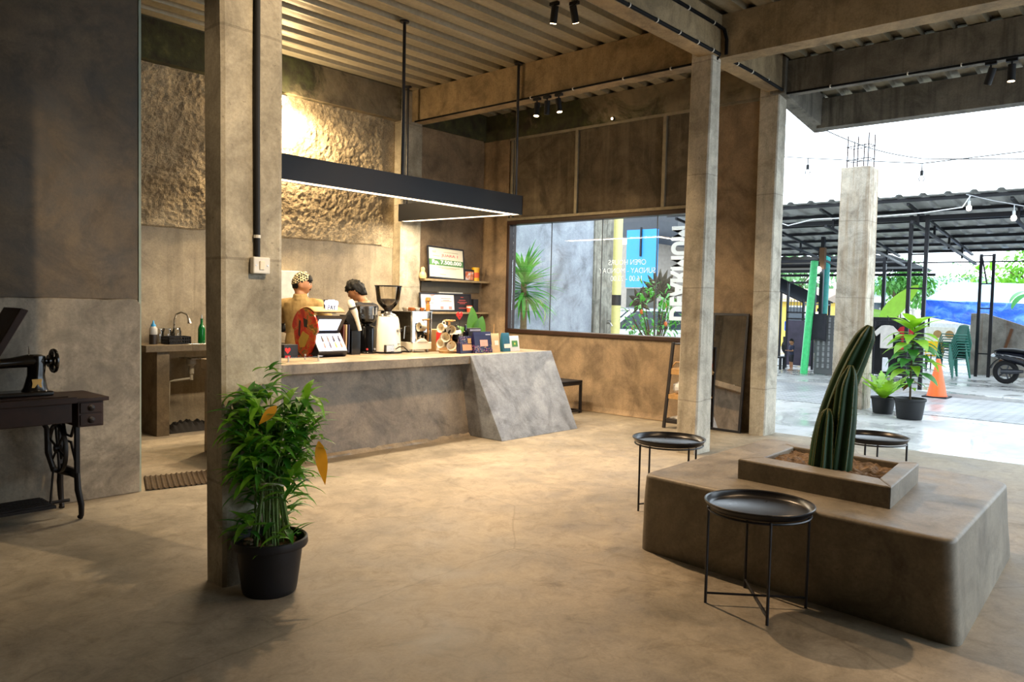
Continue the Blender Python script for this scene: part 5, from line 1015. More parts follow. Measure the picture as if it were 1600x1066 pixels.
a2 = (((.17, .29, 1.14), (.36, .14, 1.03), (.45, .10, 1.0)), ((.17, -.29, 1.14), (.36, -.16, 1.03), (.45, -.12, 1.0)))
person('dark haired man in a black tee looking down behind the bar', (5.92, 7.62, 0), math.radians(112), 1.74, math.radians(22), math.radians(26),
       [('trousers', M_JEANS, ('trousers', .09)), ('tee_shirt', M_BTEE, ('top', .90, 3, .018, False)), ('shoes', M_BLACKM, ('shoes',))], hair_tousled, a2, lean=.10, head_off=(.075, .02, -.02))
a3 = (((.06, .22, 1.12), (.22, .10, 1.13), (.30, .06, 1.15)), ((.06, -.22, 1.12), (.22, -.10, 1.13), (.30, -.06, 1.15)))
person('small barefoot child in dark clothes by the dark gate across the yard', (18.85, 7.62, 0), math.radians(140), .74, math.radians(10), math.radians(18),
       [('shorts', plain('dark_shorts', '#17161d', .85), ('trousers', .48)), ('tee_shirt', plain('navy_tee', '#23283f', .85), ('top', .90, 3, .03, False))], hair_short, a3, head_scale=1.45, head_off=(0, 0, .03), kid=True)
a4 = (((.1, .26, 1.14), (.3, .2, 1.05), (.39, .17, 1.05)), ((.1, -.26, 1.14), (.3, -.2, 1.05), (.39, -.17, 1.05)))
person('person in a white shirt behind the cart beyond the green pole', (26.2, 10.0, 0), math.radians(200), 1.55, 0, .2,
       [('trousers', M_JEANS, ('trousers', .09)), ('shirt', plain('white_cotton', '#d9dbe0', .85), ('top', .90, 4, .02, False))], hair_short, a4, kid=True)
# ------------------------------------------------------------------ the yard
M_STEELB = plain('black_steel_tube', '#101018', .45, .2, .5, .3)
# unfinished concrete post with starter bars
M_POST = concrete('streaked_post_concrete', ('#a79a88', '#bfb4a3', '#d0c8ba'), 1.2, .85, .2, .6, '#8d6f4a', .15, '#7b6a55', True)
t = thing('concrete_post', 'unfinished fluted concrete post with bare steel bars on top', 'post', (12.4, 4.07, 0)); g = G()
def post_ring(z):
    k = z / 3.65; x0, x1, y0, y1 = -.2, .2, -.235 + .03 * k, .22 - .01 * k; P = []; c = [(x0, y1), (x0, y0), (x1, y0), (x1, y1)]; m = 16
    for i in range(4):
        a, b = V(c[i]), V(c[(i + 1) % 4]); nr = V(((b - a).y, -(b - a).x)).normalized()
        for j in range(m): p = a.lerp(b, j / m) + nr * -(.0 + .016 * (abs(math.sin(PI * 4 * j / m)) if j else 0)); P.append(V((p.x, p.y, z + .01 * noise.noise(V((p.x * 9, p.y * 9, 0))) * (z > 3))))
    return P
rows = [post_ring(3.65 * i / 10) for i in range(11)]; n = len(rows[0]); g.mesh([p for r in rows for p in r], [(i * n + k, i * n + (k + 1) % n, (i + 1) * n + (k + 1) % n, (i + 1) * n + k) for i in range(10) for k in range(n)] + [tuple(range(10 * n, 11 * n))]); g.build('shaft', M_POST, t)
for x, y, h in ((-.14, -.15, .5), (-.14, .0, .46), (-.14, .15, .48), (.14, -.15, .52), (.14, .0, .4), (.14, .15, .45)): g = G(); g.tube([(x, y, 3.6), (x + .01, y, 3.65 + h)], .009, 6); g.build('steel_bar', plain('rusty_rebar', '#3b3130', .8), t)
for z in (3.78, 3.98): g = G(); g.tube([(-.15, -.16, z), (.15, -.16, z + .02), (.15, .16, z), (-.15, .16, z - .02), (-.15, -.16, z)], .007, 6); g.build('tie_ring', plain('rusty_rebar', '#3b3130', .8), t)
g = G(); g.grid(16, 16, lambda u, v: V(((u - .5) * .9, (v - .5) * .9, max(-.02, .05 * math.cos(PI * (u - .5)) * math.cos(PI * (v - .5)) + .03 * noise.noise(V((u * 7, v * 7, 3))) - .012)))); g.build('footing', M_YARD, t)
# potted plants
M_POTB = plain('nursery_pot_black', '#101216', .5)
def nursery_pot(t, r, h):
    g = G(); g.lathe([(0, 0), (r * .78, 0), (r * .80, .01), (r * .95, h * .85), (r, h * .86), (r * 1.03, h * .9), (r * 1.02, h), (r * .97, h), (r * .93, h * .85)], n=32); g.build('pot', M_POTB, t); g = G(); g.lathe([(r * .95, h * .86), (0, h * .9)], n=20); g.build('soil', M_SOIL, t)
M_YG = leafy('yellow_green_leaf', '#7fae2a', .4, var=.3, vscale=7); M_GL = leafy('mid_green_leaf', '#3f7f3a', .35, var=.35, vscale=7)
t = thing('potted_plant', 'bird nest fern with wavy upright leaves in a small black pot', 'plant', (12.25, 3.55, 0)); nursery_pot(t, .17, .24); g = G(); rd = random.Random(3)
for k in range(11):
    a = 2.6 + 2 * PI * k / 11 + rd.uniform(-.2, .2); el = rd.uniform(.75, 1.25); g.leaf((.03 * math.cos(a), .03 * math.sin(a), .22), (math.cos(a) * math.cos(el), math.sin(a) * math.cos(el), math.sin(el)), rd.uniform(.42, .60), .15, rd.uniform(.3, .9), n=14, fold=.2, ripple=1.1)
g.build('fronds', M_YG, t, sharp=0)
t = thing('potted_plant', 'tall leafy young tree in the larger black pot outside', 'plant', (11.92, 3.10, 0)); nursery_pot(t, .205, .29); g = G(); g.tube([(0, 0, .25), (.01, .01, .7), (-.01, -.01, 1.15), (0, -.02, 1.33)], [.016, .013, .009, .006], 8); part_label(g.build('stem', plain('brown_stem', '#4b3a28', .7), t), 'thin brown stem'); g = G(); g2 = G()
for k in range(52):
    z = .42 + .93 * (k / 51) ** .75; a = k * 2.4; el = .2 + .35 * (z > 1.2); L = rd.uniform(.34, .50) if z > .6 else rd.uniform(.2, .28); (g if (z > 1.12 or k % 3 == 0) else g2).leaf((.01 * math.cos(a), .01 * math.sin(a), z), (math.cos(a) * math.cos(el), math.sin(a) * math.cos(el), math.sin(el)), L, L * .38, rd.uniform(.7, 1.6) if z < 1.2 else .5, n=6, fold=.15)
g.build('top_leaves', M_YG, t, sharp=0); g2.build('lower_leaves', M_GL, t, sharp=0)
g = G(); g.leaf((.0, 0, .5), (-.6, .4, -.5), .17, .08, .3, n=5); g.leaf((0, 0, .55), (.2, -.8, -.5), .18, .07, .3, n=5); part_label(g.build('old_leaves', plain('withered_leaf', '#9a6a35', .6), t), 'browning lowest leaves')
# cone
t = thing('traffic_cone', 'orange traffic cone standing on the wet paving', 'cone', (15.35, 3.56, 0)); g = G(); g.lathe([(.185, .02), (.16, .03), (.035, .66), (.03, .68), (.0, .682)], n=32); g.build('body', plain('orange_plastic', '#f0662a', .45, var=.1), t); g = G(); g.box(-.2, .2, -.2, .2, 0, .025); g.build('base', M_BLACKM, t, bevel=.006)
# stacked chairs
M_CH = plain('green_plastic', '#0e6a5a', .4, var=.1)
def chair(loc, rz, label):
    t = thing('plastic_chair', label, 'chair', loc, rz, 'stacked green plastic chairs')
    g = G(); g.grid(8, 8, lambda u, v: V((-.2 + .40 * u, (-.2 + .40 * v) * (1 - .08 * u), .42 + .02 * u - .02 * math.sin(PI * v) * math.sin(PI * u)))); g.build('seat', M_CH, t, solid=.012)
    def back(u, v):
        w = .20 - .05 * v ** 3; y = (-1 + 2 * u) * w; return V((-.2 - .12 * v + .03 * (2 * u - 1) ** 2, y, .44 + .42 * v - .03 * (2 * u - 1) ** 2 * v))
    g = G(); g.grid(9, 8, back); 
    g.build('backrest', M_CH, t, solid=.012)
    for sx, sy in ((1, 1), (1, -1), (-1, 1), (-1, -1)): g = G(); g.bar((sx * .19, sy * .185, .42), (sx * .225 - .01, sy * .215, 0), .035, .035); g.build('leg', M_CH, t, bevel=.006)
    g = G()
    for sy in (1, -1): g.tube([(-.22, sy * .2, .44), (-.2, sy * .215, .62), (.1, sy * .225, .63), (.19, sy * .21, .43)], .014, 8)
    g.build('armrest', M_CH, t); return t
c0 = chair((20.45, 4.40, 0), math.radians(140), 'lowest green plastic chair of the stack by the wall slab')
for i, w_ in enumerate(('second from the bottom', 'third from the bottom', 'in the middle', 'third from the top', 'second from the top', 'topmost')): dup(c0, 'green plastic chair, %s of the stack by the wall slab' % w_, (20.45 - .012 * (i + 1), 4.40 + .01 * (i + 1), .062 * (i + 1)))
# scooter (its tail points at the stacked chairs)
t = thing('motor_scooter', 'black motor scooter parked beyond the wet paving', 'scooter', (19.6, 3.28, 0), -PI / 2 - .12)
M_TYRE = plain('tyre_rubber', '#0b0b0d', .8); M_GLOSS = plain('gloss_dark_paint', '#0c0f1c', .12, 0, .6, .1, coat=.6)
RYm = Matrix(((1, 0, 0), (0, 0, -1), (0, 1, 0)))
for x in (.05, 1.25):
    g = G(); g.lathe([(.16, -.045), (.21, -.05), (.245, -.03), (.255, 0), (.245, .03), (.21, .05), (.16, .045), (.155, 0), (.16, -.045)], (x, 0, .255), 36, RYm); w_ = g.build('wheel', M_TYRE, t); g = G(); g.lathe([(.165, -.03), (.15, -.035), (.145, 0), (.15, .035), (.165, .03)], (x, 0, .255), 30, RYm); g.lathe([(0, -.05), (.04, -.05), (.04, .05), (0, .05)], (x, 0, .255), 16, RYm)
    for k in range(5): a = k * 2 * PI / 5; g.tube([(x, 0, .255), (x + .155 * math.cos(a), 0, .255 + .155 * math.sin(a))], .016, 6)
    g.build('rim', plain('grey_alloy', '#4d4f55', .35, .7), w_)
g = G(); g.rings([((-.20, 0, .60), (0, .03, 0), (0, 0, .04)), ((-.12, 0, .62), (0, .10, 0), (0, 0, .08)), ((.1, 0, .60), (0, .15, 0), (0, 0, .12)), ((.35, 0, .55), (0, .15, 0), (0, 0, .15)), ((.55, 0, .45), (0, .13, 0), (0, 0, .18)), ((.72, 0, .32), (0, .14, 0), (0, 0, .08)), ((.95, 0, .30), (0, .15, 0), (0, 0, .05))], 24); g.rings([((.95, 0, .30), (.05, 0, 0), (0, .16, 0)), ((1.02, 0, .55), (.06, 0, 0), (0, .2, 0)), ((1.0, 0, .78), (.07, 0, 0), (0, .16, 0)), ((.98, 0, .92), (.05, 0, 0), (0, .1, 0))], 20); g.build('body', M_GLOSS, t)
g = G(); g.rings([((-.18, 0, .70), (0, .05, 0), (0, 0, .02)), ((-.05, 0, .73), (0, .12, 0), (0, 0, .035)), ((.2, 0, .73), (0, .14, 0), (0, 0, .045)), ((.45, 0, .70), (0, .12, 0), (0, 0, .04)), ((.6, 0, .66), (0, .08, 0), (0, 0, .02))], 20); g.build('seat', M_BLACKM, t)
g = G(); g.ball((-.20, 0, .60), (.05, .11, .045), 16); g.build('tail_light', plain('red_lens', '#7d1a1c', .15), t)
for y in (.13, -.13): g = G(); g.ball((-.17, y, .60), (.045, .035, .035), 12); g.build('indicator', plain('pale_lens', '#cfd6da', .15), t)
g = G(); g.grid(8, 3, lambda u, v: V((.05 - .30 * math.cos(.2 + 1.9 * u), (v - .5) * .13, .255 + .31 * math.sin(.2 + 1.9 * u)))); g.build('rear_mudguard', M_BLACKM, t, solid=.008)
g = G(); g.grid(8, 3, lambda u, v: V((1.25 - .29 * math.cos(.4 + 2.0 * u), (v - .5) * .13, .255 + .29 * math.sin(.4 + 2.0 * u)))); g.build('front_mudguard', M_GLOSS, t, solid=.008)
g = G(); g.tube([(.0, -.13, .27), (.2, -.16, .28), (.42, -.16, .30)], [.05, .055, .03], 12); g.build('exhaust', plain('grey_alloy', '#4d4f55', .35, .7), t)
g = G(); g.tube([(1.25, .07, .255), (1.12, .07, .6), (1.03, .03, .88)], .02, 8); g.tube([(1.25, -.07, .255), (1.12, -.07, .6), (1.03, -.03, .88)], .02, 8); g.build('fork', plain('grey_alloy', '#4d4f55', .35, .7), t)
g = G(); g.tube([(.90, .32, .95), (.98, .12, .97), (1.0, 0, .95), (.98, -.12, .97), (.90, -.32, .95)], .014, 8); g.build('handlebar', M_BLACKM, t)
for y in (.28, -.28): g = G(); g.tube([(.96, y * .8, .97), (.98, y, 1.12)], .006, 6); g.ball((.975, y, 1.14), (.012, .06, .035), 12); g.build('wing_mirror', M_BLACKM, t)
g = G(); g.tube([(.1, .0, .28), (.14, .16, .02)], .011, 6); g.build('stand', M_BLACKM, t)
# grey wall slab
M_SLAB = concrete('stained_wall_slab', ('#6b6760', '#827d75', '#9a958b'), .7, .85, .2, .5, '#5a3b22', .2, '#4a4238'); t = thing('wall_slab', 'stained grey wall slab with a sloping top behind the scooter', 'wall', (21.9, 3.4, 0)); g = G(); g.prism([(-2.4, 0), (1.0, 0), (1.0, 1.50), (.7, 1.51), (-.15, 1.22), (-2.4, .9)], .10, YZ((-.05, 0, 0))); g.build('slab', M_SLAB, t, bevel=.01)
g = G(); g.bar((-.06, .35, .25), (-.06, .12, 1.15), .02, .06); g.build('rust_bar', plain('rust', '#5d3a22', .9), t)
# steel canopy
t = thing('canopy', 'long black steel canopy with corrugated roof across the yard', 'canopy', (18, 4, 0)); O = (18, 4, 0)
zr = lambda x: 3.56 - .112 * (x - 15.5)
g = G(); prof = []; y = -2.0
while y < 9.2: prof += [(y, 0), (y + .26, 0), (y + .29, .035), (y + .34, .04), (y + .37, .035)]; y += .40
n = len(prof); g.mesh([(15.3, yy, zr(15.3) + dz) for yy, dz in prof] + [(20.9, yy, zr(20.9) + dz) for yy, dz in prof], [(i, i + 1, n + i + 1, n + i) for i in range(n - 1)])
k = N('weathered_sheet'); a_ = k.noise(1.5, 5, .6, .3, (.4, 2, 1)); k.set('Base Color', k.ramp(a_, [(.3, rgb('#9a9a96')), (.7, rgb('#c9c8c2'))])); k.set('Roughness', .55); k.set('Metallic', .3); k.set('Transmission Weight', 0.0); part_label(g.build('roof_sheet', k.m, t, origin=O, solid=.004, sharp=0), 'grey corrugated roof sheet')
for j, x in enumerate((15.45, 16.35, 17.2, 18.05, 18.9, 19.75, 20.6)): g = G(); g.box(x - .025, x + .025, -2, 9.2, zr(x) - .07, zr(x) - .01); g.build('purlin', M_STEELB, t, origin=O)
for y in (-.6, 1.0, 2.6, 4.22, 5.8, 7.4, 9.0):
    g = G(); g.bar((15.5, y, zr(15.5) - .10), (20.8, y, zr(20.8) - .10), .05, .05); g.bar((15.8, y, zr(15.8) - .36), (21.2, y, zr(20.8) - .30), .05, .05)
    for x in (16.2, 17.4, 18.6, 19.8): g.bar((x, y, zr(x) - .36), (x, y, zr(x) - .1), .04, .04)
    g.build('truss', M_STEELB, t, origin=O)
g = G(); g.bar((21.2, -2, 2.72), (21.2, 9, 2.72), .03, .03); g.bar((16.3, -2, 3.28), (16.3, 9, 3.28), .05, .09); g.build('tie_beam', M_STEELB, t, origin=O)
def lattice(x, ya, yb, h, rungs, lb):
    g = G()
    for y in (ya, yb): g.box(x - .03, x + .03, y - .032, y + .032, 0, h)
    for z in rungs: g.bar((x, ya, z), (x, yb, z), .03, .03)
    part_label(g.build('lattice_post', M_STEELB, t, origin=O), lb); return g
lattice(16.3, 4.36, 4.08, 3.34, (.5, 1.95, 2.6, 3.25), 'front ladder shaped post'); lattice(21.2, 4.11, 3.85, 2.9, (.55, 1.62, 2.2, 2.86), 'rear ladder shaped post')
lattice(16.3, -.8, -1.08, 3.34, (.5, 1.95, 2.6), 'far side front post'); g = G(); g.bar((21.2, 4.10, 2.86), (21.2, 3.97, 2.2), .03, .03); g.build('brace', M_STEELB, t, origin=O)
g = G(); g.box(18.46, 18.54, 6.79, 6.87, 0, 3.2); g.build('post', M_STEELB, t, origin=O); g = G(); g.box(18.44, 18.56, 6.77, 6.89, 2.45, 2.95); part_label(g.build('post_sleeve', plain('rusty_brown', '#6b4a2c', .7), t, origin=O), 'brown post head')
t = thing('canopy', 'lower dark corrugated canopy behind the first one', 'canopy', (24, 9, 0)); O = (24, 9, 0); g = G(); prof = [(y - .0, 0 if i % 2 == 0 else .04) for i, y in enumerate([6.2 + .15 * q for q in range(46)])]; n = len(prof); g.mesh([(21.6, yy, 2.95 + dz) for yy, dz in prof] + [(26, yy, 2.72 + dz) for yy, dz in prof], [(i, i + 1, n + i + 1, n + i) for i in range(n - 1)]); g.build('roof_sheet', plain('dark_sheet', '#3a3d42', .5), t, origin=O, solid=.005, sharp=0)
g = G()
for x in (21.7, 23.1, 24.5, 25.9): g.box(x - .03, x + .03, 6.2, 13, 2.80 - .05 * (x - 21.7), 2.88 - .05 * (x - 21.7))
g.bar((21.7, 6.2, 2.55), (21.7, 13, 2.55), .05, .05); g.build('beams', M_STEELB, t, origin=O)
for y in (6.4, 12.6): g = G(); g.box(21.66, 21.74, y - .04, y + .04, 0, 2.9); g.build('post', M_STEELB, t, origin=O)
# string lights
def bulb_line(label, pts, bulbs, lit, sag=.0):
    t = thing('string_lights', label, 'string lights', pts[0]); o = V(pts[0]); g = G(); P = []
    for a, b in zip(pts, pts[1:]):
        for k in range(8): f = k / 8; P.append(V(a).lerp(V(b), f) - o - V((0, 0, sag * math.sin(PI * f))))
    P.append(V(pts[-1]) - o); g.tube(P, .007, 6); g.build('cable', plain('grey_cable', '#9a9ca0' if lit else '#4a4c50', .5), t)
    for b in bulbs:
        b = V(b) - o; g = G(); g.tube([b + V((0, 0, .19)), b + V((0, 0, .09))], .006, 6); g.tube([b + V((0, 0, .10)), b + V((0, 0, .035))], .02, 10); s_ = g.build('bulb_socket', plain('pale_socket' if lit else 'dark_socket', '#b9bcc0' if lit else '#2b2d30', .5), t)
        g = G(); g.lathe([(0, -.045), (.026, -.036), (.038, -.01), (.034, .015), (.016, .04)], b, 16); g.build('bulb', glow('bulb_glow', '#fff0dc', 9) if lit else M_CLEAR, s_)
bulb_line('string with two glowing bulbs hung before the canopy', [(13, 2.76, 3.235), (13, 2.42, 3.12), (13, 1.7, 2.93)], [(13, 2.713, 3.035), (13, 2.147, 2.86)], True)
bulb_line('thin dark cable with two unlit bulbs high against the sky', [(10.2, 3.8, 3.80), (11, 2.85, 3.46), (11, -1, 3.2)], [], False, .06)
bulb_line('dark cable far off with two small unlit bulbs', [(9.2, 9, 4.2), (11, 4.322, 3.62), (11, 2.849, 3.40), (11, 1.0, 3.45)], [(11, 4.322, 3.43), (11, 2.849, 3.21)], False)
t = thing('white_cable', 'white cable strung loosely in front of the canopy', 'cable', (13, 5.3, 2.93)); g = G(); g.tube([(0, .3, .05), (0, 0.1, -.02), (0, .0, .0), (0, -.32, .06), (0, -1.4, .05), (0, -2.0, .07), (0, -2.5, .12), (0, -2.6, .28)], .009, 6); g.build('cable', plain('white_cable', '#d5d7da', .5), t)
# clothes on the rack before the dark fence
t = thing('metal_fence', 'dark sheet metal fence behind the clothes rack', 'fence', (19.4, 5.5, 0)); g = G()
for k in range(13): g.box(-.02 - .012 * (k % 2), .02, -.62 + k * .1, -.52 + k * .1, .02, 1.36)
g.build('panel', plain('dark_sheet_metal', '#23232a', .5, .4, var=.3), t); g = G(); g.box(.02, .06, -.66, .70, 1.30, 1.36); g.box(.02, .06, -.66, .70, .1, .16); g.build('rail', M_STEELB, t)
t = thing('clothes_rack', 'black clothes rack standing before the dark fence', 'rack', (18.5, 5.3, 0)); g = G()
for y in (-.42, .30): g.tube([(0, y, .04), (0, y, 1.28)], .012, 8); g.tube([(-.2, y, .02), (.2, y, .02)], .014, 8)
g.tube([(0, -.42, 1.28), (0, .30, 1.28)], .012, 8); g.tube([(0, -.42, .12), (0, .30, .12)], .01, 8); g.build('frame', M_STEELB, t); g = G(); g.tube([(0, .02, 1.28), (0, .02, 1.36), (0, .06, 1.40)], .008, 6); g.build('hook', M_STEELB, t)
def hung(name, label, cat, loc, outline, mat, sub=()):
    t = thing(name, label, cat, loc, 0, 'clothes on the rack'); g = G(); g.prism(outline, .05, YZ((-.025, 0, 0))); g.build('cloth', mat, t, bevel=.012)
    g = G(); g.tube([(0, -.14, -.03), (0, 0, .04), (0, .14, -.03), (0, -.14, -.03)], .006, 6); g.tube([(0, 0, .04), (0, .01, .09), (0, -.02, .10)], .005, 6); g.build('hanger', M_STEELB, t)
    for nm, ol, m_ in sub: g = G(); g.prism(ol, .054, YZ((-.027, 0, 0))); g.build(nm, m_, t, bevel=.01)
tee = lambda s=1: [(-.13 * s, -.5), (.13 * s, -.5), (.13 * s, -.16), (.22 * s, -.24), (.26 * s, -.14), (.12 * s, -.0), (.05, .015), (-.05, .015), (-.12 * s, 0), (-.26 * s, -.14), (-.22 * s, -.24), (-.13 * s, -.16)]
hung('tee_shirt', 'pale tee shirt hung at the front of the rack', 'shirt', (18.44, 5.33, 1.18), tee(), plain('pale_cotton', '#d6cfc8', .85), (('sleeve_trim', [(-.3, -.34), (-.2, -.36), (-.19, -.2), (-.25, -.15)], M_BTEE),))
hung('trousers', 'black shorts over white leggings hung low on the rack', 'trousers', (18.52, 5.32, 1.16), [(-.15, -.72), (.15, -.72), (.17, -.2), (.1, -.02), (-.1, -.02), (-.17, -.2)], M_BTEE, (('white_leg', [(-.02, -1.0), (.1, -1.0), (.1, -.68), (-.02, -.68)], plain('white_cotton', '#d9dbe0', .85)),))
hung('tee_shirt', 'red shirt hung at the end of the rack by the post', 'shirt', (18.5, 4.98, 1.16), tee(.8), plain('red_cotton', '#b3222c', .85))
hung('long_coat', 'long black garment at the fence end of the rack', 'coat', (18.58, 5.52, 1.18), [(-.14, -1.0), (.14, -1.0), (.13, -.1), (.04, 0), (-.04, 0), (-.13, -.1)], M_BTEE)
# banana plants
M_BAN = leafy('banana_leaf', '#9ad24a', .4, var=.2, vscale=5); M_BAND = leafy('banana_leaf_dark', '#3c8a42', .4, var=.3, vscale=5)
t = thing('banana_plant', 'banana plant with one big bright leaf above the dark fence', 'plant', (19.9, 5.85, 0)); g = G(); g.tube([(0, 0, 0), (0, 0, .8), (-.02, -.05, 1.30)], [.09, .07, .03], 12); g.build('trunk', plain('banana_stem', '#7d9a45', .5), t); g = G(); g.leaf((0, .04, 1.24), (-.15, -.62, .75), 1.2, .42, .35, (-1, 0, .3), 14, .08, ripple=.05, shape=.6); g.leaf((0, .02, 1.2), (.6, .4, .7), .9, .35, .8, n=10, fold=.1); g.build('leaves', M_BAN, t, sharp=0)
t = thing('banana_plant', 'drooping banana plant over the wall slab by the picture edge', 'plant', (22.5, 2.9, 0)); g = G(); g.tube([(0, 0, 0), (0, .05, 1.2), (-.02, .1, 1.9)], [.10, .08, .04], 12); g.build('trunk', plain('banana_stem', '#7d9a45', .5), t); g = G()
for a, el, L in ((2.2, .9, 1.0), (1.2, .7, 1.0), (3.4, .8, .9), (4.6, .9, 1.1), (5.5, .6, 1.0), (.3, .9, 1.0)): g.leaf((0, .08, 1.85), (math.cos(a) * math.cos(el), math.sin(a) * math.cos(el), math.sin(el)), L, .38, 2.2, n=12, fold=.1, ripple=.1, shape=.6)
g.build('leaves', M_BAND, t, sharp=0)
# blue tarpaulin shelter
t = thing('tarpaulin_shelter', 'shelter of pale and blue tarpaulins behind the stacked chairs', 'shelter', (26, 4.5, 0)); O = (26, 4.5, 0)
k = N('blue_tarpaulin'); k.set('Base Color', k.ramp(k.noise(3, 5, .6, 1.2), [(.35, rgb('#1d4fc0')), (.55, rgb('#2f6be0')), (.7, rgb('#5f93ee'))])); k.set('Roughness', .35); k.bump(k.noise(4, 4, .6, 1.5), .6, .05); M_TB = k.m
g = G(); g.grid(30, 8, lambda u, v: V((25.2 + 2.0 * v, 6.35 - 5.2 * u - .25 * v * (1 - u), 1.85 - .13 * u + .60 * v - .06 * math.sin(PI * v) + .02 * noise.noise(V((u * 8, v * 4, 0)))))); part_label(g.build('pale_sheet', plain('pale_tarpaulin', '#a9d0dd', .4, var=.06), t, origin=O, solid=.01), 'pale sheet roof')
g = G(); g.grid(50, 12, lambda u, v: V((25.2 - .12 * v + .08 * noise.noise(V((u * 9, v * 3, 4))), 6.35 - 5.2 * u, 1.86 - .13 * u - v * (.45 + .45 * min(1, u * 2.2) * (1 - .15 * math.sin(u * 6)))))); part_label(g.build('blue_sheet', M_TB, t, origin=O, solid=.01), 'crumpled blue sheet')
for y in (6.2, 4.0, 1.3): g = G(); g.tube([(25.4, y, 0), (25.4, y, 1.9)], .03, 8); g.build('pole', M_STEELB, t, origin=O)
# stall sign and table
t = thing('stall_sign', 'white and yellow food stall banner behind the cone', 'sign', (22.6, 5.15, 0)); g = G(); g.box(-.02, .02, -.28, .42, .55, 1.12); g.build('banner', plain('banner_white', '#e9e6da', .5), t); g = G(); g.box(-.026, -.02, -.02, .42, .35, .75); g.build('yellow_panel', plain('banner_yellow', '#f2c511', .5), t); g = G(); g.box(-.027, -.021, -.28, .02, .62, .72); g.build('green_strip', plain('banner_green', '#3f8f3a', .5), t)
for y in (.14, -.14): g = G(); g.prism(circle(.10, 20, c=(y, .94)), .006, YZ((-.028, 0, 0))); g.build('bowl_picture', plain('bowl_brown', '#a88552', .5), t)
for y in (-.25, .4): g = G(); g.tube([(0, y, 0), (0, y, 1.12)], .015, 6); g.build('pole', M_STEELB, t)
t = thing('small_table', 'small pale table under the stall banner', 'table', (22.3, 5.1, 0)); g = G(); g.box(-.25, .25, -.35, .35, .42, .45); g.build('top', M_WHITE, t); 
for x, y in ((-.2, -.3), (.2, -.3), (-.2, .3), (.2, .3)): g = G(); g.tube([(x, y, 0), (x, y, .42)], .015, 6); g.build('leg', M_STEELB, t)
# gate, sheds and cart across the yard
t = thing('sheet_gate', 'dark purple sheet metal gate behind the child', 'gate', (19.6, 7.75, 0)); g = G(); g.box(-.02, .02, -.34, .30, .08, 1.22); g.build('panel', plain('purple_grey_sheet', '#4a4353', .5, .3, var=.3, vscale=3), t); g = G()
for y in (-.36, .32): g.box(-.03, .03, y - .025, y + .025, 0, 2.2)
g.box(-.03, .03, -.36, .32, 1.24, 1.28); g.box(-.03, .03, -.36, .32, 1.40, 1.44); g.box(-.03, .03, -.36, .32, 2.15, 2.2)
for k in range(9): g.box(-.01, .01, -.33 + k * .08, -.32 + k * .08, 1.44, 1.75)
g.build('frame', M_STEELB, t)
t = thing('shed', 'open shed with a sloping corrugated roof behind the gate', 'shed', (22.5, 9.3, 0)); g = G(); prof = [(q * .12, .03 * (q % 2)) for q in range(20)]; n = 20; g.mesh([(-.6 + a, .9, 2.45 + b) for a, b in prof] + [(-.6 + a, -.75, 1.70 + b) for a, b in prof], [(i, i + 1, n + i + 1, n + i) for i in range(n - 1)]); g.build('roof_sheet', plain('dark_sheet', '#3a3d42', .5), t, solid=.006, sharp=0)
for x, y in ((-.5, -.7), (-.5, .8), (1.5, -.7), (1.5, .8)): g = G(); g.box(x - .03, x + .03, y - .03, y + .03, 0, 1.72 if y < 0 else 2.4); g.build('post', M_STEELB, t)
g = G(); g.bar((-.5, -.7, 1.70), (-.5, .85, 2.40), .05, .05); g.bar((-.5, -.7, 1.66), (1.5, -.7, 1.66), .05, .05); g.build('rafter', M_STEELB, t)
def pole(label, p0, p1, r, col_, nm='painted_pole'): g = G(); g.tube([V((0, 0, 0)), V(p1) - V(p0)], r, 18); g.ball(V(p1) - V(p0), (r, r, r * .3), 18); o = tag(g.build(nm, col_, None), label, 'pole'); o.location = p0
pole('light green painted pole leaning slightly beside the child', (18.25, 7.07, 0), (18.25, 6.92, 2.62), .085, plain('light_green_paint', '#45c878', .4, var=.15)); pole('teal painted pole rising behind the light green one', (21.2, 7.78, 0), (21.2, 7.72, 3.6), .11, plain('teal_paint', '#1b8c86', .4, var=.15))
t = thing('block_screen', 'grey screen of pierced blocks beside the unfinished post', 'wall', (18.45, 6.66, 0)); k = N('pierced_block'); br = k.n('ShaderNodeTexBrick'); k.link(k.co((1, 1, 1), (PI / 2, 0, PI / 2)), br.inputs['Vector']); br.inputs['Scale'].default_value = 7; br.inputs['Mortar Size'].default_value = .03
for q, v in (('Color1', rgb('#7c7d7e')), ('Color2', rgb('#8f9091')), ('Mortar', rgb('#5b5c5d'))): br.inputs[q].default_value = v
k.set('Base Color', br.outputs[0]); k.set('Roughness', .9); g = G(); g.box(.0, .12, -.24, .26, 0, 1.38)
for r in range(9):
    for c in range(4): g.box(-.02, .0, -.22 + c * .12, -.17 + c * .12, .14 + r * .135, .25 + r * .135)
g.build('blocks', k.m, t, bevel=.004)
t = thing('dark_cloth', 'dark cloth thrown over the pierced block screen', 'cloth', (18.40, 6.78, 1.05)); g = G(); g.grid(14, 14, lambda u, v: V((-.05 + .02 * noise.noise(V((u * 5, v * 5, 1))) + .12 * max(0, v - .8) * 5 * .25, -.15 + .36 * u, -.22 + .58 * v - .12 * abs(u - .5) * (1 - v)))); g.build('cloth', plain('charcoal_cloth', '#2a2a30', .9), t, solid=.02)
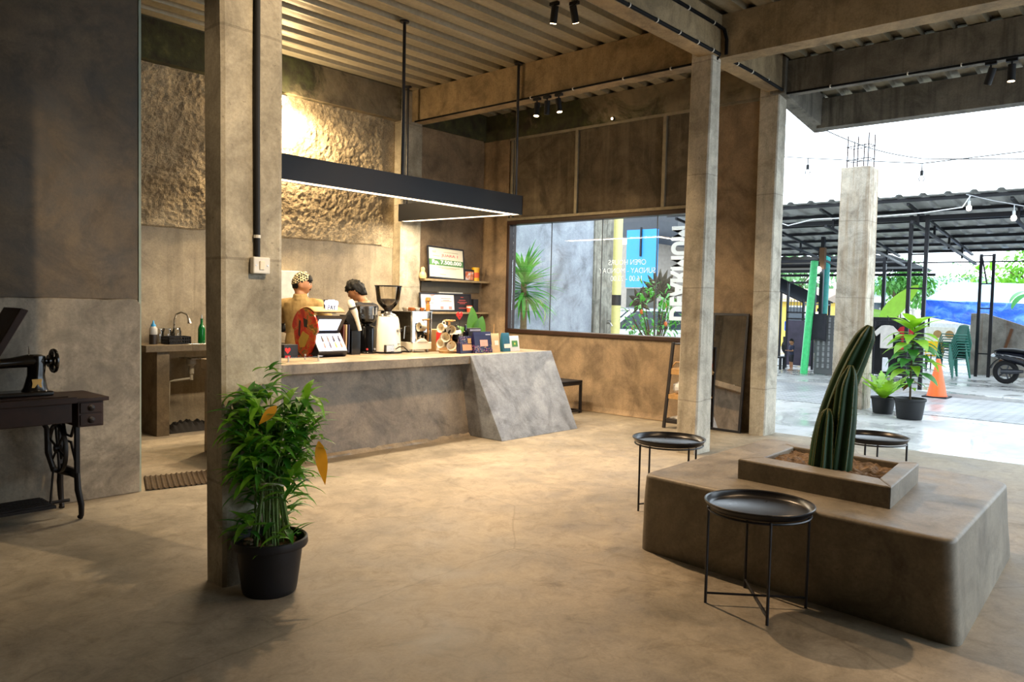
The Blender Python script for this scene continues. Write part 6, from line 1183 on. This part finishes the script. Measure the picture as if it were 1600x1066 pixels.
for p, lb in (((18.35, 6.86, 2.44), 'white lamp glowing under the canopy edge near the brown post'), ((22.8, 8.50, 1.38), 'white lamp glowing above the cart beyond the green pole')): t = thing('yard_lamp', lb, 'lamp', p, 0, 'yard lamps'); g = G(); g.ball((0, 0, 0), .065, 14); g.build('bulb', glow('cold_lamp_glow', '#f2f8ff', 8), t); g = G(); g.tube([(0, 0, .06), (0, 0, .16)], .02, 8); g.build('socket', M_BLACKM, t)
t = thing('food_cart', 'blue topped street cart with a wheel beyond the green pole', 'cart', (25.1, 9.6, 0)); g = G(); g.box(-.6, .6, -.9, .6, .35, .62); g.build('chassis', plain('cart_dark', '#17181c', .5), t); g = G(); g.box(-.61, -.6, -.5, .5, .48, .53); g.build('yellow_strip', plain('yellow_strip', '#caa02c', .5), t); g = G(); g.box(-.55, .55, -.85, .55, .62, .80); g.build('red_goods', plain('red_goods', '#a5362c', .6), t); g = G(); g.box(-.58, .58, -.9, .6, .80, 1.12); g.build('blue_top', M_TB, t, bevel=.04)
for y in (-.62, .4): g = G(); g.lathe([(.12, -.05), (.26, -.06), (.29, 0), (.26, .06), (.12, .05), (.1, 0), (.12, -.05)], (-.5, y, .29), 26, RX); w_ = g.build('wheel', M_TYRE, t); g = G(); g.lathe([(0, -.03), (.13, -.03), (.13, .03), (0, .03)], (-.5, y, .29), 20, RX); g.build('hub', plain('pale_hub', '#b6b8ba', .4, .5), w_)
t = thing('stool', 'small dark crate stool beside the child', 'stool', (18.95, 8.0, 0)); g = G(); g.box(-.14, .14, -.14, .14, .28, .32); g.build('top', M_BLACKM, t, bevel=.006)
for x in (-.11, .11):
    for y in (-.11, .11): g = G(); g.box(x - .025, x + .025, y - .025, y + .025, 0, .28); g.build('leg', M_BLACKM, t)
def house(name, label, x, y0, y1, d, h, wall, roof, rh=.8, wins=()):
    t = thing(name, label, 'building', (x, (y0 + y1) / 2, 0)); w = (y1 - y0) / 2; g = G(); g.box(0, d, -w, w, 0, h); g.build('wall', wall, t); g = G(); g.prism([(-.4, h - .1), (d / 2, h + rh), (d + .4, h - .1)], 2 * w + .6, basis((1, 0, 0), (0, 0, 1), (0, -1, 0), (0, w + .3, 0))); g.build('roof', roof, t)
    for y, z in wins: g = G(); g.box(-.04, 0, y - .4, y + .4, z - .45, z + .45); f = g.build('window', M_WHITE, t); g = G(); g.box(-.06, -.04, y - .33, y + .33, z - .38, z + .38); g.build('pane', plain('dark_pane', '#2b3640', .1), f)
house('yellow_house', 'yellow walled house far beyond the gate', 31, 11.6, 16, 5, 1.9, plain('yellow_wash', '#e6c45a', .8), plain('orange_tiles', '#8a7a6c', .8), .5, ((-1.4, 1.2), (.8, 1.2)))
house('white_house', 'white house with a turquoise roof behind the trees', 47, 7, 16, 6, 2.6, plain('white_wash', '#dfe2e0', .8), plain('turquoise_roof', '#8fd0cc', .6), .9, ((-2.5, 1.6), (0, 1.6), (2.5, 1.6)))
g = G(); g.box(29, 29.15, -12, 9, 0, 1.15); struct(g.build('wall_boundary', plain('pale_boundary_wall', '#b9bab6', .85, var=.15)))
t = thing('white_railing', 'white slatted railing behind the bright banana leaf', 'railing', (24.2, 6.75, 0)); g = G()
for k in range(10): g.box(-.01, .01, -.42 + k * .085, -.39 + k * .085, .3, 1.55)
g.box(-.02, .02, -.45, .45, 1.52, 1.58); g.box(-.02, .02, -.45, .45, .3, .36); g.build('slats', M_WHITE, t); g = G(); g.box(-.03, .03, .42, .48, 0, 1.6); g.build('post', M_WHITE, t); g = G(); g.box(-.03, .03, -.48, -.42, 0, 1.6); g.build('post', M_WHITE, t)
# trees
def tree(label, x, y, zc, rx, rz_, n, leafL, mat, seed, trunk=True):
    t = thing('tree', label, 'tree', (x, y, 0), 0, 'trees beyond the yard'); r = random.Random(seed); g = G()
    if trunk:
        g.tube([(0, 0, 0), (.1, 0, zc * .5), (0, .1, zc - rz_ * .3)], [.2, .16, .1], 10)
        for k in range(6): a = k * 1.05; g.tube([(0, .1, zc - rz_ * .6), (rx * .6 * math.cos(a), rx * .6 * math.sin(a), zc + rz_ * r.uniform(-.3, .5))], [.07, .02], 6)
        g.build('trunk', plain('bark', '#5b4a3a', .9), t)
    g = G(); cl = [(V((r.gauss(0, .5) * rx, r.gauss(0, .5) * rx, r.gauss(0, .45) * rz_)), r.uniform(.3, .55)) for _ in range(16)]
    for _ in range(n):
        c, q = r.choice(cl); d = V((r.gauss(0, 1), r.gauss(0, 1), r.gauss(0, 1))).normalized(); p = c + V((d.x * rx, d.y * rx, d.z * rz_)) * q * r.uniform(.75, 1.0); dd = (d + V((0, 0, -.4)) + V((r.uniform(-.6, .6), r.uniform(-.6, .6), r.uniform(-.4, .4)))).normalized()
        g.leaf(p + V((0, 0, zc)), dd, leafL * r.uniform(.7, 1.3), leafL * .5, .6, n=2, fold=.2)
    g.build('foliage', mat, t, sharp=0); return t
M_T1 = leafy('tree_green', '#4f8a3e', .6, var=.4, vscale=2); M_T2 = leafy('fresh_tree_green', '#79b53c', .6, var=.35, vscale=2); M_T3 = leafy('grey_green_tree', '#6f9a6a', .6, var=.3, vscale=2)
tree('round dark green tree far behind the bright banana leaf', 38, 10.6, 2.7, 1.35, .95, 1700, .28, M_T1, 1); tree('thin grey green tree seen between the ladder shaped posts', 43, 8.7, 2.4, 1.3, 1.1, 900, .26, M_T3, 2); tree('bright green tree beside the rear ladder shaped post', 37, 5.2, 3.2, 1.7, 1.15, 2200, .34, M_T2, 3); tree('pale green tree behind the yellow house', 39.5, 15.8, 3.2, 2.2, 1.4, 1200, .4, M_T3, 5)
# ------------------------------------------------------------------ the side passage seen through the shop window
M_OUTW = concrete('pale_outer_render', ('#868b93', '#9aa0a8', '#aeb4bb'), .7, .8, .12, .2, '#7e838a', .1, '#757a82'); M_GRIME = concrete('grimy_corner', ('#6f6c62', '#8d897c', '#b0ab9b'), 1.4, .85, .2, .8, '#3d3a32', .4, '#4c4840')
g = G(); g.box(9.1, 13.1, 9.5, 9.7, 0, 3.9); struct(g.build('wall_outer', M_OUTW)); g = G(); g.box(13.1, 13.75, 9.46, 9.7, 0, 3.9); struct(g.build('wall_outer_corner', M_GRIME)); 
t = thing('yellow_post', 'pale yellow round post with a black band outside the shop window', 'post', (14.0, 9.55, 0)); g = G(); g.tube([(0, 0, 0), (0, 0, 4.2)], .125, 24); g.build('shaft', plain('pale_yellow_paint', '#e6dc8e', .4, var=.06), t); g = G(); g.tube([(0, 0, 1.50), (0, 0, 1.72)], .132, 24); g.build('band', plain('black_band', '#17181a', .6), t)
t = thing('outdoor_tap', 'small metal tap on the grimy corner outside', 'tap', (13.6, 9.43, 1.0)); g = G(); g.tube([(0, .06, .12), (0, -.06, .12), (0, -.1, .06)], .018, 10); g.tube([(-.05, -.02, .17), (.05, -.02, .17)], .012, 8); g.tube([(0, -.02, .12), (0, -.02, .17)], .008, 6); g.build('body', M_STEEL, t)
t = thing('blue_shutter', 'bright blue kiosk shutter seen through the shop window', 'kiosk', (16.3, 10.4, 0)); k = N('blue_ribbed_sheet'); w_ = k.n('ShaderNodeTexWave'); w_.inputs['Scale'].default_value = 3; k.link(k.co((0, 1, 0)), w_.inputs[0]); k.set('Base Color', k.ramp(w_.outputs['Fac'], [(0, rgb('#2f8fd6')), (1, rgb('#45a6ea'))])); k.set('Roughness', .5); g = G(); g.box(0, .1, -.42, .42, 1.95, 3.35); g.build('panel', k.m, t); g = G(); g.box(.05, .1, -.42, .42, 1.45, 1.92); g.build('slats', plain('dark_slats', '#4b4a44', .7), t); g = G(); g.box(-.04, .0, -.02, .02, 2.7, 3.4); g.build('bracket', M_STEELB, t); g = G(); g.box(.0, .12, -.45, .45, 0, 1.45); g.build('base', M_OUTW, t)
t = thing('side_shed', 'dark roofed shed with beige wall beyond the glass', 'shed', (18, 11.6, 0)); g = G(); g.box(.4, .6, -1.75, 1.6, 0, 3.2); g.build('wall', plain('beige_render', '#a89e92', .8), t); g = G(); g.hexa([(-1.2, -1.9, 2.95), (.8, -1.9, 2.95), (.8, .2, 3.3), (-1.2, .2, 3.3), (-1.2, -1.9, 4.6), (.8, -1.9, 4.6), (.8, .2, 4.6), (-1.2, .2, 4.6)]); g.build('roof', plain('dark_sheet', '#3a3d42', .5), t)
t = thing('car', 'white car parked outside the shop window', 'car', (15.7, 9.75, 0), 2.35)
M_CARW = plain('white_car_paint', '#e3e6ea', .15, 0, .6, .02, coat=.5); body_o = [(-2.0, .28), (2.0, .28), (2.1, .55), (2.0, .82), (1.1, .95), (.55, 1.42), (-1.1, 1.45), (-1.75, .98), (-2.08, .9), (-2.1, .5)]
g = G(); g.prism(body_o, 1.6, basis((1, 0, 0), (0, 0, 1), (0, -1, 0), (0, .8, 0))); g.build('body', M_CARW, t, bevel=.08, seg=3)
g = G(); g.prism([(.98, .98), (.52, 1.38), (-.2, 1.39), (-.2, .98)], 1.62, basis((1, 0, 0), (0, 0, 1), (0, -1, 0), (0, .81, 0))); g.prism([(-.28, .98), (-.28, 1.39), (-1.05, 1.40), (-1.55, 1.0)], 1.62, basis((1, 0, 0), (0, 0, 1), (0, -1, 0), (0, .81, 0))); g.hexa([(1.10, -.66, .97), (1.13, -.66, .97), (1.13, .66, .97), (1.10, .66, .97), (.58, -.6, 1.40), (.61, -.6, 1.40), (.61, .6, 1.40), (.58, .6, 1.40)]); g.build('side_windows', plain('dark_pane', '#2b3640', .1), t)
for x in (-1.3, 1.3):
    for y in (-.74, .74): g = G(); g.lathe([(.17, -.09), (.29, -.1), (.31, 0), (.29, .1), (.17, .09), (.16, 0), (.17, -.09)], (x, y, .31), 28, RYm); w_ = g.build('wheel', M_TYRE, t); g = G(); g.lathe([(0, -.085), (.17, -.085), (.17, .085), (0, .085)], (x, y, .31), 18, RYm); g.build('hub', plain('grey_alloy', '#4d4f55', .35, .7), w_)
for y in (-.55, .55): g = G(); g.ball((2.0, y, .68), (.1, .18, .08), 12); g.build('headlamp', plain('pale_lens', '#cfd6da', .15), t)
t = thing('potted_palm', 'spiky green palm outside against the grey wall', 'palm', (10.35, 8.98, 0)); g = G(); g.tube([(0, 0, 0), (.02, 0, .9), (0, 0, 1.85)], [.075, .06, .05], 12)
for k in range(14): g.tube([(0.01, 0, .1 + k * .12), (0.01, 0, .115 + k * .12)], .073 - .0013 * k, 12)
g.build('trunk', plain('palm_trunk', '#8d7550', .8, var=.3), t); g = G(); r = random.Random(5)
for k in range(120): a = r.uniform(0, 2 * PI); el = r.uniform(-.6, 1.35); g.leaf((0, 0, 1.6 + .35 * (el + .6) / 2), (math.cos(a) * math.cos(el), math.sin(a) * math.cos(el), math.sin(el)), r.uniform(.55, .85), .065, r.uniform(.3, .9), n=7, fold=.3)
g.build('leaves', leafy('palm_green', '#4c9a33', .4, var=.35, vscale=5), t, sharp=0)
g = G()
for a, el in ((-1.0, .2), (-1.5, .3), (-.6, .1)): g.leaf((0, 0, 1.6), (math.cos(a) * math.cos(el), math.sin(a) * math.cos(el), math.sin(el)), .85, .035, 2.6, n=9)
part_label(g.build('hanging_leaves', leafy('pale_palm_leaf', '#b9c77a', .5), t, sharp=0), 'drooping pale old leaves')
t = thing('shrub', 'leafy shrub with orange fruit outside the window lettering', 'shrub', (11.9, 7.25, 0)); g = G(); r = random.Random(8)
tips = []
for k in range(16): a = r.uniform(0, 6.28); q = r.uniform(.2, .55); p = V((q * math.cos(a), q * math.sin(a), r.uniform(1.15, 1.95))); tips.append(p); g.tube([(0, 0, .1), (p.x * .4, p.y * .4, .9), p], [.022, .014, .005], 6)
g.build('stems', plain('bark', '#5b4a3a', .9), t); g = G()
for p in tips:
    for k in range(16): d = V((r.gauss(0, 1), r.gauss(0, 1), r.gauss(.2, .8))).normalized(); g.leaf(p + d * r.uniform(0, .12) - V((0, 0, r.uniform(0, .35))), d, r.uniform(.12, .19), .05, .8, n=4, fold=.2)
g.build('foliage', leafy('shrub_green', '#4f9a3a', .35, var=.4, vscale=6), t, sharp=0); g = G()
for p in tips[:4]: g.ball(p + V((-.05, -.05, -.15)), (.03, .03, .045), 10)
g.build('fruit', plain('orange_fruit', '#d9713a', .4), t)
g = G(); g.lathe([(0, 0), (.2, 0), (.25, .35), (.22, .35), (.2, .28), (0, .28)], n=24); g.build('pot', M_POTB, t)
t = thing('ornament_panel', 'dark wrought fan ornament standing behind the shrub', 'ornament', (13.6, 8.2, 0)); g = G(); g.tube([(0, 0, 0), (0, 0, 1.6)], .03, 8); g.build('stand', M_STEELB, t); g = G()
for k in range(13): a = -.35 + k * PI * 1.25 / 12; g.leaf((0, 0, 1.75), (0, -math.cos(a), math.sin(a)), .5, .13, .1, (-1, 0, 0), 6, .2)
for k in range(9): a = k * PI * 2 / 9; g.leaf((-.02, .45, 1.6), (0, -math.cos(a), math.sin(a)), .3, .11, .1, (-1, 0, 0), 6, .2)
g.build('petals', plain('bronze_petals', '#5a5140', .5, .4, var=.4), t, solid=.012)

# ------------------------------------------------------------------ light
W = bpy.data.worlds.new('sky'); SC.world = W; W.use_nodes = True; b = W.node_tree.nodes['Background']; b.inputs[0].default_value = (.78, .90, 1.0, 1); b.inputs[1].default_value = 4.3
def lamp(name, typ, loc, energy, col_, aim=None, **kw):
    L = bpy.data.lights.new(name, typ); L.energy = energy; L.color = col_
    for q, v in kw.items(): setattr(L, q, v)
    o = bpy.data.objects.new(name, L); COL.objects.link(o); o.location = loc
    if aim: o.rotation_mode = 'QUATERNION'; o.rotation_quaternion = V((0, 0, -1)).rotation_difference((V(aim) - V(loc)).normalized())
    return o
WARM = (1, .68, .40)
lamp('wall_flood', 'SPOT', (5.35, 8.5, 3.86), 420, (1, .74, .42), (5.75, 8.72, 2.4), spot_size=math.radians(150), spot_blend=.7, shadow_soft_size=.06)
lamp('wall_flood', 'POINT', (5.35, 8.5, 3.84), 45, (1, .74, .42), shadow_soft_size=.06)
lamp('column_side_fill', 'SPOT', (.4, 3.4, 4.3), 70, (1, .74, .46), (2.0, 3.85, 1.9), spot_size=math.radians(36), spot_blend=.8, shadow_soft_size=.06)  # added fill that brightens the column's narrow side face
lamp('front_floor_fill', 'SPOT', (4.8, .2, 4.4), 150, WARM, (3.4, 2.2, 0), spot_size=math.radians(80), spot_blend=.9, shadow_soft_size=.08)  # added fill that lifts the column's shadow on the floor
for (x, y), e in (((4.5, 4.9), 760),): lamp('ceiling_lamp', 'SPOT', (x, y, 4.35), e, WARM, (x + .3, y - 2.2, 0), spot_size=math.radians(84), spot_blend=.9, shadow_soft_size=.05)
lamp('bar_lamp', 'SPOT', (5.0, 5.1, 4.35), 420, WARM, (5.0, 5.9, 0), spot_size=math.radians(80), spot_blend=.7, shadow_soft_size=.05)
lamp('bay_lamp', 'SPOT', (6.1, .9, 4.42), 130, WARM, (5.6, 1.2, 0), spot_size=math.radians(110), spot_blend=.9, shadow_soft_size=.05)
lamp('column_lamp', 'SPOT', (3.0, .7, 4.35), 640, (1, .73, .43), (2.12, 3.7, 2.3), spot_size=math.radians(42), spot_blend=.8, shadow_soft_size=.05)
lamp('window_wall_lamp', 'SPOT', (7.3, 5.6, 3.95), 130, (1, .70, .40), (8.95, 6.3, .5), spot_size=math.radians(75), spot_blend=.8, shadow_soft_size=.05)
lamp('strip_light', 'AREA', (5.5, 6.55, 2.59), 125, (1, .82, .58), (5.5, 6.55, 0), shape='RECTANGLE', size=3.7, size_y=.1)
lamp('strip_light', 'AREA', (7.24, 7.5, 2.59), 75, (1, .84, .62), (7.24, 7.5, 0), shape='RECTANGLE', size=.1, size_y=1.7)
lamp('left_wall_fill', 'SPOT', (.6, 2.2, 4.3), 30, (1, .82, .6), (1.4, 6.1, .9), spot_size=math.radians(52), spot_blend=.9, shadow_soft_size=.08)  # added fill to brighten the lower left wall
SC.view_settings.view_transform = 'Standard'; SC.view_settings.look = 'None'; SC.view_settings.gamma = 1; SC.view_settings.use_curve_mapping = False; SC.view_settings.exposure = 0.16
SC.cycles.max_bounces = 8; SC.cycles.diffuse_bounces = 4; SC.cycles.glossy_bounces = 4; SC.cycles.transparent_max_bounces = 16; SC.cycles.transmission_bounces = 6; SC.cycles.sample_clamp_indirect = 6; SC.cycles.caustics_reflective = False; SC.cycles.caustics_refractive = False
SC.cycles.use_denoising = True
